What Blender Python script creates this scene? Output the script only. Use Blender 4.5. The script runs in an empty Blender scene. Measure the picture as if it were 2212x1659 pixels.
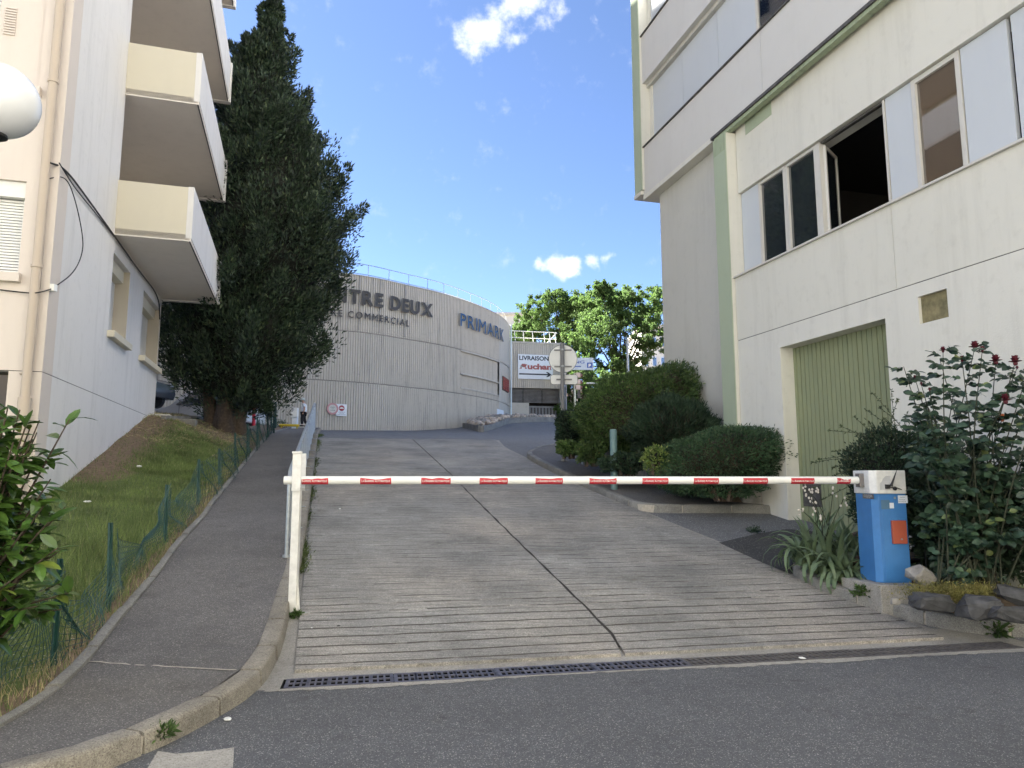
import bpy, math, random
import numpy as np
from mathutils import Vector, Matrix
random.seed(11)
S = bpy.context.scene
C = S.collection
rad = math.radians

# ------------------------------------------------------------------ camera
PITCH = rad(7.45); EYE = Vector((0, 0, 1.5)); FPX = 1534.0; CX, CY = 1106.0, 829.5
cam_d = bpy.data.cameras.new('camera'); cam = bpy.data.objects.new('camera', cam_d); C.objects.link(cam)
cam_d.sensor_width = 36; cam_d.lens = FPX / 2212 * 36; cam_d.clip_end = 2000; cam_d.clip_start = 0.05
cam.location = EYE; cam.rotation_euler = (math.pi / 2 + PITCH, 0, 0)
S.camera = cam

# ------------------------------------------------------------------ world: daylight sky with a few fair-weather clouds
SUN_AZ, SUN_EL = rad(-68), rad(46)
w = bpy.data.worlds.new('World'); S.world = w; w.use_nodes = True
nt = w.node_tree; N = nt.nodes; L = nt.links
for n in list(N): N.remove(n)
out = N.new('ShaderNodeOutputWorld'); bg = N.new('ShaderNodeBackground')
sky = N.new('ShaderNodeTexSky'); sky.sky_type = 'NISHITA'; sky.sun_disc = False
sky.sun_elevation = SUN_EL; sky.sun_rotation = SUN_AZ
sky.air_density = 0.5; sky.dust_density = 0.8; sky.ozone_density = 2.0; sky.altitude = 2500
bg.inputs['Strength'].default_value = 0.05
L.new(bg.outputs[0], out.inputs[0])


def raydir(px, py):
    x = (px - CX) / FPX; v = -(py - CY) / FPX
    return Vector((x, math.cos(PITCH) - v * math.sin(PITCH), math.sin(PITCH) + v * math.cos(PITCH)))


def clouds():
    tc = N.new('ShaderNodeTexCoord')
    nz = N.new('ShaderNodeTexNoise'); nz.inputs['Scale'].default_value = 26; nz.inputs['Detail'].default_value = 8; nz.inputs['Roughness'].default_value = 0.62
    nz2 = N.new('ShaderNodeTexNoise'); nz2.inputs['Scale'].default_value = 9; nz2.inputs['Detail'].default_value = 6
    L.new(tc.outputs['Generated'], nz.inputs['Vector']); L.new(tc.outputs['Generated'], nz2.inputs['Vector'])
    sub = N.new('ShaderNodeVectorMath'); sub.operation = 'SUBTRACT'; sub.inputs[1].default_value = (0.5, 0.5, 0.5)
    L.new(nz2.outputs['Color'], sub.inputs[0])
    sc = N.new('ShaderNodeVectorMath'); sc.operation = 'SCALE'; sc.inputs['Scale'].default_value = 0.09
    L.new(sub.outputs[0], sc.inputs[0])
    add = N.new('ShaderNodeVectorMath'); add.operation = 'ADD'
    L.new(tc.outputs['Generated'], add.inputs[0]); L.new(sc.outputs[0], add.inputs[1])
    blobs = [(1085, 30, 62, 1.0), (1050, 72, 62, 1.0), (1120, 18, 55, 1.0), (1165, 75, 38, .55), (1185, 40, 36, .45), (1195, 90, 28, .45), (1010, 98, 24, .5), (1115, 95, 30, .6),
             (1175, 578, 34, 1.0), (1215, 585, 38, 1.0), (1245, 572, 30, .9), (1240, 598, 26, .9), (1288, 572, 30, .85), (1328, 567, 28, .85),
             (1280, 42, 16, .4), (1115, 620, 14, .25), (620, -420, 170, .8), (760, -500, 150, .8), (2500, 300, 200, .8), (2700, 240, 180, .8), (-500, 600, 130, .7)]
    acc = None
    for (px, py, r, k) in blobs:
        d = raydir(px, py).normalized()
        dist = N.new('ShaderNodeVectorMath'); dist.operation = 'DISTANCE'; dist.inputs[1].default_value = d
        L.new(add.outputs[0], dist.inputs[0])
        mr = N.new('ShaderNodeMapRange'); mr.inputs['From Min'].default_value = 0; mr.inputs['From Max'].default_value = r / FPX * 1.25
        mr.inputs['To Min'].default_value = k; mr.inputs['To Max'].default_value = 0; mr.interpolation_type = 'SMOOTHSTEP'
        L.new(dist.outputs['Value'], mr.inputs['Value'])
        if acc is None: acc = mr.outputs[0]
        else:
            m = N.new('ShaderNodeMath'); m.operation = 'SMOOTH_MAX'; m.inputs[2].default_value = .15
            L.new(acc, m.inputs[0]); L.new(mr.outputs[0], m.inputs[1]); acc = m.outputs[0]
    # density = blob + noise - threshold
    m1 = N.new('ShaderNodeMath'); m1.operation = 'MULTIPLY_ADD'; m1.inputs[1].default_value = 2.3; m1.inputs[2].default_value = -1.38
    L.new(nz.outputs['Fac'], m1.inputs[0])
    m2 = N.new('ShaderNodeMath'); m2.operation = 'ADD'; L.new(m1.outputs[0], m2.inputs[0]); L.new(acc, m2.inputs[1])
    mk = N.new('ShaderNodeMath'); mk.operation = 'MULTIPLY'; mk.use_clamp = True
    r2 = N.new('ShaderNodeMapRange'); r2.inputs['From Min'].default_value = .0; r2.inputs['From Max'].default_value = .95; r2.interpolation_type = 'SMOOTHSTEP'
    L.new(m2.outputs[0], r2.inputs['Value'])
    g = N.new('ShaderNodeMapRange'); g.inputs['From Min'].default_value = .02; g.inputs['From Max'].default_value = .2; L.new(acc, g.inputs['Value'])
    L.new(r2.outputs[0], mk.inputs[0]); L.new(g.outputs[0], mk.inputs[1])
    mix = N.new('ShaderNodeMixRGB'); L.new(mk.outputs[0], mix.inputs['Fac'])
    L.new(sky.outputs[0], mix.inputs['Color1']); mix.inputs['Color2'].default_value = (2.9, 2.95, 3.1, 1)
    L.new(mix.outputs[0], bg.inputs['Color'])
clouds()

sun_d = bpy.data.lights.new('sun', 'SUN'); sun = bpy.data.objects.new('sun', sun_d); C.objects.link(sun)
sun_d.energy = 5.0; sun_d.angle = rad(0.53); sun_d.color = (1, .95, .86)
sv = Vector((math.cos(SUN_EL) * math.sin(SUN_AZ), math.cos(SUN_EL) * math.cos(SUN_AZ), math.sin(SUN_EL)))
sun.rotation_euler = sv.to_track_quat('Z', 'Y').to_euler()
S.view_settings.view_transform = 'Standard'; S.view_settings.look = 'None'; S.view_settings.gamma = 1
S.view_settings.use_curve_mapping = False
S.view_settings.exposure = 3.35
S.cycles.max_bounces = 8; S.cycles.diffuse_bounces = 5; S.cycles.transparent_max_bounces = 12

# ------------------------------------------------------------------ projection helpers
def at_y(px, py, Y):
    d = raydir(px, py); return EYE + d * (Y / d.y)
def at_z(px, py, z):
    d = raydir(px, py); return EYE + d * ((z - EYE.z) / d.z)
def at_plane(px, py, P, n):
    d = raydir(px, py); return EYE + d * ((P - EYE).dot(n) / d.dot(n))

# ------------------------------------------------------------------ ground profile: level street, then the ramp rising away
D0 = at_z(615, 1478, 0); D1 = at_z(2212, 1392, 0)
_e = (D1 - D0); _e.z = 0; _e.normalize(); E = _e; U = Vector((-E.y, E.x, 0))
def sw(p):
    v = Vector((p[0], p[1], 0)) - Vector((D0.x, D0.y, 0)); return v.dot(U), v.dot(E)
def from_sw(s, w_, z=0):
    p = D0 + U * s + E * w_; p.z = z; return p
def h(s):
    if s < 0.1: return 0.0
    if s < 0.9: return .155 * (s - .1) ** 2 / 1.6
    if s < 18: return .062 + .155 * (s - .9)
    if s < 19: return 2.7125 + .155 * (s - 18) - .0387 * (s - 18) ** 2
    if s < 60: return 2.8288 + .0776 * (s - 19)
    return 6.01
def _sm(x): x = max(0.0, min(1.0, x)); return x * x * (3 - 2 * x)
def G(p):
    s, w_ = sw(p); return h(s) + (.7 * _sm((s - 28) / 16) * _sm((w_ - 4) / 6) if s > 28 else 0)
def on_ground(px, py, off=0.0, fn=None):
    fn = fn or G; d = raydir(px, py); t = 1.0; last = t
    for i in range(4000):
        p = EYE + d * t
        if p.z <= fn(p) + off:
            a, b = last, t
            for _ in range(30):
                m = (a + b) / 2; q = EYE + d * m
                if q.z <= fn(q) + off: b = m
                else: a = m
            q = EYE + d * b; return q
        last = t; t += .04
    return EYE + d * 60

# ------------------------------------------------------------------ object helpers
def link(o, parent=None, loc=None):
    C.objects.link(o)
    if parent is not None:
        o.parent = parent
        o.matrix_parent_inverse = Matrix.Translation(-Vector(parent['_o'])) if '_o' in parent else Matrix()
    if loc is not None: o.location = loc
    return o
def tag(o, label=None, cat=None, group=None, kind=None):
    if label: o['label'] = label
    if cat: o['category'] = cat
    if group: o['group'] = group
    if kind: o['kind'] = kind
    return o
def thing(name, label, cat, loc=(0, 0, 0), group=None):
    o = bpy.data.objects.new(name, None); o.empty_display_size = .1; C.objects.link(o)
    o.location = loc; o['_o'] = tuple(loc); tag(o, label, cat, group); return o
def world_child(name, mesh, parent):
    """child whose mesh data is in world coordinates"""
    o = bpy.data.objects.new(name, mesh); C.objects.link(o)
    if parent is not None:
        o.parent = parent; o.matrix_parent_inverse = origin_matrix(parent).inverted()
    return o
def origin_matrix(o):
    m = Matrix.LocRotScale(o.location, o.rotation_euler, o.scale)
    return m if o.parent is None else origin_matrix(o.parent) @ o.matrix_parent_inverse @ m

class MB:
    def __init__(s): s.v = []; s.f = []; s.m = []; s.cm = 0
    def add(s, vs, fs, M=None):
        b = len(s.v)
        s.v += [tuple(M @ Vector(v)) if M is not None else tuple(v) for v in vs]
        s.f += [tuple(i + b for i in f) for f in fs]; s.m += [s.cm] * len(fs); return s
    def hexa(s, p):  # 8 corners: bottom 4 ccw, top 4 ccw
        return s.add(p, [(3, 2, 1, 0), (4, 5, 6, 7), (0, 1, 5, 4), (1, 2, 6, 5), (2, 3, 7, 6), (3, 0, 4, 7)])
    def box(s, c, d, rz=0.0, M=None):
        x, y, z = d[0] / 2, d[1] / 2, d[2] / 2; m = Matrix.Translation(Vector(c)) @ Matrix.Rotation(rz, 4, 'Z')
        if M is not None: m = M @ m
        return s.hexa([m @ Vector(q) for q in ((-x, -y, -z), (x, -y, -z), (x, y, -z), (-x, y, -z), (-x, -y, z), (x, -y, z), (x, y, z), (-x, y, z))])
    def tube(s, pts, r, n=8, cap=True, rs=None):
        pts = [Vector(p) for p in pts]; rings = []; up = Vector((0, 0, 1)); prev = None
        for i, p in enumerate(pts):
            a = pts[max(i - 1, 0)]; b = pts[min(i + 1, len(pts) - 1)]; t = (b - a)
            if t.length < 1e-9: t = Vector((0, 0, 1))
            t.normalize()
            if prev is None:
                x = t.cross(up if abs(t.z) < .9 else Vector((1, 0, 0))).normalized()
            else:
                x = (prev - t * prev.dot(t)).normalized()
            prev = x; y = t.cross(x); rr = rs[i] if rs else r
            rings.append([p + x * rr * math.cos(2 * math.pi * k / n) + y * rr * math.sin(2 * math.pi * k / n) for k in range(n)])
        vs = [q for ring in rings for q in ring]; fs = []
        for i in range(len(pts) - 1):
            for k in range(n):
                fs.append((i * n + k, i * n + (k + 1) % n, (i + 1) * n + (k + 1) % n, (i + 1) * n + k))
        if cap: fs.append(tuple(reversed(range(n)))); fs.append(tuple((len(pts) - 1) * n + k for k in range(n)))
        return s.add(vs, fs)
    def prism(s, poly, z0, z1):
        """poly: list of (x,y) ccw"""
        n = len(poly); vs = [(p[0], p[1], z0) for p in poly] + [(p[0], p[1], z1) for p in poly]
        fs = [tuple(reversed(range(n))), tuple(range(n, 2 * n))] + [(i, (i + 1) % n, n + (i + 1) % n, n + i) for i in range(n)]
        return s.add(vs, fs)
    def sphere(s, c, r, nu=16, nv=10, sc=(1, 1, 1)):
        vs = [(c[0], c[1], c[2] + r * sc[2])]; fs = []
        for j in range(1, nv):
            a = math.pi * j / nv
            for i in range(nu):
                b = 2 * math.pi * i / nu
                vs.append((c[0] + r * sc[0] * math.sin(a) * math.cos(b), c[1] + r * sc[1] * math.sin(a) * math.sin(b), c[2] + r * sc[2] * math.cos(a)))
        vs.append((c[0], c[1], c[2] - r * sc[2])); e = len(vs) - 1
        for i in range(nu): fs.append((0, 1 + i, 1 + (i + 1) % nu)); fs.append((e, e - nu + (i + 1) % nu, e - nu + i))
        for j in range(nv - 2):
            for i in range(nu):
                a = 1 + j * nu + i; b = 1 + j * nu + (i + 1) % nu; fs.append((a, a + nu, b + nu, b))
        return s.add(vs, fs)
    def mesh(s, name, mats, smooth=False):
        me = bpy.data.meshes.new(name); me.from_pydata(s.v, [], s.f)
        mats = mats if isinstance(mats, (list, tuple)) else [mats]
        for m in mats: me.materials.append(m)
        if len(mats) > 1: me.polygons.foreach_set('material_index', s.m)
        if smooth: me.polygons.foreach_set('use_smooth', [True] * len(me.polygons))
        me.update(); return me
    def build(s, name, mats, parent=None, smooth=False, bevel=0.0, auto=False):
        me = s.mesh(name, mats, smooth or auto); o = world_child(name, me, parent)
        if bevel:
            b = o.modifiers.new('bevel', 'BEVEL'); b.width = bevel; b.segments = 2; b.limit_method = 'ANGLE'; b.angle_limit = rad(40)
        return o
def sharp(o, ang=35):
    me = o.data
    me.polygons.foreach_set('use_smooth', [True] * len(me.polygons))
    try: me.set_sharp_from_angle(angle=rad(ang))
    except Exception: pass
    return o

# ------------------------------------------------------------------ materials
def clearglass(name):
    m, t, b = newmat(name); t.nodes.remove(b); o = t.nodes['Material Output']; g = t.nodes.new('ShaderNodeBsdfGlossy'); g.inputs['Roughness'].default_value = .03
    r = t.nodes.new('ShaderNodeBsdfTransparent'); mx = t.nodes.new('ShaderNodeMixShader'); f = t.nodes.new('ShaderNodeFresnel'); f.inputs['IOR'].default_value = 1.8
    t.links.new(f.outputs[0], mx.inputs[0]); t.links.new(r.outputs[0], mx.inputs[1]); t.links.new(g.outputs[0], mx.inputs[2]); t.links.new(mx.outputs[0], o.inputs[0]); return m
def newmat(name):
    m = bpy.data.materials.new(name); m.use_nodes = True; t = m.node_tree
    b = t.nodes.get('Principled BSDF'); return m, t, b
def ramp(t, a, b, p0=.3, p1=.7, src=None):
    r = t.nodes.new('ShaderNodeValToRGB'); r.color_ramp.elements[0].position = p0; r.color_ramp.elements[1].position = p1
    r.color_ramp.elements[0].color = (*a, 1); r.color_ramp.elements[1].color = (*b, 1)
    if src is not None: t.links.new(src, r.inputs[0])
    return r
def noise(t, scale, detail=4, rough=.55, vec=None):
    n = t.nodes.new('ShaderNodeTexNoise'); n.inputs['Scale'].default_value = scale; n.inputs['Detail'].default_value = detail; n.inputs['Roughness'].default_value = rough
    if vec is not None: t.links.new(vec, n.inputs['Vector'])
    return n
def coords(t, sc=(1, 1, 1)):
    g = t.nodes.new('ShaderNodeNewGeometry'); mp = t.nodes.new('ShaderNodeMapping'); mp.inputs['Scale'].default_value = sc
    t.links.new(g.outputs['Position'], mp.inputs[0]); return mp.outputs[0]
def mixc(t, a, b, fac, mode='MIX'):
    m = t.nodes.new('ShaderNodeMixRGB'); m.blend_type = mode
    for s, k in ((a, 'Color1'), (b, 'Color2')):
        if isinstance(s, tuple): m.inputs[k].default_value = (*s, 1)
        else: t.links.new(s, m.inputs[k])
    if isinstance(fac, (int, float)): m.inputs['Fac'].default_value = fac
    else: t.links.new(fac, m.inputs['Fac'])
    return m.outputs[0]
def bump(t, b, hsrc, strength=.3, dist=.01):
    n = t.nodes.new('ShaderNodeBump'); n.inputs['Strength'].default_value = strength; n.inputs['Distance'].default_value = dist
    t.links.new(hsrc, n.inputs['Height']); t.links.new(n.outputs[0], b.inputs['Normal'])
def plain(name, col, rough=.6, metal=0.0, var=.12, scale=6, bmp=0.0, bscale=80, spec=None):
    m, t, b = newmat(name); v = coords(t); n = noise(t, scale, 5, .6, v)
    r = ramp(t, tuple(c * (1 - var) for c in col), tuple(min(1, c * (1 + var)) for c in col), .3, .7, n.outputs['Fac'])
    t.links.new(r.outputs[0], b.inputs['Base Color']); b.inputs['Roughness'].default_value = rough; b.inputs['Metallic'].default_value = metal
    if spec is not None: b.inputs['Specular IOR Level'].default_value = spec
    if bmp: bump(t, b, noise(t, bscale, 4, .6, v).outputs['Fac'], bmp, .01)
    return m
def stucco(name, col, stain=.25, streak=1.0, bscale=90, bmp=.25, stcol=(.22, .2, .16), grad=None):
    """painted render with rain streaks, blotches and grain"""
    m, t, b = newmat(name); v = coords(t)
    n1 = noise(t, .7, 5, .6, v); n2 = noise(t, 5, 6, .65, v)
    vs = coords(t, (3.1, 3.1, .3)); n3 = noise(t, 1.0, 7, .7, vs)
    base = mixc(t, col, tuple(c * .9 for c in col), n1.outputs['Fac'])
    f = ramp(t, (0, 0, 0), (1, 1, 1), .5, .95, n3.outputs['Fac'])
    f2 = t.nodes.new('ShaderNodeMath'); f2.operation = 'MULTIPLY'; f2.inputs[1].default_value = stain * streak; t.links.new(f.outputs[0], f2.inputs[0])
    c = mixc(t, base, stcol, f2.outputs[0])
    g = ramp(t, (0, 0, 0), (1, 1, 1), .55, .8, n2.outputs['Fac'])
    f3 = t.nodes.new('ShaderNodeMath'); f3.operation = 'MULTIPLY'; f3.inputs[1].default_value = stain * .5; t.links.new(g.outputs[0], f3.inputs[0])
    c = mixc(t, c, stcol, f3.outputs[0])
    t.links.new(c, b.inputs['Base Color']); b.inputs['Roughness'].default_value = .88
    bump(t, b, noise(t, bscale, 3, .6, v).outputs['Fac'], bmp, .006)
    return m
def aggregate(name, dark, light, speck=(.55, .53, .48), scale=170, big=.9, speck_amt=.1, rough=.9, bmp=.5, patch=.25, stretch=None, warm=None):
    """asphalt or worn concrete with stones showing"""
    m, t, b = newmat(name); v = coords(t)
    vo = t.nodes.new('ShaderNodeTexVoronoi'); vo.inputs['Scale'].default_value = scale; t.links.new(v, vo.inputs['Vector'])
    sep = t.nodes.new('ShaderNodeSeparateColor'); t.links.new(vo.outputs['Color'], sep.inputs[0])
    base = ramp(t, dark, light, .0, 1.0, sep.outputs[0])
    sp = ramp(t, (0, 0, 0), (1, 1, 1), 1 - speck_amt, 1 - speck_amt * .6, sep.outputs[1])
    c = mixc(t, base.outputs[0], speck, sp.outputs[0])
    n1 = noise(t, big, 6, .6, v); n4 = noise(t, 12, 6, .7, v)
    k = ramp(t, (1 - patch,) * 3, (1 + patch * .6,) * 3, .3, .7, n1.outputs['Fac'])
    c = mixc(t, c, k.outputs[0], 1.0, 'MULTIPLY')
    k2 = ramp(t, (.86,) * 3, (1.1,) * 3, .3, .7, n4.outputs['Fac'])
    c = mixc(t, c, k2.outputs[0], 1.0, 'MULTIPLY')
    n7 = noise(t, 2.6, 5, .65, v); k7 = ramp(t, (1, 1, 1), (.72, .71, .69), .60, .72, n7.outputs['Fac']); c = mixc(t, c, k7.outputs[0], 1.0, 'MULTIPLY')
    if stretch:
        vs = t.nodes.new('ShaderNodeMapping'); vs.inputs['Rotation'].default_value = (0, 0, -math.atan2(E.y, E.x)); vs.inputs['Scale'].default_value = (1.2, 34, 1)
        g = t.nodes.new('ShaderNodeNewGeometry'); t.links.new(g.outputs['Position'], vs.inputs[0])
        n5 = noise(t, 1.0, 6, .7, vs.outputs[0]); k3 = ramp(t, (1 - stretch,) * 3, (1.08,) * 3, .3, .62, n5.outputs['Fac'])
        c = mixc(t, c, k3.outputs[0], 1.0, 'MULTIPLY')
    if warm:
        n6 = noise(t, .45, 4, .5, v); k4 = ramp(t, (0, 0, 0), (1, 1, 1), .45, .7, n6.outputs['Fac']); c = mixc(t, c, mixc(t, c, warm, 1.0, 'MULTIPLY'), k4.outputs[0])
    t.links.new(c, b.inputs['Base Color']); b.inputs['Roughness'].default_value = rough
    ad = t.nodes.new('ShaderNodeMath'); ad.operation = 'MULTIPLY'; ad.inputs[1].default_value = -1; t.links.new(vo.outputs['Distance'], ad.inputs[0])
    bump(t, b, ad.outputs[0], bmp, .006)
    return m
def leafmat(name, c1, c2, c3=None, rough=.55, trans=.25, scale=1.2):
    m, t, b = newmat(name)
    g = t.nodes.new('ShaderNodeNewGeometry')
    r = t.nodes.new('ShaderNodeValToRGB'); t.links.new(g.outputs['Random Per Island'], r.inputs[0])
    r.color_ramp.elements[0].color = (*c1, 1); r.color_ramp.elements[1].color = (*c2, 1)
    if c3: e = r.color_ramp.elements.new(.93); e.color = (*c2, 1); r.color_ramp.elements[-1].color = (*c3, 1)
    n = noise(t, scale, 3, .6, g.outputs['Position']); k = ramp(t, (.62,) * 3, (1.35,) * 3, .35, .65, n.outputs['Fac'])
    c = mixc(t, r.outputs[0], k.outputs[0], 1.0, 'MULTIPLY')
    t.links.new(c, b.inputs['Base Color']); b.inputs['Roughness'].default_value = rough
    tr = t.nodes.new('ShaderNodeBsdfTranslucent'); t.links.new(c, tr.inputs['Color'])
    mx = t.nodes.new('ShaderNodeMixShader'); mx.inputs[0].default_value = trans
    o = t.nodes['Material Output']; t.links.new(b.outputs[0], mx.inputs[1]); t.links.new(tr.outputs[0], mx.inputs[2]); t.links.new(mx.outputs[0], o.inputs[0])
    return m
def glassmat(name, col=(.02, .025, .03), rough=.04):
    m, t, b = newmat(name); b.inputs['Base Color'].default_value = (*col, 1); b.inputs['Roughness'].default_value = rough
    b.inputs['IOR'].default_value = 1.5; b.inputs['Specular IOR Level'].default_value = .8
    return m

M = {}
M['asphalt'] = aggregate('asphalt', (.065, .067, .073), (.125, .127, .133), speck=(.34, .33, .31), scale=190, speck_amt=.07, patch=.16)
M['asphalt_path'] = aggregate('asphalt_path', (.082, .077, .073), (.165, .156, .147), speck=(.33, .31, .28), scale=170, speck_amt=.08, patch=.25)
M['asphalt_up'] = aggregate('asphalt_up', (.11, .11, .115), (.19, .19, .19), speck=(.5, .5, .48), scale=120, speck_amt=.06, patch=.12)
M['asphalt_new'] = aggregate('asphalt_new', (.03, .03, .032), (.06, .058, .056), speck=(.4, .4, .36), scale=150, speck_amt=.03, patch=.12)
M['ramp'] = aggregate('ramp_concrete', (.205, .197, .182), (.40, .385, .352), speck=(.5, .48, .43), scale=140, speck_amt=.1, patch=.36, stretch=.42, warm=(1.1, 1.03, .96))
M['apron'] = aggregate('apron_concrete', (.27, .255, .225), (.38, .36, .32), speck=(.2, .18, .15), scale=150, speck_amt=.08, patch=.25, bmp=.3)
M['kerb'] = aggregate('kerb_granite', (.2, .18, .145), (.34, .31, .255), speck=(.16, .14, .12), scale=160, speck_amt=.1, patch=.3, big=2, bmp=.6)
M['kerb_grey'] = aggregate('kerb_grey', (.17, .165, .15), (.29, .28, .25), speck=(.14, .13, .12), scale=160, speck_amt=.1, patch=.3, big=2)
M['mortar'] = plain('mortar', (.42, .38, .32), .9, var=.2, scale=30, bmp=.4)
M['tar'] = plain('tar', (.035, .03, .026), .95, var=.4, scale=40, bmp=.8)
M['pit'] = plain('pit', (.006, .006, .006), .95)
M['iron'] = plain('cast_iron', (.10, .10, .125), .5, .35, var=.3, scale=12, bmp=.2)
M['iron_dark'] = plain('cast_iron_dark', (.10, .092, .09), .65, .2, var=.3, scale=12, bmp=.2)
M['soil'] = plain('soil', (.12, .085, .055), .95, var=.4, scale=9, bmp=.9, bscale=50)
M['dirt'] = plain('dirt', (.17, .125, .085), .95, var=.35, scale=5, bmp=.9, bscale=60)
M['cream'] = stucco('cream_render', (.71, .69, .61), .42, stcol=(.35, .33, .28))
M['cream2'] = stucco('cream_coarse_render', (.73, .71, .635), .42, bscale=45, bmp=.5, stcol=(.35, .33, .28))
M['cream_grey'] = stucco('grey_weathered_render', (.56, .55, .50), .42, 1.2, stcol=(.3, .29, .25))
M['spandrel'] = stucco('spandrel_render', (.64, .625, .59), .18, stcol=(.35, .33, .3))
M['green_paint'] = stucco('pale_green_paint', (.41, .47, .34), .3, stcol=(.2, .24, .16))
M['panel'] = stucco('pale_blue_grey_panel', (.56, .59, .62), .12, bmp=.05, stcol=(.35, .36, .38))
M['frame'] = stucco('peeling_white_frame', (.62, .60, .55), .35, bmp=.3, stcol=(.2, .17, .13))
M['mould'] = stucco('mould', (.36, .42, .28), .9, 1.3, stcol=(.05, .05, .04))
M['gutter'] = plain('dark_gutter', (.08, .075, .07), .7, var=.4, scale=10)
M['glass'] = glassmat('window_glass'); M['glass'].node_tree.nodes['Principled BSDF'].inputs['IOR'].default_value = 2.3
M['glass_clear'] = clearglass('clear_glass')
M['glass_brown'] = glassmat('window_glass_brown', (.07, .048, .032), .03)
M['glass_brown'].node_tree.nodes['Principled BSDF'].inputs['IOR'].default_value = 2.2
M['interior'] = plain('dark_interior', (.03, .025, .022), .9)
M['door_green'] = stucco('faded_green_boards', (.27, .295, .17), .5, stcol=(.16, .24, .17), bmp=.2)
M['rust_tile'] = plain('rusty_panel', (.22, .19, .10), .9, var=.4, scale=8, bmp=.3)
M['lwhite'] = stucco('left_pale_render', (.74, .72, .70), .5, 1.2, stcol=(.38, .37, .35))
M['lpink'] = stucco('left_pinkish_render', (.68, .61, .55), .2, stcol=(.4, .34, .28))
M['lcream'] = stucco('left_yellow_cream', (.66, .61, .49), .1, stcol=(.36, .32, .26))
M['soffit'] = stucco('balcony_soffit', (.78, .72, .66), .2, stcol=(.26, .23, .2))
M['beige'] = stucco('beige_reveal', (.48, .43, .35), .15, stcol=(.3, .26, .2))
M['slat'] = plain('white_slat', (.72, .72, .70), .5, var=.05)
M['pipe'] = stucco('beige_pipe', (.52, .44, .36), .2, bmp=.05, stcol=(.35, .28, .2))
M['concrete'] = stucco('ribbed_concrete', (.56, .53, .47), .75, 1.2, bscale=60, bmp=.5, stcol=(.17, .165, .15))
M['concrete_smooth'] = stucco('smooth_concrete', (.50, .48, .43), .7, bscale=60, stcol=(.2, .19, .175))
M['concrete_groove'] = stucco('concrete_groove', (.3, .29, .265), .5, stcol=(.14, .135, .12))
M['galv'] = plain('galvanised_steel', (.33, .36, .38), .45, .45, var=.15, scale=20)
M['galv_dark'] = plain('sign_post_steel', (.17, .175, .18), .5, 0, var=.1, scale=20)
M['white'] = plain('white_paint', (.80, .80, .76), .35, var=.04, scale=8)
M['white_dirty'] = plain('white_paint_scuffed', (.72, .71, .67), .4, var=.12, scale=14)
M['red'] = plain('red_sticker', (.50, .02, .035), .4, var=.1)
M['blue'] = plain('blue_paint', (.05, .19, .45), .42, var=.10, scale=5, bmp=.05)
M['brick_red'] = plain('brick_red_paint', (.42, .09, .045), .5, var=.1)
M['black'] = plain('black_plastic', (.015, .015, .016), .5)
M['black_print'] = plain('black_print', (.02, .025, .035), .6)
M['grey_metal'] = plain('grey_bracket', (.2, .185, .18), .5, .5)
M['bolt_green'] = plain('bollard_green', (.12, .2, .2), .5, var=.12)
M['fence_green'] = plain('fence_green', (.012, .055, .045), .5, var=.15)
M['rail_white'] = plain('pale_blue_rail', (.6, .7, .75), .5, var=.05)
M['sign_white'] = plain('sign_white', (.72, .76, .8), .45, var=.04)
M['sign_back'] = plain('sign_back', (.68, .69, .68), .5, var=.06)
M['louvre'] = plain('louvre_metal', (.2, .2, .2), .6, .0, var=.3, scale=3)
M['louvre_red'] = plain('red_louvre', (.28, .06, .05), .6)
M['bark'] = plain('bark', (.085, .062, .045), .95, var=.4, scale=14, bmp=1.0, bscale=25)
M['stone_dark'] = plain('dark_rock', (.06, .06, .062), .75, var=.55, scale=7, bmp=1.0, bscale=22)
M['stone_grey'] = plain('grey_rock', (.26, .245, .22), .85, var=.4, scale=7, bmp=1.0, bscale=22)
M['pebble'] = plain('pebble', (.45, .38, .31), .85, var=.35, scale=4, bmp=.3)
M['letter'] = plain('letter_bronze', (.045, .043, .04), .6, 0, var=.4, scale=3)
M['letter_edge'] = plain('letter_edge', (.35, .34, .32), .7)
M['letter_blue'] = plain('letter_blue', (.012, .075, .19), .6, 0, var=.3, scale=2)
M['litter'] = plain('litter', (.75, .75, .72), .8)
# ================================================================== GROUND
def resample(pts, step=None, n=None):
    P = [Vector((p[0], p[1], 0)) for p in pts]; L_ = [0]
    for a, b in zip(P, P[1:]): L_.append(L_[-1] + (b - a).length)
    tot = L_[-1]; n = n or max(2, int(tot / step) + 1); o = []
    for i in range(n):
        d = tot * i / (n - 1); j = 0
        while j < len(P) - 2 and L_[j + 1] < d: j += 1
        sg = L_[j + 1] - L_[j]; f = (d - L_[j]) / sg if sg > 1e-9 else 0
        o.append(P[j].lerp(P[j + 1], max(0, min(1, f))))
    return o, tot
def smooth_poly(pts, it=2):
    P = [Vector((p[0], p[1], 0)) for p in pts]
    for _ in range(it):
        q = [P[0]]
        for a, b in zip(P, P[1:]): q += [a.lerp(b, .25), a.lerp(b, .75)]
        q.append(P[-1]); P = q
    return P
def offset(pts, d):
    o = []
    for i, p in enumerate(pts):
        a = pts[max(0, i - 1)]; b = pts[min(len(pts) - 1, i + 1)]; t = (b - a); t.z = 0; t.normalize()
        o.append(p + Vector((-t.y, t.x, 0)) * d)
    return o
def gpts(px, off=.12): return [on_ground(x, y, off) for x, y in px]
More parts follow.
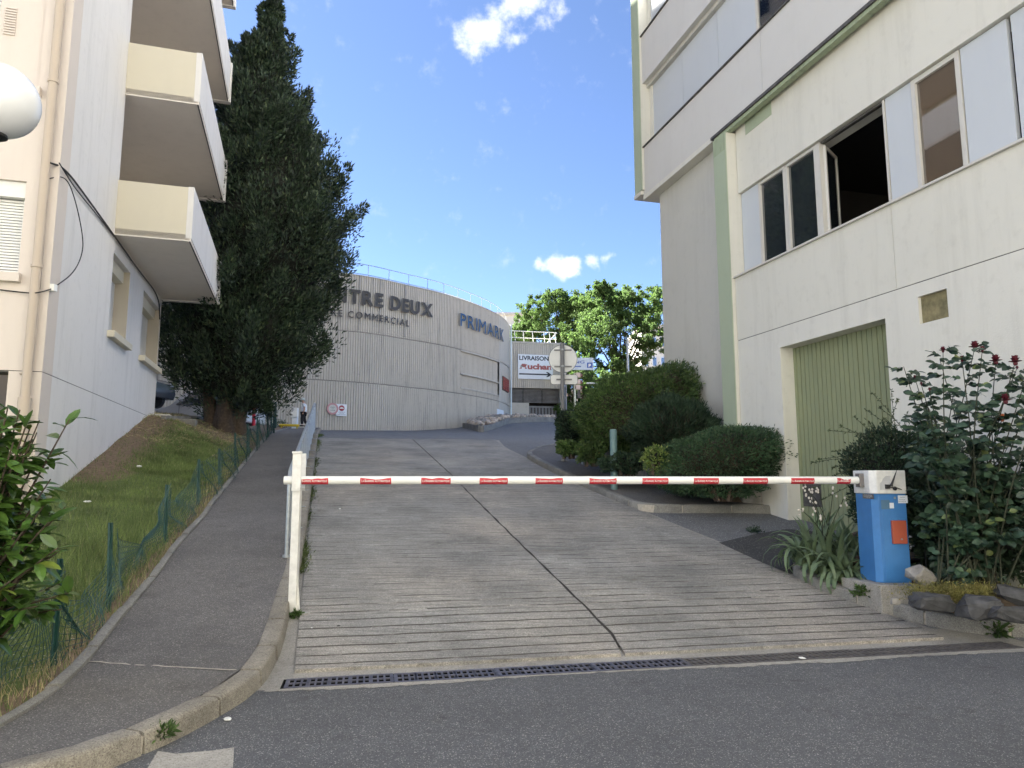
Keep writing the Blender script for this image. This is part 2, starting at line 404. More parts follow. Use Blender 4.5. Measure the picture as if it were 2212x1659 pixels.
def ruled(A, B, n, m, zf, name, mat, parent=None):
    a, _ = resample(A, n=n); b, _ = resample(B, n=n); mb = MB(); vs = []
    for p, q in zip(a, b):
        for j in range(m):
            r = p.lerp(q, j / (m - 1)); vs.append((r.x, r.y, zf(r)))
    fs = [(i * m + j, i * m + j + 1, (i + 1) * m + j + 1, (i + 1) * m + j) for i in range(n - 1) for j in range(m - 1)]
    mb.add(vs, fs); return mb.build(name, mat, parent)

# base terrain far below everything, out to the horizon
mb = MB(); xs = [-400, -150, -80, -50] + list(range(-40, 44, 4)) + [50, 80, 150, 400]; ys = [-300, -100, -50] + list(range(-30, 122, 3)) + [160, 250, 500, 1100]
vs = [(x, y, h(max(-30, min(70, sw((x, y))[0]))) - .45) for y in ys for x in xs]; nx = len(xs)
mb.add(vs, [(j * nx + i, j * nx + i + 1, (j + 1) * nx + i + 1, (j + 1) * nx + i) for j in range(len(ys) - 1) for i in range(nx - 1)])
tag(mb.build('ground', M['soil']), kind='structure')

# near street: flat asphalt in front of the drain
def sheet(name, mat, s0, s1, w0, w1, zf, ds=.5, dw=3.0, parent=None):
    ns = max(2, int((s1 - s0) / ds) + 1); nw = max(2, int((w1 - w0) / dw) + 1); vs = []
    for i in range(ns):
        for j in range(nw):
            s = s0 + (s1 - s0) * i / (ns - 1); w_ = w0 + (w1 - w0) * j / (nw - 1); vs.append(tuple(from_sw(s, w_, zf(s) + (G(from_sw(s, w_)) - h(s)))))
    m = MB(); m.add(vs, [(i * nw + j, i * nw + j + 1, (i + 1) * nw + j + 1, (i + 1) * nw + j) for i in range(ns - 1) for j in range(nw - 1)])
    return m.build(name, mat, parent)
WD = .785 * int(((D1 - D0).length + .5) / .785) + .008
tag(sheet('road', M['asphalt'], -30, -.125, -25, 25, lambda s: 0.0, ds=5), kind='structure')
# pale ragged concrete edge in front of the drain
random.seed(3); mb = MB(); n = 150; vs = []
for i in range(n):
    w_ = -.12 + (WD + .4) * i / (n - 1); a = -.17 - .035 * random.random() - .03 * math.sin(w_ * 2.1) - (.05 if w_ > 4.2 else 0)
    vs += [tuple(from_sw(-.128, w_, .004)), tuple(from_sw(a, w_, .004))]
mb.add(vs, [(2 * i, 2 * i + 1, 2 * i + 3, 2 * i + 2) for i in range(n - 1)]); tag(mb.build('drain_edging', M['apron']), kind='structure')
# pale patch in the street at the lower left
pp = [on_ground(x, y, .004) for x, y in ((317, 1662), (341, 1622), (380, 1628), (416, 1625), (460, 1621), (506, 1614), (503, 1660), (500, 1740), (290, 1740), (303, 1690))]
mb = MB(); mb.add([(p.x, p.y, .004) for p in pp], [tuple(range(len(pp)))]); tag(mb.build('road_patch', M['apron']), kind='structure')

# drain channel and its cast iron gratings
drain = thing('drainage_channel', 'long line of cast iron drain gratings across the foot of the ramp', 'drain', tuple(from_sw(0, WD / 2)))
mb = MB()
for (a, za, b, zb) in ((-.125, 0.0, -.11, -.2), (-.11, -.2, .11, -.2), (.11, -.2, .125, 0.0)):
    mb.add([from_sw(a, -.02, za), from_sw(a, WD, za), from_sw(b, WD, zb), from_sw(b, -.02, zb)], [(0, 1, 2, 3)])
for ww in (-.02, WD): mb.add([from_sw(-.125, ww, 0), from_sw(.125, ww, 0), from_sw(.11, ww, -.2), from_sw(-.11, ww, -.2)], [(0, 1, 2, 3)])
mb.build('channel', M['pit'], drain)
PL = .785
def grate_mesh(kind):
    m = MB(); T = .010; W2 = .12
    for y, wd in ((-W2 + .014, .028), (0, .022), (W2 - .014, .028)): m.box((0, y, -T / 2), (PL - .008, wd, T))
    if kind == 'square':
        for side in (-1, 1):
            yc = side * .0535; x = -PL / 2 + .004
            for g in range(5):
                gx = -PL / 2 + .02 + g * .15
                for k in range(4):
                    wd = .028 if k == 0 else .014
                    m.box((gx + k * .0485 + (0 if k else -.004), yc, -T / 2), (wd, .086, T - .002))
            m.box((PL / 2 - .012, yc, -T / 2), (.02, .086, T - .002))
    else:
        for side in (-1, 1):
            for k in range(15):
                m.box((-PL / 2 + .014 + k * .054, side * .0535, -T / 2), (.022, .09, T - .002), rz=.28)
    return m
gm = {'square': grate_mesh('square').mesh('grate', M['iron']), 'slot': grate_mesh('slot').mesh('grate', M['iron_dark'])}
ang = math.atan2(E.y, E.x); k = 0
while (k + 1) * PL < WD + .1:
    w_ = PL * (k + .5); o = bpy.data.objects.new('grate', gm['square' if k < 4 else 'slot']); C.objects.link(o)
    o.location = from_sw(0, w_, .006 + random.uniform(-.002, .002)); o.rotation_euler = (0, random.uniform(-.003, .003), ang)
    o.parent = drain; o.matrix_parent_inverse = origin_matrix(drain).inverted(); k += 1

# ---- ramp bed: plain concrete under the grooved slabs, from kerb to kerb
ROADK_IN = [(624, 1209), (596, 1278), (572, 1361), (537, 1424), (502, 1462), (447, 1493), (329, 1550), (208, 1594), (139, 1621), (0, 1645)]
far_r = on_ground(680, 932, .12)
rk = gpts(ROADK_IN); d = (far_r - rk[0]); d.z = 0; d.normalize()
rk_line = [far_r + d * 14, far_r] + rk + [rk[-1] + (rk[-1] - rk[-3]).normalized() * 5]
rk_in = smooth_poly([p for p in rk_line], 2)       # from far to near, path side of the road kerb
PATH_L = [(605, 930), (464, 1084), (440, 1122), (388, 1174), (346, 1237), (294, 1299), (243, 1361), (208, 1407), (187, 1434), (132, 1486), (69, 1531), (0, 1569)]
pl = gpts(PATH_L); dl = (pl[0] - pl[1]); dl.z = 0; dl.normalize()
pl_line = [pl[0] + dl * 14] + pl + [pl[-1] + (pl[-1] - pl[-3]).normalized() * 5]
pl_in = smooth_poly(pl_line, 1)

def wfun(pts):
    a = sorted([sw(p) for p in pts]); S_ = [q[0] for q in a]; W_ = [q[1] for q in a]
    return lambda s: float(np.interp(s, S_, W_))
wL_kerb = wfun([p for p in rk_in[:-12]])
slabL = wfun(gpts([(636, 1455), (641, 1400), (688, 942)], .01))
slabR = wfun(gpts([(2010, 1368), (1985, 1352), (1933, 1334), (1861, 1306), (1779, 1274), (1707, 1244), (1626, 1207), (1550, 1172), (1455, 1134), (1374, 1100), (1270, 1057), (1186, 1018), (1134, 990), (1084, 965), (1046, 942)], .01))
slabC = wfun(gpts([(1352, 1425), (1340, 1400), (1318, 1366), (1256, 1303), (1117, 1168), (1007, 1059), (985, 1035), (870, 942)], .01))

asph = sheet('upper_road', M['asphalt_up'], .13, 60, -9, 18, lambda s: h(s) - .018, ds=.4, dw=3)
tag(asph, kind='structure')
ap = MB(); vs = []; NS = 60
for i in range(NS):
    s = .125 + (18.2 - .125) * (i / (NS - 1)) ** 1.3
    a = wL_kerb(max(s, .4)) if s > 1.2 else -1.6
    b = max(slabR(s) + .12, WD + .25 if s < .55 else 0)
    vs += [tuple(from_sw(s, a, h(s) - .010)), tuple(from_sw(s, (a + b) / 2, h(s) - .010)), tuple(from_sw(s, b, h(s) - .010))]
ap.add(vs, [(3 * i + j, 3 * i + j + 1, 3 * i + j + 4, 3 * i + j + 3) for i in range(NS - 1) for j in range(2)])
rampo = tag(ap.build('ramp', M['apron']), kind='structure')
# tar filled joint between the slabs
mb = MB(); n = 120; vs = []
random.seed(5)
for i in range(n):
    s = .5 + 17.5 * i / (n - 1); c = slabC(s); hw = (.018 + .016 * random.random()) + (.05 * random.random() if s < .9 else 0)
    vs += [tuple(from_sw(s, c - hw, h(s) + .0105)), tuple(from_sw(s, c + hw, h(s) + .0105))]
mb.add(vs, [(2 * i, 2 * i + 1, 2 * i + 3, 2 * i + 2) for i in range(n - 1)]); mb.build('joint', M['tar'], rampo)
M['groove_worn'] = plain('groove_worn', (.15, .14, .125), .95, var=.4, scale=20, bmp=.3)
M['groove_dark'] = plain('groove_dark', (.065, .058, .05), .95, var=.35, scale=30, bmp=.5)  # dark tone given to groove floors and walls so the lines read
# slabs with pressed grooves
jy = [(660, 1174), (675, 1057), (680, 1003), (684, 962)]
js = [sw(on_ground(x, y, .01))[0] for x, y in jy]
rowsL = [.30] + js + [18.15]; rowsR = [.30, js[1], js[3], 18.15]
def slab(s0, s1, wa, wb, ncol, seed):
    rs = random.Random(seed); rows = [(s0, 0)]
    g = .42 + .21 * math.ceil((s0 - .42) / .21 + .3)
    while g < s1 - .05:
        if g < 11.5:
            dp = .008 if g < 1.9 else rs.choice([.007, .006, .005, .0035]); wd = .014 if g < 1.9 else rs.choice([.011, .009, .008])
            rows += [(g - wd, 0), (g - wd * .4, dp), (g + wd * .4, dp), (g + wd, 0)]
            if rs.random() < .75 and g > 1.3: g2 = g + rs.uniform(.07, .14); rows += [(g2 - .004, 0), (g2, .004), (g2 + .004, 0)]
        else: rows.append((g, 0))
        g += .21
    rows.append((s1, 0)); vs = []
    ph = rs.random() * 9
    for (s, dp) in rows:
        a, b = wa(s), wb(s)
        for j in range(ncol + 1):
            w_ = a + (b - a) * j / ncol
            wig = 0 if s in (s0, s1) else .008 * math.sin(w_ * 2.3 + s * 1.7 + ph) + .004 * math.sin(w_ * 9 + s * 5)
            cut = dp * (1 if 0 < j < ncol else 0) * (1 if (math.sin(w_ * 1.3 + s * 4.1) > -.75 or s < 2) else .2)
            vs.append(tuple(from_sw(s + wig, w_, h(s + wig) + .017 - cut)))
    def gsel(a, b, j):
        dp = max(a[1], b[1]); s = a[0]
        if dp <= .003: return 0
        if s < 1.6: return 1 if math.sin(j * 1.9 + s * 8) > -.93 else 2
        v = math.sin(j * .55 + s * 3.3 + seed) + .6 * math.sin(j * 1.7 - s * 5.1)
        return 0 if v < -.75 else (2 if v < .35 or dp < .0055 else 1)
    nr = len(rows); m = ncol + 1; gm_ = [gsel(rows[i], rows[i + 1], j) for i in range(nr - 1) for j in range(ncol)]
    fs = [(i * m + j, i * m + j + 1, (i + 1) * m + j + 1, (i + 1) * m + j) for i in range(nr - 1) for j in range(ncol)]
    # skirt
    edge = [j for j in range(m)] + [i * m + ncol for i in range(1, nr)] + [(nr - 1) * m + j for j in range(ncol - 1, -1, -1)] + [i * m for i in range(nr - 2, 0, -1)]
    b0 = len(vs)
    for e in edge: v = vs[e]; vs.append((v[0], v[1], v[2] - .03))
    ne = len(edge)
    fs += [(edge[(k + 1) % ne], edge[k], b0 + k, b0 + (k + 1) % ne) for k in range(ne)]
    q = MB(); q.add(vs, fs); q.m = gm_ + [0] * (len(fs) - len(gm_)); return q
k = 0
for a, b in zip(rowsL, rowsL[1:]):
    slab(a + .010, b - .010, lambda s: slabL(s), lambda s: slabC(s) - .016 - .006 * math.sin(s * 7), 30, k).build('slab', [M['ramp'], M['groove_dark'], M['groove_worn']], rampo); k += 1
for a, b in zip(rowsR, rowsR[1:]):
    slab(a + .010, b - .010, lambda s: slabC(s) + .016 + .006 * math.sin(s * 9), lambda s: slabR(s), 34, k).build('slab', [M['ramp'], M['groove_dark'], M['groove_worn']], rampo); k += 1

# ---- footpath
path = ruled(pl_in, rk_in, 90, 9, lambda p: G(p) + .113 + .004 * math.sin(p.x * 3.1) * math.sin(p.y * 2.3), 'footpath', M['asphalt_path']); tag(path, kind='structure')
# seam across the path
a = on_ground(190, 1428, .12); b = on_ground(510, 1447, .12); mb = MB(); vs = []; random.seed(8)
for i in range(14):
    p = a.lerp(b, i / 13) + Vector((0, random.uniform(-.01, .01), 0)); vs += [(p.x, p.y - .010, G(p) + .120), (p.x, p.y + .012, G(p) + .120)]
mb.add(vs, [(2 * i, 2 * i + 1, 2 * i + 3, 2 * i + 2) for i in range(13)]); mb.build('seam', M['mortar'], path)

# ---- kerbs: every stone its own piece
def kerb(name, pts, side, width, top, stone, mat, zf=G, drop=.16, gap=.024, chamf=.025, jitter=.004, seed=1, mortar=True):
    """pts: edge away from the carriageway; side=+1: the stone lies to the left of the travel direction"""
    rs = random.Random(seed); P, tot = resample(pts, step=.06)
    nst = max(1, int(round(tot / stone))); root = None
    bed = MB(); off_a = offset(P, side * .012); off_b = offset(P, side * (width - .012)); vs = []
    for a, b in zip(off_a, off_b):
        za = zf(a) + top - .028; vs += [(a.x, a.y, za - drop), (a.x, a.y, za), (b.x, b.y, za - .006), (b.x, b.y, za - drop)]
    bed.add(vs, [(4 * i + j, 4 * i + j + 1, 4 * i + j + 5, 4 * i + j + 4) for i in range(len(P) - 1) for j in range(3)])
    root = tag(bed.build(name, M['mortar']), kind='structure')
    N_ = len(P) - 1
    for k in range(nst):
        i0 = k * N_ / nst; i1 = (k + 1) * N_ / nst; cnt = 5 if stone > .45 else 3; ring = []
        dz = rs.uniform(-jitter, jitter); dw = rs.uniform(-jitter, jitter)
        for q in range(cnt):
            f = i0 + (i1 - i0) * q / (cnt - 1)
            if q == 0: f += gap / .06 / 2
            if q == cnt - 1: f -= gap / .06 / 2
            f = max(0, min(N_ - 1e-6, f)); i = int(f); p = P[i].lerp(P[i + 1], f - i)
            t = (P[min(N_, i + 2)] - P[max(0, i - 1)]); t.z = 0; t.normalize(); nrm = Vector((-t.y, t.x, 0)) * side
            z = zf(p + nrm * width * .5) + top + dz; er = .008 if q in (0, cnt - 1) else 0
            prof = [(0, -drop), (0, -.008 - er), (.010, 0 - er), (width - chamf + dw, -er), (width - chamf * .3 + dw, -chamf * .35 - er), (width + dw, -chamf - er), (width + .012 + dw, -drop)]
            ring.append([(p.x + nrm.x * a, p.y + nrm.y * a, z + b) for a, b in prof])
        m = MB(); n = 7; vs = [v for r in ring for v in r]
        fs = [(a * n + j, a * n + j + 1, (a + 1) * n + j + 1, (a + 1) * n + j) for a in range(cnt - 1) for j in range(n - 1)]
        fs += [tuple(range(n)), tuple(reversed([(cnt - 1) * n + j for j in range(n)]))]
        m.add(vs, fs); o = m.build('kerbstone', mat, root); sharp(o, 50)
    return root
cut = [p for p in rk_in]
kerb('kerb', cut[::-1], -1, .15, .125, .62, M['kerb'], seed=2)
kerb('path_edging', pl_in, -1, .09, .15, .95, M['kerb_grey'], seed=4, jitter=.008, chamf=.03)

# right hand pavement (beside the hedges)
K1 = [(1225, 957), (1185, 959), (1155, 965), (1136, 975), (1143, 983), (1186, 1005), (1270, 1044), (1315, 1064), (1366, 1084), (1395, 1090), (1450, 1091), (1626, 1091), (1688, 1095)]
k1 = smooth_poly(gpts(K1), 1); k1_in = offset(k1, .14)
kerb('pavement_kerb', k1_in, -1, .14, .125, .95, M['kerb_grey'], seed=6)
BED = [(1250, 968), (1253, 983), (1273, 991), (1320, 1009), (1370, 1022), (1421, 1045), (1493, 1065), (1558, 1083), (1668, 1088), (1700, 1090)]
bed_line = gpts(BED)
poly = [Vector((p.x, p.y, 0)) for p in offset(k1, .13)] + [Vector((p.x, p.y, 0)) for p in reversed([bed_line[0]] + [b + Vector((.35, .5, 0)) for b in bed_line])]
mb = MB(); mb.add([(p.x, p.y, G(p) + .115) for p in poly], [tuple(range(len(poly)))]); tag(mb.build('pavement', M['asphalt_path']), kind='structure')

# dark fresh asphalt patch by the planter
pp = gpts([(1551, 1173), (1640, 1152), (1700, 1143), (1780, 1150), (1860, 1180), (1800, 1240), (1707, 1240), (1640, 1213)], .0)
mb = MB(); mb.add([(p.x, p.y, G(p) + .003) for p in pp], [tuple(range(len(pp)))]); tag(mb.build('drive_patch', M['asphalt_new']), kind='structure')

# planter kerb and bed at the right
PK = [(1880, 1150), (1800, 1170), (1735, 1195), (1707, 1216), (1725, 1232), (1779, 1258), (1868, 1289), (1935, 1306), (2002, 1321), (2077, 1336), (2150, 1344), (2212, 1345)]
pk = gpts(PK); pk.append(pk[-1] + (pk[-1] - pk[-2]).normalized() * 3); pk = smooth_poly(pk, 1); pk_in = offset(pk, .14)
kerb('planter_kerb', pk_in, -1, .14, .125, .62, M['kerb_grey'], seed=9, drop=.22)
# ================================================================== BUILDING FRAMES
class Frame:
    """t along the facade, k outward from it, z up"""
    def __init__(s, O, d, side):
        s.O = Vector((O[0], O[1], 0)); s.d = Vector((d[0], d[1], 0)).normalized(); s.n = Vector((-s.d.y, s.d.x, 0)) * side
    def P(s, t, k, z): return s.O + s.d * t + s.n * k + Vector((0, 0, z))
    def px(s, x, y, k=0.0):
        p = at_plane(x, y, s.O + s.n * k, s.n); v = p - s.O; return v.dot(s.d), p.z
    def t(s, x, y, k=0.0): return s.px(x, y, k)[0]
    def box(s, m, t0, t1, k0, k1, z0, z1):
        if t1 < t0: t0, t1 = t1, t0
        if k1 < k0: k0, k1 = k1, k0
        q = [s.P(*a) for a in ((t0, k0, z0), (t1, k0, z0), (t1, k1, z0), (t0, k1, z0), (t0, k0, z1), (t1, k0, z1), (t1, k1, z1), (t0, k1, z1))]
        if (s.d.cross(s.n)).z < 0: q = [q[3], q[2], q[1], q[0], q[7], q[6], q[5], q[4]]
        return m.hexa(q)
    def one(s, name, mat, parent, *a, bevel=0.0):
        m = MB(); s.box(m, *a); return m.build(name, mat, parent, bevel=bevel)
def wall_with_holes(fr, name, mat, parent, t0, t1, z0, z1, k0, k1, holes, label=None):
    """wall slab t0..t1 x z0..z1 between planes k0 (outer) and k1, with rectangular holes (ta,tb,za,zb)"""
    ts = sorted(set([t0, t1] + [x for q in holes for x in q[:2] if t0 < x < t1])); zs = sorted(set([z0, z1] + [x for q in holes for x in q[2:] if z0 < x < z1]))
    def solid(i, j):
        if not (0 <= i < len(ts) - 1 and 0 <= j < len(zs) - 1): return False
        tc = (ts[i] + ts[i + 1]) / 2; zc = (zs[j] + zs[j + 1]) / 2
        return not any(a < tc < b and c < zc < d_ for a, b, c, d_ in holes)
    m = MB(); flip = (fr.d.cross(fr.n)).z < 0
    def quad(*q):
        q = [fr.P(*a) for a in q]; m.add(q if flip else q[::-1], [(0, 1, 2, 3)])
    for i in range(len(ts) - 1):
        for j in range(len(zs) - 1):
            if not solid(i, j): continue
            a, b, c, d_ = ts[i], ts[i + 1], zs[j], zs[j + 1]
            quad((a, k0, c), (a, k0, d_), (b, k0, d_), (b, k0, c)); quad((a, k1, c), (b, k1, c), (b, k1, d_), (a, k1, d_))
            if not solid(i - 1, j): quad((a, k0, c), (a, k1, c), (a, k1, d_), (a, k0, d_))
            if not solid(i + 1, j): quad((b, k0, c), (b, k0, d_), (b, k1, d_), (b, k1, c))
            if not solid(i, j - 1): quad((a, k0, c), (b, k0, c), (b, k1, c), (a, k1, c))
            if not solid(i, j + 1): quad((a, k0, d_), (a, k1, d_), (b, k1, d_), (b, k0, d_))
    return m.build(name, mat, parent)

# ================================================================== RIGHT HAND BUILDING
FR = Frame((4.72, 12.2), (-.262, .965), 1)     # n points to the street (left)
RB = thing('apartment_block', 'cream rendered block on the right with green pillar, green garage door and open window', 'building', tuple(FR.P(3, -4, .5)))
kR = -.27                                      # recessed plane
tP0, tP1 = FR.t(1582, 600), FR.t(1555, 600)   # green pillar, near and far edge of its street face
zSill = FR.px(1590, 601, -.05)[1]; zWT = FR.px(1604, 412, -.2)[1]
zCor = FR.px(1553, 290, 0)[1]; zS2 = FR.px(1389, 318, 0)[1]; zS1b = FR.px(1390, 174, 0)[1]; zS1t = FR.px(1386, 75, 0)[1]
pitch = zS1t - zS2; tF = FR.t(1387, 420, 0); tFin = FR.t(1372, 425, 0); tFarW = FR.t(1430, 600, kR)
zFinB = FR.px(1372, 425, 0)[1]; tN = -16.0
print('right building', 'tP', tP0, tP1, 'zSill', zSill, zWT, zCor, zS2, zS1b, zS1t, 'tF', tF, tFin, tFarW, zFinB)
zG = FR.px(1592, 737, -.05)[1]                 # groove height
# garage door opening
dt0 = FR.t(1912, 689, -.05); dt1 = FR.t(1685, 751, -.05); dz1 = FR.px(1685, 751, -.05)[1]
vt0 = FR.t(2046, 640, -.05); vt1 = FR.t(1984, 660, -.05); vz0 = FR.px(1984, 701, -.05)[1]; vz1 = FR.px(1984, 641, -.05)[1]
tW1 = tP0 - .015
wall_with_holes(FR, 'lower_wall', M['cream2'], RB, tN, tW1, -.4, zG - .006, -.05, -.6, [(dt0, dt1, -1, dz1), (vt0, vt1, vz0, vz1)])
tj = FR.t(1928, 500, -.05)
wall_with_holes(FR, 'spandrel', M['cream'], RB, tj + .004, tW1, zG + .006, zSill, -.05, -.6, [])
wall_with_holes(FR, 'spandrel', M['cream'], RB, tN, tj - .004, zG + .006, zSill, -.05, -.6, [])
FR.one('groove', M['gutter'], RB, tN, tW1 - .01, -.058, -.5, zG - .02, zG + .02)
FR.one('groove', M['gutter'], RB, tj - .01, tj + .01, -.058, -.5, zG + .03, zSill - .02)
# recessed vent panel
FR.one('vent_panel', M['rust_tile'], RB, vt0 - .02, vt1 + .02, -.10, -.14, vz0 - .02, vz1 + .02)
# garage door: boards
dk = -.36
t = dt0 - .05; bi = 0
bm = MB(); wdt = (dt1 - dt0 + .1) / 24
FR.box(bm, -wdt / 2 + .007, wdt / 2 - .007, 0, .03, 0, dz1 + .45)
gd = bpy.data.objects.new('garage_door', None); C.objects.link(gd); gd.location = FR.P((dt0 + dt1) / 2, dk, 0); gd.parent = RB; gd.matrix_parent_inverse = origin_matrix(RB).inverted(); gd['label'] = 'tall faded green boarded door'
bmesh_me = None
bm2 = MB(); FR2 = FR
for v in bm.v: pass
bm.v = [tuple(Vector(v) - FR.O) for v in bm.v]; bme = bm.mesh('board', M['door_green'])
for i in range(24):
    o = bpy.data.objects.new('board', bme); C.objects.link(o); o.location = FR.P(dt0 - .05 + wdt * (i + .5), dk + random.uniform(-.003, .003), -.25)
    o.parent = gd; o.matrix_parent_inverse = origin_matrix(gd).inverted()
m = MB(); FR.box(m, dt0 - .06, dt1 + .06, dk - .03, dk - .005, -.3, dz1 + .25); m.build('backing', M['interior'], gd)
m = MB(); FR.box(m, FR.t(1780, 1100, dk), FR.t(1735, 1100, dk), dk + .032, dk + .042, FR.px(1735, 1093, dk)[1], FR.px(1735, 1043, dk)[1]); o = m.build('letter_flap', M['gutter'], gd)
for a_, b_ in ((dt0 - .02, dt0 + .06), (dt1 - .06, dt1 + .02)):
    m = MB(); FR.box(m, a_, b_, dk + .0, dk + .05, -.2, dz1 - .002); m.build('door_frame', M['door_green'], gd)

# window storey band above the windows and recess
zSoff = zCor - .02
FR.one('upper_band', M['cream'], RB, tN, tW1 - .0, -.2, -.6, zWT, zSoff)
FR.one('green_patch', M['green_paint'], RB, FR.t(1667, 250, -.2), FR.t(1611, 290, -.2), -.19, -.21, zSoff - .28, zSoff - .02)
# interior behind the openings
kI = -.29
wt = lambda x: FR.t(x, 430, kI)
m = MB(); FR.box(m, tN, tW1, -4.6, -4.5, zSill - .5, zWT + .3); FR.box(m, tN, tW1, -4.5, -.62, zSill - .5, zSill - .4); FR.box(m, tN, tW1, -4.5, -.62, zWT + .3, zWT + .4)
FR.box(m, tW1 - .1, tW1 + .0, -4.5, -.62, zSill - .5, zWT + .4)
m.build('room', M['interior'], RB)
zb = zSill + .03
def panel(x0, x1, name='panel'):
    a, b = FR.t(x1, 400, kI), FR.t(x0, 400, kI); return FR.one(name, M['panel'], RB, a + .012, b - .012, kI - .04, kI + .02, zb, zWT - .012)
p0 = MB(); FR.box(p0, FR.t(1640, 400, kI) + .01, tW1, kI - .05, kI + .02, zb, zWT - .01); p0.build('panel', M['panel'], RB)
panel(1926, 1987); panel(2100, 2212)
tt = FR.t(2212, 300, kI)
for i in range(8): FR.one('panel', M['panel'], RB, tt + .006 - 1.0 * i - .99, tt + .006 - 1.0 * i, kI - .04, kI + .02, zb, zWT - .012)
def window(x0, x1, glass, name='window', gx=None, fw=.055):
    a, b = FR.t(x1, 400, kI), FR.t(x0, 400, kI); m = MB(); z1 = zWT - .012
    FR.box(m, a, b, kI - .05, kI + .03, zb, zb + fw); FR.box(m, a, b, kI - .05, kI + .03, z1 - fw, z1)
    FR.box(m, a, a + fw, kI - .05, kI + .03, zb + fw, z1 - fw); FR.box(m, b - fw, b, kI - .05, kI + .03, zb + fw, z1 - fw)
    o = m.build(name, M['frame'], RB)
    m = MB(); FR.box(m, a + fw - .004, b - fw + .004, kI - .02, kI - .012, zb + fw - .004, z1 - fw + .004); m.build('pane', glass, o)
    return o
window(1640, 1699, M['glass']); window(1700, 1769, M['glass']); window(1987, 2099, M['glass_brown'], fw=.07)
# frame posts and the open casement
for a, b in ((1768, 1778),):
    FR.one('window_post', M['frame'], RB, FR.t(b, 400, kI), FR.t(a, 400, kI), kI - .06, kI + .035, zb, zWT - .013)
ta = FR.t(1780, 400, kI); ow = MB(); cz0, cz1 = zb + .05, zWT - .06; cw = .62
hd = (FR.d * .545 - FR.n * .84).normalized(); hp = FR.P(ta, kI - .05, 0); hn = Vector((-hd.y, hd.x, 0))
def cas(m, a, b, z0, z1, th=.02):
    q = [hp + hd * a - hn * th, hp + hd * b - hn * th, hp + hd * b + hn * th, hp + hd * a + hn * th]
    m.hexa([p + Vector((0, 0, z0)) for p in q] + [p + Vector((0, 0, z1)) for p in q])
cas(ow, 0, .05, cz0, cz1); cas(ow, cw - .05, cw, cz0, cz1); cas(ow, .05, cw - .05, cz0, cz0 + .05); cas(ow, .05, cw - .05, cz1 - .05, cz1)
o = ow.build('open_casement', M['frame'], RB); ow = MB(); cas(ow, .045, cw - .045, cz0 + .045, cz1 - .045, .003); ow.build('pane', M['glass'], o)
FR.one('window_frame', M['frame'], RB, FR.t(1926, 400, kI) - .0, FR.t(1926, 400, kI) + .04, kI - .05, kI + .03, zb, zWT - .013)
FR.one('window_head', M['gutter'], RB, FR.t(1926, 400, kI), FR.t(1780, 400, kI), kI - .05, kI + .02, zWT - .05, zWT - .014)
# sill
FR.one('window_sill', M['frame'], RB, tN, tW1 - .0, .0, -.62, zSill + .001, zSill + .032)
# fin / pillar: green street face, cream near side
def fin(t0, t1, z0, z1, kout=.04, kin=-.62):
    FR.one('pillar', M['cream'], RB, t0, t1, kin, kout - .02, z0, z1); FR.one('pillar_face', M['green_paint'], RB, t0 - .004, t1 + .004, kout - .02, kout, z0, z1)
fin(tP0, tP1, -.3, zCor - .09)
FR.one('pillar_stain', M['mould'], RB, tP0 + .02, tP1 - .02, .0402, .0415, zCor - .45, zCor - .1)
# soffit + cornice edge
FR.one('soffit', M['cream'], RB, tN, tF - .01, -1.0, -.03, zCor - .012, zCor + .1)
FR.one('cornice_edge', M['mould'], RB, tN, tP1 + .02, -.12, -.0, zCor - .085, zCor - .014)
FR.one('cornice_gutter', M['gutter'], RB, tN, tP1 + .1, -.05, .035, zCor - .016, zCor + .045)
# far lower wall, recessed
FR.one('side_wall', M['cream_grey'], RB, tP1, tFarW, kR, -8, -.5, zCor - .014)
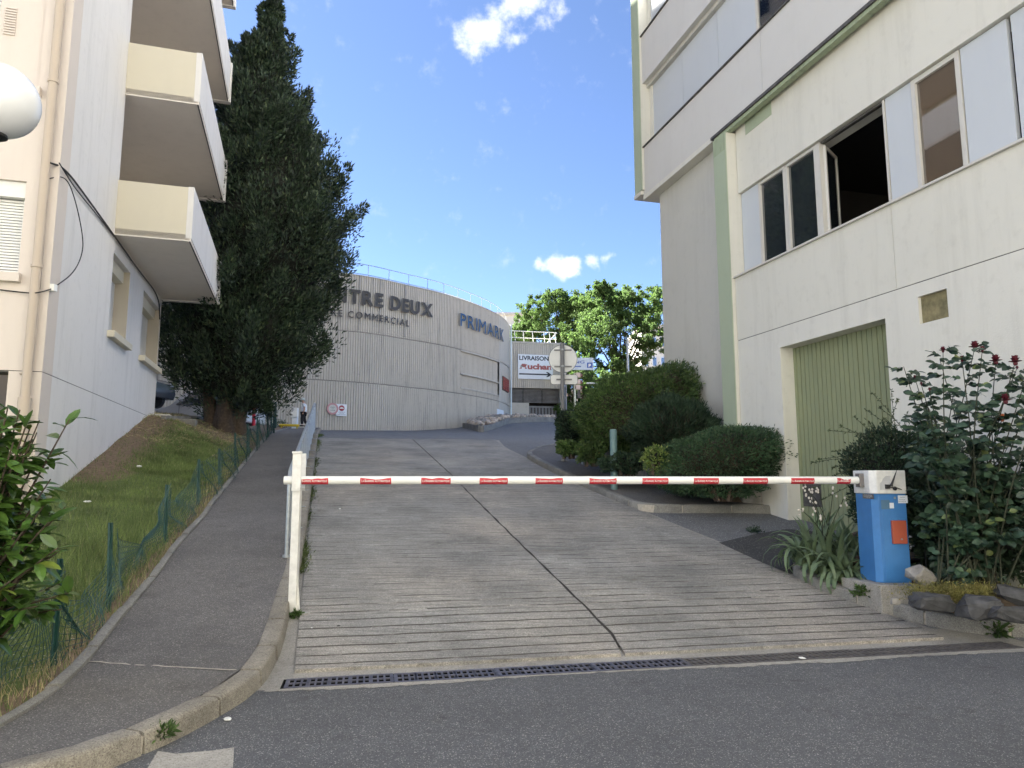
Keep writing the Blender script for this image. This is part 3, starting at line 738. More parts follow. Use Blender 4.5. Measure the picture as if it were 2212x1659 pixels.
# upper storeys
M['curtain'] = plain('pale_blue_curtain', (.55, .68, .75), .8, var=.25, scale=5)
zA = zCor + .1; nfl = 7
z0 = zCor + .0; ts = FR.t(1660, 180, 0)
for f in range(nfl):
    lo = zCor - .0 if f == 0 else zS1b + pitch * (f - 1); hi = zS2 + pitch * f
    if f == 0: lo = zCor + .046
    tj1 = FR.t(1646, 250, 0)
    FR.one('spandrel', M['spandrel'], RB, tj1 + .004, tF, -.04, -.7, lo, hi); FR.one('spandrel', M['spandrel'], RB, tN, tj1 - .004, -.04, -.7, lo, hi)
    FR.one('window_sill', M['gutter'], RB, tN, tF, -.0, -.7, hi + .001, hi + .03)
    FR.one('window_head', M['cream_grey'], RB, tN, tF - .02, -.16, -.7, zS1b + pitch * f - .10, zS1b + pitch * f - .001)
    w0 = hi + .032; w1 = zS1b + pitch * f - .102; kk = -.26
    xs_ = [1412, 1470, 1565, 1612, ]; 
    te = [FR.t(1412, 250, kk), FR.t(1477, 230, kk), FR.t(1553, 150, kk), FR.t(1635, 60, kk)]
    FR.one('corner_pier', M['cream'], RB, te[0], tF - .0, kk - .4, kk + .03, w0, w1)
    for a, b in zip(te, te[1:]): FR.one('panel', M['panel'], RB, b + .006, a - .006, kk - .04, kk, w0, w1)
    tc = te[-1]; i = 0
    while tc > tN + 2 and i < 9:
        m = MB(); a, b = tc - 1.15, tc
        for q in ((a, b, w0, w0 + .06), (a, b, w1 - .06, w1), (a, a + .06, w0 + .06, w1 - .06), (b - .06, b, w0 + .06, w1 - .06)): FR.box(m, q[0], q[1], kk - .05, kk + .02, q[2], q[3])
        o = m.build('window', M['frame'], RB); m = MB(); FR.box(m, a + .055, b - .055, kk - .02, kk - .012, w0 + .055, w1 - .055); m.build('pane', M['glass_clear'], o)
        m = MB(); FR.box(m, a + .06, b - .06, kk - .1, kk - .09, w0 + .06, w1 - .06); m.build('curtain', M['curtain'], o)
        FR.one('panel', M['panel'], RB, tc - 2.2, tc - 1.156, kk - .04, kk, w0, w1); tc -= 2.206; i += 1
zTop = zS2 + pitch * (nfl - 1) + pitch * .55
FR.one('core', M['cream'], RB, tN, tF - .02, -.71, -9, zCor + .1, zTop)
FR.one('roof', M['gutter'], RB, tN, tF, .0, -9, zTop, zTop + .25)
fin(FR.t(1386.5, 400, .04), FR.t(1372, 425, .04) , zFinB, zTop)
FR.one('fin_foot', M['cream'], RB, tF - .01, tFin, -8, .03, zFinB - .1, zFinB - .002)
FR.one('back_wall', M['cream_grey'], RB, tN, tP1, -8, -4.7, -.5, zCor)

# ================================================================== LEFT HAND BUILDING
q = at_y(247, 507, 13.5)
FL = Frame((q.x, q.y), (-.292, .956), -1)      # n points to the street (right)
tC = FL.t(91, 803); tE = FL.t(346, 700); kB = 1.38
print('left building corner t', tC, 'end', tE, 'corner', FL.P(tC, 0, 0), 'end', FL.P(tE, 0, 0))
LB = thing('apartment_building', 'pale apartment building on the left with stacked yellow-cream balconies and roller shutters', 'building', tuple(FL.P(1, -4, 1)))
zGr = FL.px(91, 803)[1]; zB0 = FL.px(247, 507)[1]; zB1 = FL.px(254, 385)[1]; zC0 = FL.px(269, 202)[1]
fp = zC0 - zB0; HT = 29.0
print('left: groove', zGr, 'balcony', zB0, zB1, 'pitch', fp)
w1a, w1z1 = FL.px(246, 545, 0); w1b = FL.t(281, 600, 0); w1z0 = FL.px(232, 703, .1)[1]
w2a, w2z1 = FL.px(311, 622, 0); w2b = tE - .12; w2z0 = w1z0
zLg = zB0 + .16                                # loggia floor
t_l = FL.t(258, 384, 0)
print('windows', w1a, w1b, w1z0, w1z1, w2a, w2b, w2z1)
holes = [(w1a, w1b, w1z0, w1z1), (w2a, w2b, w2z0, w1z1)]
wall_with_holes(FL, 'side_wall', M['lwhite'], LB, tC + .452, tE, zGr + .006, zB0 - .002, 0, -.45, holes)
wall_with_holes(FL, 'base_wall', M['lwhite'], LB, tC + .452, tE, -.3, zGr - .006, 0, -.45, [])
FL.one('groove', M['gutter'], LB, tC + .03, tE - .02, -.008, -.4, zGr - .02, zGr + .02)
FL.one('upper_side_wall', M['lwhite'], LB, tC + .452, t_l, 0, -.45, zB0, HT)
FL.one('loggia_wall', M['lcream'], LB, t_l - .1, tE + .02, -1.15, -1.5, zB0, HT)
FL.one('loggia_end', M['lpink'], LB, tE - .3, tE + .02, -.02, -1.14, zB0, HT)
FL.one('far_wall', M['lwhite'], LB, tE - .02, tE + .001, -.46, -15, -.3, HT)
for (a, b, z0, z1) in holes:
    m = MB(); FL.box(m, a - .01, b + .01, -.42, -.36, z0, z1); o = m.build('window', M['frame'], LB)
    m = MB(); FL.box(m, a + .05, b - .05, -.358, -.35, z0 + .05, z1 - .3); m.build('pane', M['glass'], o)
    FL.one('shutter_box', M['lcream'], LB, a + .01, b - .01, -.36, -.12, z1 - .26, z1 - .002)
    m = MB(); FL.box(m, a - .06, b + .06, -.3, .13, z0 - .13, z0 - .002); m.build('window_sill', M['lcream'], LB, bevel=.01)
    sl = MB(); ns = 22; zz = z0 + .01
    sh = MB(); FL.box(sh, a + .01, a + .05, -.3, -.25, z0, z1 - .26); sho = sh.build('shutter', M['slat'], LB)
    for i in range(ns):
        z = z0 + (z1 - .28 - z0) * i / ns; m = MB(); FL.box(m, a + .05, b - .01, -.3, -.28, z + .006, z + (z1 - .28 - z0) / ns); m.build('slat', M['slat'], sho)
# reveal linings
for (a, b, z0, z1) in holes: FL.one('reveal', M['beige'], LB, b - .012, b + .001, -.004, -.36, z0, z1 - .0)
# balconies
tB1 = FL.t(471, 645, kB)
for f in range(8):
    z0 = zB0 + fp * f; z1 = zB1 + fp * f
    if z1 > HT: break
    bal = MB(); FL.box(bal, 0, tB1, -1.1, kB - .0, z0, z0 + .14); bo = bal.build('balcony', M['soffit'], LB)
    m = MB(); FL.box(m, 0.0, .1, .0, kB - .012, z0 + .02, z1); m.build('parapet', M['lcream'], bo, bevel=.006)
    m = MB(); FL.box(m, -.003, tB1 - .12, kB - .10, kB + .015, z0 + .055, z1 + .015); m.build('parapet', M['lwhite'], bo, bevel=.006)
    m = MB(); FL.box(m, tB1 - .11, tB1 + .05, .0, kB + .05, z0 - .02, z1 + .05); m.build('end_panel', M['lwhite'], bo, bevel=.006)
    m = MB(); FL.box(m, .005, tB1 - .12, kB - .03, kB - .006, z0 - .012, z0 - .001); m.build('drip_edge', M['gutter'], bo)
    m = MB(); FL.box(m, .4, 2.3, -1.149, -1.12, z0 + .15, z0 + 2.3); dd = m.build('balcony_door', M['frame'], bo)
# front (end) wall facing the camera
FF = Frame((FL.P(tC, 0, 0).x, FL.P(tC, 0, 0).y), (-FL.n.x, -FL.n.y), -1)
if FF.n.dot(-FL.d) < 0: FF = Frame((FF.O.x, FF.O.y), (FF.d.x, FF.d.y), 1)
# roller shutter window at the left edge
rt0 = FF.t(52, 450); rz1 = FF.px(50, 391)[1]; rz0 = FF.px(50, 592)[1]; rt1 = rt0 + 1.5
pz1 = FF.px(88, 13)[1]; pz0 = FF.px(84, 192)[1]; pt0 = FF.t(92, 100)
print('front', rt0, rz0, rz1, pt0, pz0, pz1)
bt0 = FF.t(17, 820); bz1 = FF.px(17, 800)[1]
fh = [(rt0, rt1, rz0, rz1)] + [(pt0, pt0 + 1.5, pz0, pz0 + 2.2)] + [(rt0, rt1, rz0 + fp * i, rz1 + fp * i) for i in range(2, 7)]
wall_with_holes(FF, 'front_wall', M['lpink'], LB, .0, 16, zGr + .006, HT, 0, -.45, fh)
wall_with_holes(FF, 'front_base', M['lpink'], LB, .0, 16, -.3, zGr - .006, 0, -.45, [(bt0, bt0 + 1.4, -1, bz1)])
FF.one('groove', M['gutter'], LB, .01, 15, -.008, -.4, zGr - .02, zGr + .02)
# pale blue-white corner repaint strip on the front
for (a, b, z0, z1) in fh:
    m = MB(); FF.box(m, a, b, -.44, -.36, z0, z1); o = m.build('window', M['frame'], LB)
    FF.one('shutter_box', M['slat'], LB, a + .005, b - .005, -.35, -.06, z1 - .24, z1 - .002)
    m = MB(); FF.box(m, a - .05, b + .05, -.3, .1, z0 - .14, z0 - .002); m.build('window_sill', M['lpink'], LB, bevel=.01)
    zs_ = z1 - .25; sho = None; m = MB(); FF.box(m, a + .003, a + .05, -.3, -.13, z0, zs_); sho = m.build('shutter', M['slat'], LB)
    ns = 26
    for i in range(ns):
        dz = (zs_ - z0) / ns; z = z0 + dz * i; m = MB()
        FF.box(m, a + .052, b - .01, -.2, -.165, z + .003, z + dz * .8); m.build('slat', M['slat'], sho)
    m = MB(); FF.box(m, a + .06, b - .02, -.23, -.2, z0, zs_); m.build('backing', M['gutter'], sho)
# folded panelled shutter leaf beside the upper window with small louvres
a = FF.t(70, 40, .02); b = FF.t(2, 40, .02); z0 = pz0; z1 = pz0 + 2.2
m = MB(); FF.box(m, pt0 + .02, pt0 + .62, -.12, -.08, pz0 + .01, pz0 + 2.18); lf = m.build('shutter_leaf', M['panel'], LB); lf.data.materials[0] = M['lpink']
la, lb = FF.t(36, 40, -.08), FF.t(11, 40, -.08); lz0, lz1 = FF.px(20, 76, -.08)[1], FF.px(20, 14, -.08)[1]
for i in range(11):
    z = lz0 + (lz1 - lz0) * i / 11; m = MB(); FF.box(m, min(la, lb), max(la, lb), -.078, -.055, z, z + (lz1 - lz0) / 11 * .55); m.build('louvre', M['lpink'], lf)
# block volume + roof so the building is solid
m = MB(); c = [FL.P(tC + .5, -.5, 0), FL.P(tE - .05, -1.6, 0), FL.P(tE - .05, -15, 0), FL.P(tC + .5, -15, 0)]
m.hexa([Vector((p.x, p.y, zB0 + .2)) for p in c] + [Vector((p.x, p.y, HT)) for p in c]); m.build('core', M['lpink'], LB)
m = MB(); c = [FL.P(tC - .1, .1, 0), FL.P(tE + .1, .1, 0), FL.P(tE + .1, -16.5, 0), FL.P(tC - .1, -16.5, 0)]
m.hexa([Vector((p.x, p.y, HT)) for p in c] + [Vector((p.x, p.y, HT + .3)) for p in c]); m.build('roof', M['gutter'], LB)
# drain pipe with collars
pt, _ = FF.px(100, 350, .09); m = MB(); pzb = FF.px(47, 862, .09)[1]
m.tube([FF.P(pt, .1, pzb), FF.P(pt, .1, HT)], .062, 14); po = m.build('drainpipe', M['pipe'], LB); sharp(po)
m = MB(); m.tube([FF.P(pt, .1, -.2), FF.P(pt, .1, pzb + .02)], .085, 14); sharp(m.build('pipe_shoe', M['pipe'], po))
z = FF.px(70, 575, .09)[1]
while z < HT:
    m = MB(); m.tube([FF.P(pt, .1, z - .02), FF.P(pt, .1, z + .02)], .074, 14); m.build('collar', M['pipe'], po); z += fp * .98
t2 = FF.t(83, 600, .03); m = MB(); zt = FF.px(104, 385, .03)[1]; zl = FF.px(62, 800, .03)[1]
m.tube([FF.P(t2, .03, zt), FF.P(t2, .03, zl), FF.P(t2 + .12, .04, zl - .06)], .018, 8); sharp(m.build('conduit', M['pipe'], LB))
# cables
def cable(pts, r, name='cable'):
    P_ = smooth_poly3(pts, 3); m = MB(); m.tube(P_, r, 5); return m.build(name, M['black'], LB)
def smooth_poly3(P_, it):
    for _ in range(it):
        q = [P_[0]]
        for a_, b_ in zip(P_, P_[1:]): q += [a_.lerp(b_, .25), a_.lerp(b_, .75)]
        q.append(P_[-1]); P_ = q
    return P_
def fl(x, y, k=.03): t_, z_ = FL.px(x, y, k); return FL.P(t_, k, z_)
def ff(x, y, k=.03): t_, z_ = FF.px(x, y, k); return FF.P(t_, k, z_)
cable([ff(108, 352, .12), fl(140, 362), fl(190, 430), fl(247, 509), fl(300, 585, .05), fl(343, 638, .05), fl(345, 690, .05)], .016)
cable([fl(128, 352), fl(160, 405), fl(215, 470), fl(247, 512)], .010)
cable([ff(98, 388, .05), fl(140, 378, .05), fl(160, 420, .12), fl(178, 500, .14), fl(180, 545, .14), fl(160, 590, .1), fl(118, 620, .04)], .009)
cable([ff(0, 626, .03), ff(50, 632, .03), ff(80, 634, .2), fl(118, 622, .05)], .010)
cable([ff(98, 388, .03), ff(94, 500, .03), ff(86, 625, .03)], .007)
m = MB(); c = fl(114, 622, .03); m.box(c, (.09, .09, .11)); m.build('junction_box', M['white'], LB, bevel=.01)
# unseen tower added farther left to cast shade on the ramp and facade
NB = thing('shade_tower', 'plain beige unseen tower added behind the left building to cast shade', 'building', (-31, 36, 3))
def nbox(name, z0, z1, g, mat):
    m = MB(); m.box((-31, 36.5, (z0 + z1) / 2), (14 + g, 35 + g, z1 - z0)); return m.build(name, mat, NB)
nbox('wall', 1, 44, 0, M['lpink']); nbox('roof', 44, 44.4, .5, M['gutter'])
for f in range(13):
    for j in range(7):
        m = MB(); m.box((-23.98, 22 + j * 4.6, 5.5 + f * 2.95), (.1, 1.4, 1.5)); o = m.build('window', M['frame'], NB); m = MB(); m.box((-23.92, 22 + j * 4.6, 5.5 + f * 2.95), (.02, 1.2, 1.3)); m.build('pane', M['glass'], o)
# two unseen blocks added behind the camera to bounce sunlight into the street
def plain_block(label, x0, x1, y0, y1, zt, mat, nf, step=3.4):
    B = thing('bounce_block', label, 'building', ((x0 + x1) / 2, (y0 + y1) / 2, 0))
    m = MB(); m.box(((x0 + x1) / 2, (y0 + y1) / 2, zt / 2 - .5), (x1 - x0, y1 - y0, zt + 1)); m.build('wall', mat, B)
    m = MB(); m.box(((x0 + x1) / 2, (y0 + y1) / 2, zt + .15), (x1 - x0 + .6, y1 - y0 + .6, .3)); m.build('roof', M['gutter'], B)
    for f in range(nf):
        x = x0 + 1.6
        while x < x1 - 1.2:
            m = MB(); m.box((x, y1 + .01, 1.9 + f * 2.9), (1.3, .06, 1.4)); o = m.build('window', M['frame'], B)
            m = MB(); m.box((x, y1 + .05, 1.9 + f * 2.9), (1.1, .02, 1.2)); m.build('pane', M['glass'], o); x += step
    return B
plain_block('long cream unseen block added behind the viewer to bounce sunlight', -26, 12, -26, -13, 20, M['cream'], 6)
plain_block('white unseen block added behind the viewer to bounce sunlight', 14, 40, -24, -11, 17, M['cream'], 5)
# ================================================================== SHOPPING CENTRE (curved ribbed concrete)
def text_mesh(s, size=1.0, ext=0.0, bold=0.0, spacing=1.0):
    cu = bpy.data.curves.new('t', 'FONT'); cu.body = s; cu.size = size; cu.extrude = ext; cu.offset = bold; cu.space_character = spacing; cu.resolution_u = 4
    o = bpy.data.objects.new('t', cu); C.objects.link(o); dg = bpy.context.evaluated_depsgraph_get(); dg.update()
    me = bpy.data.meshes.new_from_object(o.evaluated_get(dg)); bpy.data.objects.remove(o); bpy.data.curves.remove(cu)
    vs = [v.co.copy() for v in me.vertices]; fs = [tuple(p.vertices) for p in me.polygons]; bpy.data.meshes.remove(me); return vs, fs
def bounds(vs): 
    return min(v.x for v in vs), max(v.x for v in vs), min(v.y for v in vs), max(v.y for v in vs)

TOPZ = 13.5
cp = [at_z(x, y, TOPZ) for x, y in ((747, 590), (809, 599), (876, 615), (941, 629), (999, 647), (1047, 665), (1081, 682), (1097, 699))]
cp = [Vector((p.x, p.y, 0)) for p in cp]
d = (cp[1] - cp[0]).normalized(); pre = []; p = cp[0]; a = math.atan2(d.y, d.x)
for i in range(4):
    a -= rad(2.5); p = p - Vector((math.cos(a), math.sin(a), 0)) * 2.4; pre.append(p)
d = (cp[-1] - cp[-2]).normalized()
line = pre[::-1] + cp + [cp[-1] + d * 2.5 + Vector((-.3, 0, 0)), cp[-1] + d * 6 + Vector((-1.6, 0, 0))]
line = smooth_poly(line, 3)
CV, CTOT = resample(line, step=.25)
print('mall curve len', CTOT, CV[0], CV[-1])
def cpos(l, k=0.0):
    f = max(0, min(len(CV) - 1.001, l / CTOT * (len(CV) - 1))); i = int(f); p = CV[i].lerp(CV[i + 1], f - i)
    t = (CV[min(len(CV) - 1, i + 2)] - CV[max(0, i - 1)]); t.normalize(); return p + Vector((t.y, -t.x, 0)) * k
def cpx(px, py, k=0.0):
    """pixel -> (arc length, z) on the curved wall"""
    d = raydir(px, py); az = d.x / d.y; best = None
    for i in range(len(CV) - 1):
        a = cpos(i * CTOT / (len(CV) - 1), k); b = cpos((i + 1) * CTOT / (len(CV) - 1), k); fa = a.x / a.y - az; fb = b.x / b.y - az
        if fa <= 0 < fb or fa < 0 <= fb:
            f = fa / (fa - fb); p = a.lerp(b, f); return (i + f) * CTOT / (len(CV) - 1), EYE.z + p.y / d.y * d.z
    return None
SC = thing('shopping_centre', 'curved grey ribbed concrete shopping centre with lettering on its wall', 'building', tuple(cpos(CTOT / 2, -3) + Vector((0, 0, 4.5))))
def ribbed(posf, l0, l1, z0, z1, pitch_=.15, depth=.06):
    m = MB(); vs = []; n = int((l1 - l0) / pitch_); pp = (l1 - l0) / n
    prof = [(0, 0), (.18, 0), (.3, depth), (.68, depth), (.8, 0)]
    rs = random.Random(4)
    for i in range(n):
        j = rs.uniform(-.004, .004)
        for f, dk_ in prof:
            q = posf(l0 + pp * (i + f), dk_ + j); vs += [(q.x, q.y, z0), (q.x, q.y, z1)]
    q = posf(l1, 0); vs += [(q.x, q.y, z0), (q.x, q.y, z1)]
    m.add(vs, [(2 * i, 2 * i + 2, 2 * i + 3, 2 * i + 1) for i in range(len(vs) // 2 - 1)]); return m
zl1 = (cpx(760, 716)[1] + cpx(994, 755)[1]) / 2; zl2 = (cpx(720, 824)[1] + cpx(985, 848)[1]) / 2
lP0, zq = cpx(994, 760); lP1 = cpx(1077, 790)[0]; zP1 = cpx(994, 757)[1]; zP0 = cpx(994, 838)[1]
lw0 = cpx(1083, 830)[0]; lw1 = cpx(1095, 830)[0]; lEnd = CTOT
zPm = cpx(994, 807)[1]
print('lines', zl1, zl2, 'panel', lP0, lP1, zP0, zP1, zPm, lw0, lw1)
for (z0, z1) in ((3.0, zl2 - .03), (zl2 + .03, zl1 - .03), (zl1 + .03, TOPZ - .05)):
    segs = [(0, lP0), (lP0, lP1)] if abs(z0 - zl2 - .03) < .01 else [(0, lP1)]
    for (a, b) in segs:
        if a == lP0: 
            m = ribbed(cpos, a, b, z0, zP0); m.build('wall_band', M['concrete'], SC)
            m = ribbed(cpos, a, b, zP1, z1); m.build('wall_band', M['concrete'], SC)
        else: ribbed(cpos, a, b, z0, z1).build('wall_band', M['concrete'], SC)
    # smooth end of the curve
    m = MB(); vs = []
    hole = z0 < cpx(1089, 830)[1] < z1
    ls = [lP1 + (lEnd - lP1) * i / 24 for i in range(25)]
    for l in ls: q = cpos(l, .05); vs += [(q.x, q.y, z0), (q.x, q.y, z1)]
    m.add(vs, [(2 * i, 2 * i + 2, 2 * i + 3, 2 * i + 1) for i in range(24)]); m.build('smooth_wall', M['concrete_smooth'], SC)
# recessed grooves between the bands
for z in (zl1, zl2):
    m = MB(); vs = []
    for i in range(90): q = cpos(CTOT * i / 89, -.02); vs += [(q.x, q.y, z - .04), (q.x, q.y, z + .04)]
    m.add(vs, [(2 * i, 2 * i + 2, 2 * i + 3, 2 * i + 1) for i in range(89)]); m.build('groove', M['concrete_groove'], SC)
# recessed ribbed panels
back = lambda l, k: cpos(l, k - .12)
ribbed(back, lP0, lP1, zP0, zPm - .05).build('recessed_panel', M['concrete'], SC); ribbed(back, lP0, lP1, zPm + .05, zP1).build('recessed_panel', M['concrete'], SC)
for z, th in ((zPm, .05), (zP1, .05), (zP0, .04)):
    m = MB(); vs = []
    for i in range(20):
        l = lP0 + (lP1 - lP0) * i / 19
        for k_, zz in ((-.14, z - th), (.1, z - th), (.1, z + th), (-.14, z + th)): q = cpos(l, k_); vs.append((q.x, q.y, zz))
    m.add(vs, [(4 * i + j, 4 * i + 4 + j, 4 * i + 4 + (j + 1) % 4, 4 * i + (j + 1) % 4) for i in range(19) for j in range(4)]); m.build('ledge', M['concrete_smooth'], SC)
# red louvred vent
zv0, zv1 = cpx(1089, 845)[1], cpx(1089, 815)[1]
m = MB(); c0, c1 = cpos(lw0, .06), cpos(lw1, .06); o_ = cpos((lw0 + lw1) / 2, .12) - cpos((lw0 + lw1) / 2, .06)
m.hexa([Vector((p.x, p.y, z)) for z in (zv0, zv1) for p in (c0, c0 + o_, c1 + o_, c1)]); ve = m.build('vent', M['gutter'], SC)
for i in range(6):
    z = zv0 + .05 + (zv1 - zv0 - .1) * i / 6; m = MB(); m.hexa([Vector((p.x, p.y, zz)) for zz in (z, z + (zv1 - zv0) / 6 * .75) for p in (c0 + o_, c0 + o_ * 2, c1 + o_ * 2, c1 + o_)]); m.build('slat', M['louvre_red'], ve)
# small white door panel at the foot of the wall
m = MB(); a, z0 = cpx(1071, 913); b, _ = cpx(1085, 912); z1 = cpx(1071, 883)[1]
c0, c1 = cpos(a, .08), cpos(b, .08); m.hexa([Vector((p.x, p.y, z)) for z in (z0, z1) for p in (c0, c0 + o_ * .5, c1 + o_ * .5, c1)]); m.build('panel', M['sign_white'], SC)
# cap and body
m = MB(); vs = []
n = 110
for i in range(n):
    a = cpos(CTOT * i / (n - 1), .075); b = cpos(CTOT * i / (n - 1), -.35); vs += [(a.x, a.y, TOPZ - .05), (a.x, a.y, TOPZ), (b.x, b.y, TOPZ), (b.x, b.y, TOPZ - .4)]
m.add(vs, [(4 * i + j, 4 * i + 4 + j, 4 * i + 5 + j, 4 * i + 1 + j) for i in range(n - 1) for j in range(3)]); m.build('coping', M['concrete_smooth'], SC)
m = MB(); base = [cpos(CTOT * i / 30, -.3) for i in range(31)]; poly = [(p.x, p.y) for p in base] + [(-6, 80), (-30, 80), (base[0].x - 1.5, base[0].y + 2)]
m.prism(poly, 2, TOPZ - .45); m.build('core', M['concrete_smooth'], SC)
# faint panel seams (light vertical lines near the parapet)
for x in (776, 820, 874): 
    l = cpx(x, 640)[0]; m = MB(); q0 = cpos(l - .03, .075); q1 = cpos(l + .03, .075); q2 = cpos(l + .03, .10); q3 = cpos(l - .03, .10)
    m.hexa([Vector((p.x, p.y, z)) for z in (zl1 + .1, TOPZ - .06) for p in (q0, q3, q2, q1)]); m.build('seam_strip', M['letter_edge'], SC)
# lettering
def curve_text(s, l_end, zc0, zc1, l_start, mat, ext=.10, bold=0.02, off=.16, sp=1.0, l_from=None, slope=0.0):
    """whole word laid out so that it ends at l_end; each letter is one part"""
    vs, fs = text_mesh(s.replace(' ', 'n'), 1.0, 0, bold, sp)   # measure
    # layout letter by letter
    xs_ = 0; items = []
    for ch in s:
        if ch == ' ': xs_ += .38; continue
        v, f = text_mesh(ch, 1.0, 0.0, bold); x0, x1, y0, y1 = bounds(v); items.append((ch, xs_ - x0, v, f)); xs_ += (x1 - x0) + .13 * sp
    tot = xs_ - .13 * sp; sc = (l_end - l_start) / tot; cap = .72; sz = (zc1 - zc0) / cap
    for ch, dx, v, f in items:
        m = MB(); n = len(v); V = []
        for k_ in (off, off + ext):
            for q in v: 
                p = cpos(l_start + (q.x + dx) * sc, k_); V.append((p.x, p.y, zc0 + q.y * sz))
        # faces front/back and rim
        em = {}
        for fc in f:
            for i in range(len(fc)): e = (fc[i], fc[(i + 1) % len(fc)]); em[e] = em.get(e, 0) + 1
        m.cm = 0; m.add(V, [])
        m.f += [tuple(i + n for i in fc) for fc in f]; m.m += [0] * len(f)
        m.f += [tuple(reversed(fc)) for fc in f]; m.m += [1] * len(f)
        rim = [e for e in em if (e[1], e[0]) not in em]
        m.f += [(a, b, b + n, a + n) for a, b in rim]; m.m += [1] * len(rim)
        m.build('letter', [mat, M['letter_edge']], SC)
lE = cpx(929, 672)[0]; lT = cpx(752, 632)[0]; zD0 = cpx(900, 680)[1]; zD1 = cpx(900, 653)[1]
print('centre deux', lT, lE, zD0, zD1, cpx(760, 655), cpx(760, 628))
# CENTRE DEUX: T starts at lT, X ends at lE
def frac(s, ch_index, sp=1.0, bold=.02):
    xs_ = 0; st = 0
    for i, ch in enumerate(s):
        if i == ch_index: st = xs_
        if ch == ' ': xs_ += .38; continue
        v, f = text_mesh(ch, 1.0, 0, bold); x0, x1, _, _ = bounds(v); xs_ += x1 - x0 + .13 * sp
    return st / (xs_ - .13 * sp)
fr_ = frac('CENTRE DEUX', 3); lS = (lT - fr_ * lE) / (1 - fr_)
curve_text('CENTRE DEUX', lE, zD0, zD1, lS, M['letter'], ext=.14, bold=.035)
lE2 = cpx(880, 697)[0]; lC2 = cpx(750, 678)[0]; fr_ = frac('CENTRE COMMERCIAL', 7, 2.2, 0); lS2 = (lC2 - fr_ * lE2) / (1 - fr_)
zc0 = cpx(860, 703)[1]; zc1 = cpx(860, 689)[1]
curve_text('CENTRE COMMERCIAL', lE2, zc0, zc1, lS2, M['letter'], ext=.08, bold=0, sp=2.2)
lp0 = cpx(988, 690)[0]; lp1 = cpx(1081, 722)[0]; zp0 = cpx(1035, 719)[1]; zp1 = cpx(1035, 691)[1]
curve_text('PRIMARK', lp1, zp0, zp1, lp0, M['letter_blue'], ext=.12, bold=0.0, sp=1.2)
# roof edge railing
RG = thing('roof_railing', 'thin pale blue railing along the curved roof edge', 'railing', tuple(cpos(CTOT * .5, -.3) + Vector((0, 0, TOPZ))))
for zz in (.16, .78):
    m = MB(); m.tube([cpos(CTOT * i / 80, -.25) + Vector((0, 0, TOPZ + zz)) for i in range(81)], .02, 6); m.build('rail', M['galv'], RG)
l = .6
while l < CTOT:
    m = MB(); p = cpos(l, -.25); m.tube([p + Vector((0, 0, TOPZ - .05)), p + Vector((0, 0, TOPZ + .78))], .02, 6); m.build('post', M['galv'], RG); l += 1.5
# two signs on the wall
def disc(m, c, nx, ny, nn, r, k0, k1, n=32, ri=0):
    """disc in plane nx,ny with normal nn"""
    vs = [c + nx * (r * math.cos(2 * math.pi * i / n)) + ny * (r * math.sin(2 * math.pi * i / n)) + nn * k for k in (k0, k1) for i in range(n)]
    m.add(vs, [tuple(reversed(range(n))), tuple(range(n, 2 * n))] + [(i, (i + 1) % n, n + (i + 1) % n, n + i) for i in range(n)])
def flat_text(s, c, nx, ny, nn, height, width, k, mat, name, parent, bold=0.0):
    v, f = text_mesh(s, 1.0, 0, bold); x0, x1, y0, y1 = bounds(v); sy = height / .72; sx = sy if width is None else width / (x1 - x0)
    m = MB(); m.add([c + nx * ((q.x - (x0 + x1) / 2) * sx) + ny * (q.y * sy) + nn * k for q in v], f); return m.build(name, mat, parent)
Z_ = Vector((0, 0, 1))
l, z = cpx(718, 883, .1); c = cpos(l, .12) + Vector((0, 0, z)); tx = (cpos(l + .2) - cpos(l - .2)).normalized(); nn = Vector((tx.y, -tx.x, 0)); pxm = c.y / FPX
S1 = thing('round_sign', 'faded round red rimmed prohibition sign on the ribbed wall', 'sign', tuple(c))
m = MB(); disc(m, c, tx, Z_, nn, 12.6 * pxm, 0, .03); m.build('plate', plain('faded_red', (.50, .25, .26), .5, var=.1), S1)
m = MB(); disc(m, c, tx, Z_, nn, 8.7 * pxm, .031, .034); m.build('centre_disc', plain('faded_white', (.55, .55, .5), .5, var=.1), S1)
for i, s_ in enumerate(('INTERDIT', 'AUX', '2 ROUES')): flat_text(s_, c + Z_ * ((2.3 - 3.3 * i) * pxm), tx, Z_, nn, 1.7 * pxm, (10, 5, 11)[i] * pxm, .038, M['black_print'], 'lettering', S1, .02)
l, z = cpx(737.5, 886, .1); c = cpos(l, .12) + Vector((0, 0, z))
S2 = thing('car_sign', 'white square sign with a red disc and car symbol on the ribbed wall', 'sign', tuple(c))
hw, hh = 11.5 * pxm, 13 * pxm
m = MB(); m.hexa([c + tx * a + nn * b + Z_ * zz for zz in (-hh, hh) for a, b in ((-hw, 0), (hw, 0), (hw, .02), (-hw, .02))]); m.build('plate', M['sign_white'], S2)
cc = c + Z_ * (4.2 * pxm); m = MB(); disc(m, cc, tx, Z_, nn, 6.3 * pxm, .021, .026); m.build('red_disc', plain('dark_red_print', (.30, .03, .05), .5), S2)
m = MB(); car = [(-4.8, -1), (-4.8, .4), (-2.8, .7), (-1.8, 2), (1.6, 2.1), (2.9, .8), (4.7, .5), (4.8, -1)]
m.add([cc + tx * (a * pxm) + Z_ * (b * pxm) + nn * .03 for a, b in car], [tuple(reversed(range(8)))]); m.build('car_symbol', M['white'], S2)
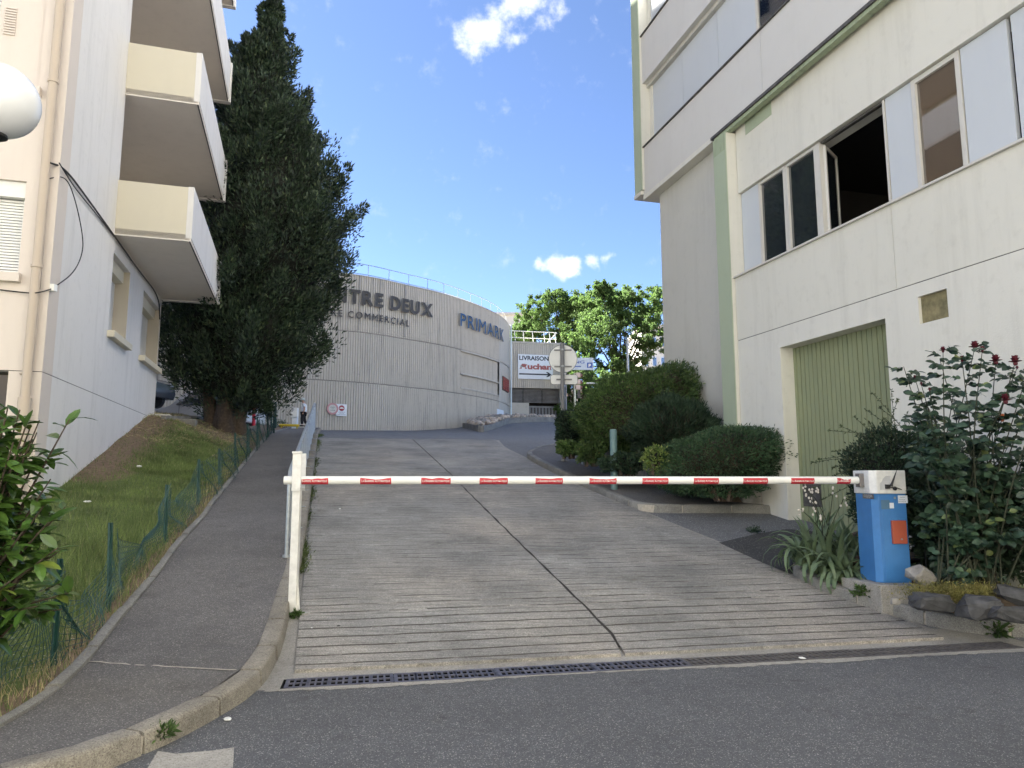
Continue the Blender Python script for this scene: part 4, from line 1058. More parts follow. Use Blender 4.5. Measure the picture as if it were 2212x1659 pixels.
for i, s_ in enumerate(('STATIONNEMENT SUR', 'DEUX LIGNES', 'INTERDIT PARKING PRIVE')): flat_text(s_, c - Z_ * ((5.2 + 2.6 * i) * pxm), tx, Z_, nn, 1.3 * pxm, (15, 10, 19)[i] * pxm, .026, M['black_print'], 'lettering', S2)

# ---- delivery wing to the right
q = at_y(1101, 880, 56.5); FB = Frame((q.x, q.y), (math.cos(rad(12)), math.sin(rad(12))), -1)
if FB.n.y > 0: FB.n = -FB.n
DW = thing('delivery_wing', 'ribbed concrete delivery entrance wing with metal gate and louvres', 'building', tuple(FB.P(2, -2, 5.5)))
tR = FB.t(1217, 800); zt = FB.px(1104, 741)[1]; zlo = FB.px(1104, 837)[1]; zlv = FB.px(1104, 868)[1]
print('delivery wing', tR, zt, zlo, zlv)
ribbed(lambda l, k: FB.P(l, k, 0), -1.5, tR, zlo, zt, .16, .05).build('wall_band', M['concrete'], DW)
FB.one('coping', M['concrete_smooth'], DW, -1.5, tR + .1, -.3, .08, zt, zt + .15)
FB.one('core', M['concrete_smooth'], DW, -1.5, tR, -10, -.01, zlo, zt)
FB.one('core', M['interior'], DW, -1.5, tR, -10, -1.2, 2, zlo)
FB.one('corner_post', M['concrete_smooth'], DW, tR - .3, tR, -1.0, -.05, 2, zlo)
tg = FB.t(1143, 880)
FB.one('low_wall', M['concrete_smooth'], DW, -1.5, tg, -.5, -.05, 2, zlv - .05)
# louvres
for a, b in ((FB.t(1101, 850), FB.t(1132, 850) - .03), (FB.t(1132, 850) + .03, FB.t(1173, 850) - .03), (FB.t(1173, 850) + .03, FB.t(1214, 850))):
    m = MB(); FB.box(m, a, b, -.5, -.45, zlv, zlo); o = m.build('louvre_panel', M['gutter'], DW); n = 11
    for i in range(n):
        z = zlv + (zlo - zlv) * i / n; m = MB(); FB.box(m, a, b, -.44, -.3, z + .01, z + (zlo - zlv) / n * .5); m.build('slat', M['louvre'], o)
# gate of vertical bars
zg1 = FB.px(1150, 876)[1]; m = MB(); FB.box(m, tg + .05, tR - .35, -.44, -.38, zg1 - .12, zg1); go = m.build('gate', M['louvre'], DW)
m = MB(); FB.box(m, tg + .05, tR - .35, -.5, -.46, 3.2, zg1 - .05); m.build('backing', M['gutter'], go)
t = tg + .1
while t < tR - .5: FB.one('bar', M['galv_dark'], go, t, t + .11, -.44, -.38, 3.2, zg1 - .122); t += .27
# roof railing of the wing
RG2 = thing('roof_railing', 'white steel railing on the flat roof above the delivery entrance', 'railing', tuple(FB.P(2, -.5, zt)))
for zz in (.55, 1.1):
    m = MB(); m.tube([FB.P(-1.5, -.4, zt + zz), FB.P(FB.t(1205, 720), -.4, zt + zz)], .03, 6); m.build('rail', M['white'], RG2)
for x in (1116, 1135, 1155, 1180, 1192, 1204):
    m = MB(); m.tube([FB.P(FB.t(x, 740), -.4, zt), FB.P(FB.t(x, 740) - .1, -.4, zt + 1.1)], .03, 6); m.build('post', M['white'], RG2)
m = MB(); m.tube([FB.P(FB.t(1180, 740), -.4, zt + .05), FB.P(FB.t(1206, 740), -.4, zt + 1.1)], .03, 6); m.build('brace', M['white'], RG2)
# delivery sign
a = FB.t(1119, 790, .15); b = FB.t(1194, 790, .15); sz0 = FB.px(1120, 818, .15)[1]; sz1 = FB.px(1120, 765, .15)[1]
SG = thing('delivery_sign', 'white deliveries sign with black lettering, red logo and long arrow', 'sign', tuple(FB.P((a + b) / 2, .15, (sz0 + sz1) / 2)))
m = MB(); FB.box(m, a, b, .10, .16, sz0, sz1); m.build('plate', M['sign_white'], SG)
Wd = b - a; Hd = sz1 - sz0; nx = FB.d
def sp_(u, v): return FB.P(a + Wd * u, .165, sz0 + Hd * v)
M['logo_red'] = plain('logo_red', (.34, .09, .08), .5, var=.08)
flat_text('LIVRAISONS', sp_(.50, .77), nx, Z_, FB.n, Hd * .175, Wd * .93, 0, M['black_print'], 'lettering', SG, .03)
flat_text('uchan', sp_(.62, .41), nx, Z_, FB.n, Hd * .22, Wd * .70, 0, M['logo_red'], 'lettering', SG, .05)
def poly_part(pts, mat, name, dk=0.0, par=SG):
    m = MB(); m.add([sp_(u, v) + FB.n * dk for u, v in pts], [tuple(range(len(pts)))]); return m.build(name, mat, par)
poly_part([(.04, .41), (.10, .41), (.12, .47), (.065, .47)], M['logo_red'], 'logo_letter'); poly_part([(.08, .53), (.11, .61), (.20, .61), (.155, .53)], M['logo_red'], 'logo_letter')
poly_part([(.19, .41), (.255, .41), (.235, .48), (.215, .5)], M['logo_red'], 'logo_letter')
bird = [(.05, .52), (.13, .53), (.165, .575), (.20, .60), (.235, .60), (.25, .585), (.275, .575), (.245, .565), (.235, .52), (.20, .475), (.17, .46), (.12, .49), (.06, .50)]
poly_part(bird, M['logo_red'], 'logo_bird', .003)
poly_part([(.05, .52), (.13, .525), (.15, .49), (.12, .485), (.06, .50)], plain('logo_green', (.06, .16, .12), .5), 'logo_wing', .006)
poly_part([(.03, .17), (.86, .17), (.80, .10), (.86, .10), (.96, .20), (.86, .30), (.80, .30), (.86, .225), (.03, .225)], M['black_print'], 'arrow')
# drain pipe at the joint of the two volumes
m = MB(); p = cpos(cpx(1096, 800)[0], .3); m.tube([Vector((p.x, p.y, 6)), Vector((p.x, p.y, TOPZ - .1))], .06, 8); m.build('drainpipe', M['rail_white'], SC)
# stone bed with raised concrete edging
def kpt(px, Y): p = at_y(px, 920, Y); p.z = G(p) + .12; return p
ka = [kpt(999, 45.5), kpt(1039, 38.5), kpt(1101, 46), kpt(1206, 50.5), kpt(1262, 52)]
print('ka', ka)
FBk = kerb('stone_bed_edging', [ka[0], ka[1]], 1, .16, .32, 1.6, M['kerb_grey'], seed=31, drop=.4); kerb('stone_bed_edging', [ka[1], ka[2], ka[3], ka[4]], 1, .16, .32, 1.7, M['kerb_grey'], seed=32, drop=.4)
sb = MB(); poly = [ka[0], ka[1], ka[2], ka[3], ka[4], ka[4] + Vector((0, 5, 0)), ka[2] + Vector((0, 3, 0)), ka[0] + Vector((2, 5, 0))]
sb.add([(p.x, p.y, G(p) + .28) for p in poly], [tuple(range(len(poly)))]); sbo = tag(sb.build('stone_bed', M['soil']), kind='structure')
def rock_mesh(name, mat, r=1, seed=0, nu=9, nv=6, sc=(1, .8, .6), rough=.16):
    rs = random.Random(seed); m = MB(); m.sphere((0, 0, 0), r, nu, nv, sc)
    m.v = [tuple(c * (1 + rs.uniform(-rough, rough)) for c in v) for v in m.v]; return m.mesh(name, mat)
pm = [rock_mesh('stone', M['pebble'], .16, i, sc=(1, .8, .65)) for i in range(4)] + [rock_mesh('stone', M['stone_grey'], .16, i + 9, sc=(1, .8, .7)) for i in range(2)]
rs = random.Random(12)
def inside(p, poly):
    c = False; j = len(poly) - 1
    for i in range(len(poly)):
        if (poly[i].y > p.y) != (poly[j].y > p.y) and p.x < (poly[j].x - poly[i].x) * (p.y - poly[i].y) / (poly[j].y - poly[i].y) + poly[i].x: c = not c
        j = i
    return c
cnt = 0
poly = [ka[0] + Vector((.3, .3, 0)), ka[1] + Vector((0, .4, 0)), ka[2] + Vector((0, .3, 0)), ka[3] + Vector((0, .25, 0)), ka[4] + Vector((0, .3, 0)), ka[4] + Vector((0, 2, 0)), ka[2] + Vector((0, 2.6, 0)), ka[0] + Vector((2, 4, 0))]
while cnt < 190:
    p = Vector((rs.uniform(ka[0].x, ka[4].x), rs.uniform(ka[1].y, ka[1].y + 12), 0))
    if not inside(p, poly): continue
    o = bpy.data.objects.new('stone', rs.choice(pm)); C.objects.link(o); s_ = rs.uniform(.7, 1.7); o.scale = (s_, s_, s_ * rs.uniform(.7, 1.1)); o.location = (p.x, p.y, G(p) + .33 + rs.uniform(0, .08)); o.rotation_euler = (rs.uniform(-.4, .4), rs.uniform(-.4, .4), rs.uniform(0, 6))
    o.parent = sbo; cnt += 1
# pale far buildings
def far_block(label, px0, px1, pyt, Y, mat, nwin, nfl, depth=12):
    a = at_y(px0, pyt, Y); b = at_y(px1, pyt, Y); B = thing('far_building', label, 'building', ((a.x + b.x) / 2, Y + 3, 5))
    m = MB(); m.hexa([Vector(v) for v in ((a.x, Y, 1), (b.x, Y, 1), (b.x, Y + depth, 1), (a.x, Y + depth, 1), (a.x, Y, a.z), (b.x, Y, a.z), (b.x, Y + depth, a.z), (a.x, Y + depth, a.z))]); m.build('wall', mat, B)
    m = MB(); m.box(((a.x + b.x) / 2, Y + depth / 2, a.z + .2), (b.x - a.x + .8, depth + .8, .4)); m.build('roof', M['concrete_smooth'], B)
    for f in range(nfl):
        for j in range(nwin):
            m = MB(); c = (a.x + (b.x - a.x) * (j + .5) / nwin, Y - .05, a.z - 2.2 - f * 3.0); m.box(c, ((b.x - a.x) / nwin * .5, .12, 1.5)); o = m.build('window', M['sign_white'], B); m = MB(); m.box((c[0], c[1] - .07, c[2]), ((b.x - a.x) / nwin * .42, .03, 1.25)); m.build('pane', M['glass'], o)
far_block('pale flat roofed building just visible over the curved roof edge', 1040, 1155, 681, 110, M['cream_grey'], 9, 3)
far_block('white apartment building behind the leafy tree at the grey wall edge', 1385, 1475, 708, 105, M['cream'], 5, 6)
far_block('low sunlit white house behind the traffic light', 1222, 1380, 846, 92, M['cream'], 7, 2)
# ================================================================== LAWN, PLANTS, TREES
wK = wfun(pl_in)
def wall_w(s):
    # (s,w) of the left building wall line, extended
    a = sw(FL.P(tC, 0, 0)); b = sw(FL.P(tE, 0, 0)); return a[1] + (b[1] - a[1]) * (s - a[0]) / (b[0] - a[0])
_a = FL.px(145, 1040); _b = FL.px(323, 893); _sa = sw(FL.P(_a[0], 0, 0))[0]; _sb = sw(FL.P(_b[0], 0, 0))[0]
print('wall foot', _sa, _a[1], _sb, _b[1])
def zwall(s):
    if s < _sa: return max(.14, _a[1] - .19 * (_sa - s))
    if s < _sb: return _a[1] + (_b[1] - _a[1]) * (s - _sa) / (_sb - _sa)
    return min(4.45, _b[1] + .075 * (s - _sb))
def zlawn(p):
    s, w_ = sw(p); wk = wK(s); dd = wk - .09 - w_; width = max(1.6, wk - wall_w(s)) if s < 16 else max(2.0, 2.6)
    z0 = h(s) + .105; z1 = max(zwall(s), z0 + .0)
    f = max(0, min(1, dd / width)); f = f * f * (3 - 2 * f) * .45 + f * .55
    bmpy = .02 * math.sin(p[0] * 5.1 + p[1] * 2.3) * math.sin(p[1] * 3.7) * min(1, dd * 2)
    dip = .95 * _sm((s - 20) / 4) * _sm((dd - 1) / 1.2) * (1 - _sm((dd - 6.2) / 1.0))
    return z0 + (z1 - z0) * f + bmpy - dip
mb = MB(); vs = []; ds_ = [0, .15, .3, .5, .75, 1.0, 1.3, 1.6, 1.9, 2.2, 2.5, 2.8, 3.2, 3.8, 5, 8, 12, 18, 26]; ss = [-1.6 + .25 * i for i in range(0, 150)]
for s in ss:
    for dd in ds_:
        p = from_sw(s, wK(s) - .05 - dd); vs.append((p.x, p.y, zlawn(p)))
nd = len(ds_); mb.add(vs, [(i * nd + j + 1, i * nd + j, (i + 1) * nd + j, (i + 1) * nd + j + 1) for i in range(len(ss) - 1) for j in range(nd - 1)])
# lawn surface material: turf, bare soil near the wall, dry straw at the tree foot
m_, t_, b_ = newmat('turf'); v_ = coords(t_); n1 = noise(t_, 1.1, 6, .65, v_); n2 = noise(t_, 14, 6, .7, v_)
gr = ramp(t_, (.06, .085, .025), (.13, .17, .05), .3, .7, n2.outputs['Fac'])
br = ramp(t_, (.09, .06, .04), (.24, .17, .11), .3, .7, n2.outputs['Fac'])
at = t_.nodes.new('ShaderNodeAttribute'); at.attribute_name = 'bare'
ad = t_.nodes.new('ShaderNodeMath'); ad.operation = 'MULTIPLY_ADD'; ad.inputs[1].default_value = 1.3; ad.inputs[2].default_value = -.65; t_.links.new(n1.outputs['Fac'], ad.inputs[0])
a2 = t_.nodes.new('ShaderNodeMath'); a2.operation = 'ADD'; t_.links.new(ad.outputs[0], a2.inputs[0]); t_.links.new(at.outputs['Fac'], a2.inputs[1])
fc = ramp(t_, (0, 0, 0), (1, 1, 1), .4, .6, a2.outputs[0]); c_ = mixc(t_, gr.outputs[0], br.outputs[0], fc.outputs[0])
t_.links.new(c_, b_.inputs['Base Color']); b_.inputs['Roughness'].default_value = .95; bump(t_, b_, n2.outputs['Fac'], .8, .03); M['turf'] = m_
def bare(p):
    s, w_ = sw(p); dd = wK(s) - w_; wd = max(1.6, wK(s) - wall_w(s)); f = dd / wd
    v = 0
    if s > 6.5: v = max(v, min(1, (f - .5) * 3.0) * min(1, (s - 6.5) / 2))
    if s > 12: v = max(v, min(1, (s - 12) / 2.2))
    if dd < .22: v = max(v, .75)
    if s < 1.5: v = max(v, .25)
    return max(0, min(1, v))
lawn = mb.build('lawn', M['turf'], smooth=True); tag(lawn, kind='structure')
at_ = lawn.data.attributes.new('bare', 'FLOAT', 'POINT'); at_.data.foreach_set('value', [bare(Vector(v.co)) for v in lawn.data.vertices])

def np_mesh(name, V, nper, mats, parent=None, kind=None, smooth=False):
    """V: (N, nper, 3) polygons, one island each"""
    n = V.shape[0]; me = bpy.data.meshes.new(name); me.vertices.add(n * nper); me.vertices.foreach_set('co', V.reshape(-1).astype('f4'))
    me.loops.add(n * nper); me.loops.foreach_set('vertex_index', np.arange(n * nper, dtype='i4'))
    me.polygons.add(n); me.polygons.foreach_set('loop_start', np.arange(0, n * nper, nper, dtype='i4')); me.polygons.foreach_set('loop_total', np.full(n, nper, dtype='i4'))
    me.materials.append(mats); me.update(calc_edges=True); me.validate()
    o = world_child(name, me, parent)
    if kind: o['kind'] = kind
    return o
def unit(a): return a / np.maximum(1e-9, np.linalg.norm(a, axis=-1, keepdims=True))
def leaves(rng, pos, dirs, L, Wd, spread=.6, fold=.0):
    """diamond leaves: pos (N,3), dirs (N,3)"""
    n = len(pos); d = unit(dirs + rng.normal(0, spread, (n, 3))); r = unit(np.cross(d, rng.normal(0, 1, (n, 3)))); l = L * rng.uniform(.6, 1.25, (n, 1)); w_ = Wd * rng.uniform(.7, 1.2, (n, 1))
    a = pos; b = pos + d * l * .45 + r * w_ * .5; c = pos + d * l; e = pos + d * l * .45 - r * w_ * .5
    return np.stack([a, b, c, e], 1)
RNG = np.random.default_rng(5)

# grass blades
def grass(name, n, hgt, wd, mat, region, seed, hv=.5):
    rng = np.random.default_rng(seed); P = []
    while len(P) < n:
        s, dd = region(rng); p = from_sw(s, wK(s) - .07 - dd); b = bare(p)
        if rng.random() < b * 1.05 - .08: continue
        p.z = zlawn(p); P.append(tuple(p))
    P = np.array(P); n = len(P); d = rng.normal(0, .35, (n, 3)); d[:, 2] = 1; d = unit(d); r = unit(np.cross(d, rng.normal(0, 1, (n, 3)))); l = hgt * rng.uniform(1 - hv, 1 + hv, (n, 1))
    V = np.stack([P - r * wd * .5 - [0, 0, .01], P + r * wd * .5 - [0, 0, .01], P + d * l], 1)
    return tag(np_mesh(name, V, 3, mat), kind='stuff')
M['grass'] = leafmat('grass_blade', (.095, .14, .038), (.19, .25, .075), (.42, .39, .2), .7, .3, 1.5)
M['grass_dry'] = leafmat('grass_dry', (.30, .24, .13), (.45, .38, .22), None, .8, .2, 2)
grass('grass', 52000, .06, .007, M['grass'], lambda r: (r.uniform(-1.2, 9), r.uniform(.0, 2.6)), 1)
grass('grass', 34000, .06, .011, M['grass'], lambda r: (r.uniform(8.5, 17.5), r.uniform(.0, 3.2)), 2)
grass('tall_grass', 3500, .22, .006, M['grass'], lambda r: (r.normal(3.2, 1.3), abs(r.normal(.6, .5))), 3)
grass('dry_grass', 2600, .10, .006, M['grass_dry'], lambda r: (r.uniform(-1.5, 12), abs(r.normal(.0, .16))), 4)
# dry straw and litter under the tree
n = 9000; P = []
for i in range(n):
    p = from_sw(RNG.uniform(11, 18.5), 0); s = sw(p)[0]; p = from_sw(s, wK(s) - RNG.uniform(.3, 5)); P.append((p.x, p.y, zlawn(p) + RNG.uniform(.0, .03)))
P = np.array(P); d = RNG.normal(0, 1, (n, 3)); d[:, 2] *= .25
tag(np_mesh('straw', leaves(RNG, P, unit(d), .12, .012, .1), 4, M['grass_dry']), kind='stuff')
n = 3000; P = []
for i in range(n):
    s = RNG.uniform(0, 9); p = from_sw(s, wK(s) - RNG.uniform(.2, 2.4)); P.append((p.x, p.y, zlawn(p) + .065))
P = np.array(P); V = leaves(RNG, P, np.tile([1., 0, 0], (n, 1)), .016, .016, 1.0); V[:, :, 2] = P[:, None, 2]
tag(np_mesh('clover_flowers', V, 4, plain('clover', (.6, .58, .45), .8)), kind='stuff')
# edging boards at the top of the bank
m = MB()
for i, (x0, x1) in enumerate(((352, 408), (411, 455), (458, 505), (508, 540))):
    a, b = on_ground(x0, 906, 0, zlawn), on_ground(x1, 907, 0, zlawn); mm = MB(); dd_ = (b - a).normalized(); pn = Vector((-dd_.y, dd_.x, 0)) * .05
    mm.hexa([a - pn, b - pn, b + pn, a + pn] + [q + Vector((0, 0, .10)) for q in (a - pn, b - pn, b + pn, a + pn)]); o = mm.build('edging_slab', M['kerb_grey']); tag(o, ('low concrete edging slab nearest the building corner', 'second low concrete edging slab on the bank, left of the trunk', 'low concrete edging slab in front of the cypress trunk', 'low concrete edging slab at the right end by the wire fence')[i], 'edging', 'edging slabs on the grass bank')
# concrete steps at the building corner
st = thing('corner_steps', 'two small broken concrete steps beside the building corner', 'steps', tuple(FL.P(tE, .4, 3)))
a = FL.px(328, 900, .2); p = FL.P(tE - .15, .02, 0); zz = zlawn(FL.P(tE, .5, 0))
m = MB(); FL.box(m, tE - .3, tE + .5, .03, .42, zz - .3, zz + .13); m.build('step', M['concrete_smooth'], st, bevel=.02)
m = MB(); FL.box(m, tE + .1, tE + .5, .45, 1.0, zz - .4, zz + .05); m.build('step', M['kerb_grey'], st, bevel=.03)

# ---------------- big cypress
def pxw(x, y, Y): p = at_y(x, y, Y); return p.x, p.z
YT = 21.0
sil = [(-190, 592, 594), (-120, 584, 604), (-60, 575, 612), (0, 578, 604), (45, 562, 612), (106, 530, 622), (134, 500, 634), (179, 478, 645), (216, 462, 664), (280, 452, 676), (316, 446, 690), (345, 440, 722), (384, 434, 738), (420, 428, 735), (462, 415, 752), (495, 405, 768), (530, 392, 752), (560, 382, 758), (600, 372, 738), (640, 362, 700), (680, 352, 686), (720, 348, 698), (755, 350, 700), (780, 362, 672), (805, 372, 645), (822, 395, 630), (835, 424, 624), (862, 440, 614), (882, 505, 604)]
zs_ = []; xl_ = []; xr_ = []
for (y, a, b) in sil:
    x0, z = pxw(a, y, YT); x1, _ = pxw(b, y, YT); zs_.append(z); xl_.append(x0); xr_.append(x1)
zs_ = np.array(zs_[::-1]); xl_ = np.array(xl_[::-1]); xr_ = np.array(xr_[::-1])
def prof(z): return np.interp(z, zs_, xl_), np.interp(z, zs_, xr_)
CT = thing('cypress_tree', 'tall dense dark cypress tree with a thick forked trunk', 'tree', (float((xl_[0] + xr_[0]) / 2), YT, 3.3))
tx0 = pxw(488, 900, YT)[0]; gz = zlawn(Vector((tx0, YT, 0)))
print('cypress base', tx0, gz, 'z range', zs_[0], zs_[-1])
m = MB()
for (dx, dy, lean, r) in ((0, 0, .1, .42), (-.45, .15, -.5, .26), (.34, .05, .5, .26), (.1, -.3, .2, .25)):
    pts = [Vector((tx0 + dx * 1.3, YT + dy * 1.2, gz - .3)), Vector((tx0 + dx * 1.05, YT + dy, gz + .25)), Vector((tx0 + dx + lean * .25, YT + dy, gz + 1.0)), Vector((tx0 + dx + lean, YT + dy, gz + 2.6)), Vector((tx0 + .8 + lean * .8, YT, gz + 6)), Vector((tx0 + 1.3 + lean * .3, YT, gz + 10))]
    m.tube(pts, r, 12, rs=[r * 1.2, r * .85, r * .7, r * .6, r * .45, r * .2])
# irregular bark flutes
rs = random.Random(3); m.v = [(v[0] + rs.uniform(-.035, .035), v[1] + rs.uniform(-.035, .035), v[2]) for v in m.v]
m.build('trunk', M['bark'], CT, smooth=True)
M['cypress'] = leafmat('cypress_needles', (.008, .018, .010), (.040, .070, .032), (.11, .14, .06), .6, .12, 2.3)
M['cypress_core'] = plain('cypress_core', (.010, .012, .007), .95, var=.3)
rng = np.random.default_rng(77)
cl = []
def lumpf(a, z): return 1 + .11 * np.sin(a * 3 + z * 1.9) + .09 * np.sin(a * 5 - z * 3.3 + 1) + .07 * np.sin(z * 5.1 + a * 2)
z = zs_[0] + .1
for i in range(190):   # heavy protruding branch masses give the uneven outline
    zz_ = rng.uniform(zs_[0] + .4, zs_[-1] - 2); xl, xr = prof(zz_); a = rng.uniform(0, 2 * math.pi); R_ = (xr - xl) / 2 * lumpf(a, zz_); rr_ = rng.uniform(.20, .40) * min(1, R_ / 1.5 + .12)
    for k in range(5): cl.append(((xl + xr) / 2 + math.cos(a) * (R_ * .97 + rr_ * .25 - .09 * k) + rng.normal(0, .06), YT + math.sin(a) * (R_ * .9 + rr_ * .2) + rng.normal(0, .06), zz_ + rr_ * .9 - k * .16, rr_ * (.55 + .12 * k), math.cos(a), math.sin(a)))
while z < zs_[-1]:
    xl, xr = prof(z); R_ = max(.15, (xr - xl) / 2); cx = (xl + xr) / 2; nc = int(5 + R_ * 13)
    for i in range(nc):
        a = rng.uniform(0, 2 * math.pi); q = rng.uniform(.66, .93) if rng.random() < .82 else rng.uniform(.3, .7)
        q *= lumpf(a, z); Rs = max(.05, R_ - min(.4, .1 + R_ * .15)); cl.append((cx + math.cos(a) * Rs * q, YT + math.sin(a) * Rs * .9 * q, z + rng.uniform(-.15, .15), min(.46, .10 + R_ * .17) * rng.uniform(.6, 1.2), math.cos(a), math.sin(a)))
    z += .26
for (x, y, r) in ((632, 134, .3), (664, 216, .3), (675, 285, .35), (722, 325, .42), (738, 384, .42), (728, 412, .35), (768, 495, .42), (760, 555, .4), (720, 727, .45), (714, 750, .35), (352, 700, .4), (360, 745, .4), (500, 118, .3), (420, 860, .3), (440, 880, .3), (398, 770, .4), (595, 868, .35), (745, 600, .4), (705, 650, .3), (760, 465, .3)):
    x_, z_ = pxw(x, y, YT); cl.append((x_ - .1 * np.sign(x - 560), YT, z_, r, np.sign(x - 560), 0))
cl = np.array(cl); print('cypress clumps', len(cl))
per = 85; n = len(cl) * per; idx = np.repeat(np.arange(len(cl)), per)
off_ = unit(rng.normal(0, 1, (n, 3))) * rng.uniform(.25, 1, (n, 1)) ** .6; off_[:, 2] *= 1.35
pos = cl[idx, :3] + off_ * cl[idx, 3:4] - np.array([0, 0, .05])
dirs = np.stack([cl[idx, 4] * .45, cl[idx, 5] * .45, np.full(n, .75)], 1) + off_ * .6
np_mesh('crown', leaves(rng, pos, dirs, .15, .046, .3), 4, M['cypress'], CT)
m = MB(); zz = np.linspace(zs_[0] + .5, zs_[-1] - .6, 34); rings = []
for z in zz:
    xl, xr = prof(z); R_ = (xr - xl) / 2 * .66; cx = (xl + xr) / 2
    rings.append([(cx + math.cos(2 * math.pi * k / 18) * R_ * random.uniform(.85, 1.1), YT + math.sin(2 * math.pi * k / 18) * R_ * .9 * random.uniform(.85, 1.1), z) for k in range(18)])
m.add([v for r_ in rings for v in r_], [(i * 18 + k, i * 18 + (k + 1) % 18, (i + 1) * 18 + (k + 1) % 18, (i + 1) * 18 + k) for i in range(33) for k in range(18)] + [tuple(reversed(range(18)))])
m.build('crown_core', M['cypress_core'], CT)  # dark solid core added to block the view through the crown

# ---------------- leafy trees behind
M['leaf_light'] = leafmat('leaf_light', (.06, .11, .03), (.11, .18, .05), (.17, .23, .08), .9, .5, .35)
def leafy_tree(label, blobs, Y, base_px, seed, per=3800, L_=.24, W_=.13):
    rng = np.random.default_rng(seed); bx, _ = pxw(base_px, 900, Y); gz = h(sw((bx, Y))[0])
    T = thing('leafy_tree', label, 'tree', (bx, Y, gz)); m = MB(); top = Vector((bx, Y, gz))
    cs = []
    for (x, y, r) in blobs:
        cx, cz = pxw(x, y, Y); rr = r / FPX * Y; cs.append((cx, Y + rng.uniform(-2, 2), cz, rr))
    m.tube([top - Vector((0, 0, .5)), top + Vector((0, 0, 2)), top + Vector((.2, 0, 4.5))], .3, 9, rs=[.36, .27, .2])
    for c in cs:
        a = top + Vector((.2, 0, 3.6 + rng.uniform(0, .8))); b = Vector(c[:3]); m.tube([a, a.lerp(b, .5) + Vector((0, 0, .4)), b], .08, 5, rs=[.13, .07, .02])
    m.build('trunk', M['bark'], T, smooth=True)
    C_ = []
    for c in cs:
        for i in range(46):
            d = unit(rng.normal(0, 1, 3)); q = rng.uniform(.5, 1.12) * (1 if rng.random() < .8 else 1.22); C_.append((c[0] + d[0] * c[3] * q * 1.1, c[1] + d[1] * c[3] * q, c[2] + d[2] * c[3] * q * .95, c[3] * rng.uniform(.12, .34)))
    C_ = np.array(C_); k = int(per / 46); idx = np.repeat(np.arange(len(C_)), k); n = len(idx)
    off = unit(rng.normal(0, 1, (n, 3))) * rng.uniform(.1, 1, (n, 1)); pos = C_[idx, :3] + off * C_[idx, 3:4] * np.array([1, 1, .8])
    dirs = np.tile([0, 0, -.5], (n, 1)) + off * .5
    np_mesh('crown', leaves(rng, pos, dirs, L_, W_, .5), 4, M['leaf_light'], T)
leafy_tree('broad light green leafy tree in sunlight beside the grey wall', [(1290, 650, 42), (1325, 640, 40), (1360, 660, 45), (1398, 668, 42), (1425, 660, 36), (1305, 700, 55), (1355, 720, 58), (1400, 730, 40), (1270, 735, 45), (1310, 770, 45), (1370, 780, 38), (1335, 805, 32), (1300, 625, 18), (1350, 630, 20)], 62, 1335, 5)
leafy_tree('light green leafy tree rising behind the delivery wing roof', [(1160, 668, 32), (1195, 655, 32), (1228, 660, 34), (1250, 690, 38), (1145, 700, 34), (1185, 705, 40), (1225, 715, 42), (1255, 740, 38), (1125, 715, 22), (1240, 790, 34), (1270, 690, 36), (1255, 650, 26)], 66, 1225, 6)
leafy_tree('darker leafy tree low behind the traffic light', [(1250, 800, 30), (1235, 850, 26), (1275, 840, 30), (1300, 815, 28), (1222, 880, 18), (1330, 835, 24)], 56, 1262, 8, per=1500)

# ---------------- shrubs: lumpy shells of small leaves round a dark twiggy core
def shrub(name, label, cat, c, r, mat, n, L_, W_, seed, power=2.6, shear=0.0, lump=.12, up=.5, core=.8, cmat=None, spread=.5, flat=None, parts=None):
    rng = np.random.default_rng(seed); T = thing(name, label, cat, (c[0], c[1], c[2] - r[2])); d = unit(rng.normal(0, 1, (n, 3)))
    def rad_(d):
        q = (np.abs(d[:, 0]) ** power + np.abs(d[:, 1]) ** power + np.abs(d[:, 2]) ** power) ** (-1 / power)
        lm = 1 + lump * (np.sin(d[:, 0] * 7 + seed) * np.sin(d[:, 2] * 6 + seed * 2) + .5 * np.sin(d[:, 1] * 13 + d[:, 0] * 11 + seed) + .35 * np.sin(d[:, 0] * 23 + d[:, 2] * 19))
        return (q * lm)[:, None]
    base = d * rad_(d) * np.array(r); q = np.where(rng.random((n, 1)) < .05, rng.uniform(1.02, 1.10, (n, 1)), rng.uniform(.84, 1.03, (n, 1))); pos = base * q; pos[:, 2] += shear * pos[:, 0]
    dirs = d + np.array([0, 0, up]); P = pos + np.array(c)
    np_mesh('foliage', leaves(rng, P, dirs, L_, W_, spread), 4, mat, T)
    m = MB(); m.sphere((0, 0, 0), 1, 20, 12); V = np.array(m.v); V = unit(V); V = V * rad_(V) * np.array(r) * core; V[:, 2] += shear * V[:, 0]; V = V + np.array(c)
    m.v = [tuple(v) for v in V]; m.build('core', cmat or M['cypress_core'], T, smooth=True)
    m = MB()
    for i in range(5): a = i * 1.3; m.tube([Vector((c[0] + .12 * math.cos(a), c[1] + .12 * math.sin(a), c[2] - r[2] - .1)), Vector((c[0] + r[0] * .45 * math.cos(a), c[1] + r[1] * .45 * math.sin(a), c[2] - r[2] * .2))], .03, 5)
    m.build('stem', M['bark'], T); return T
M['juniper'] = leafmat('juniper', (.028, .06, .014), (.085, .145, .035), (.13, .12, .05), .65, .15, 2.2)
M['juniper_dark'] = leafmat('juniper_dark', (.012, .030, .014), (.030, .060, .028), (.06, .06, .03), .65, .12, 2.5)
M['juniper_low'] = leafmat('juniper_low', (.022, .055, .024), (.065, .125, .052), (.12, .10, .06), .65, .15, 2.2)
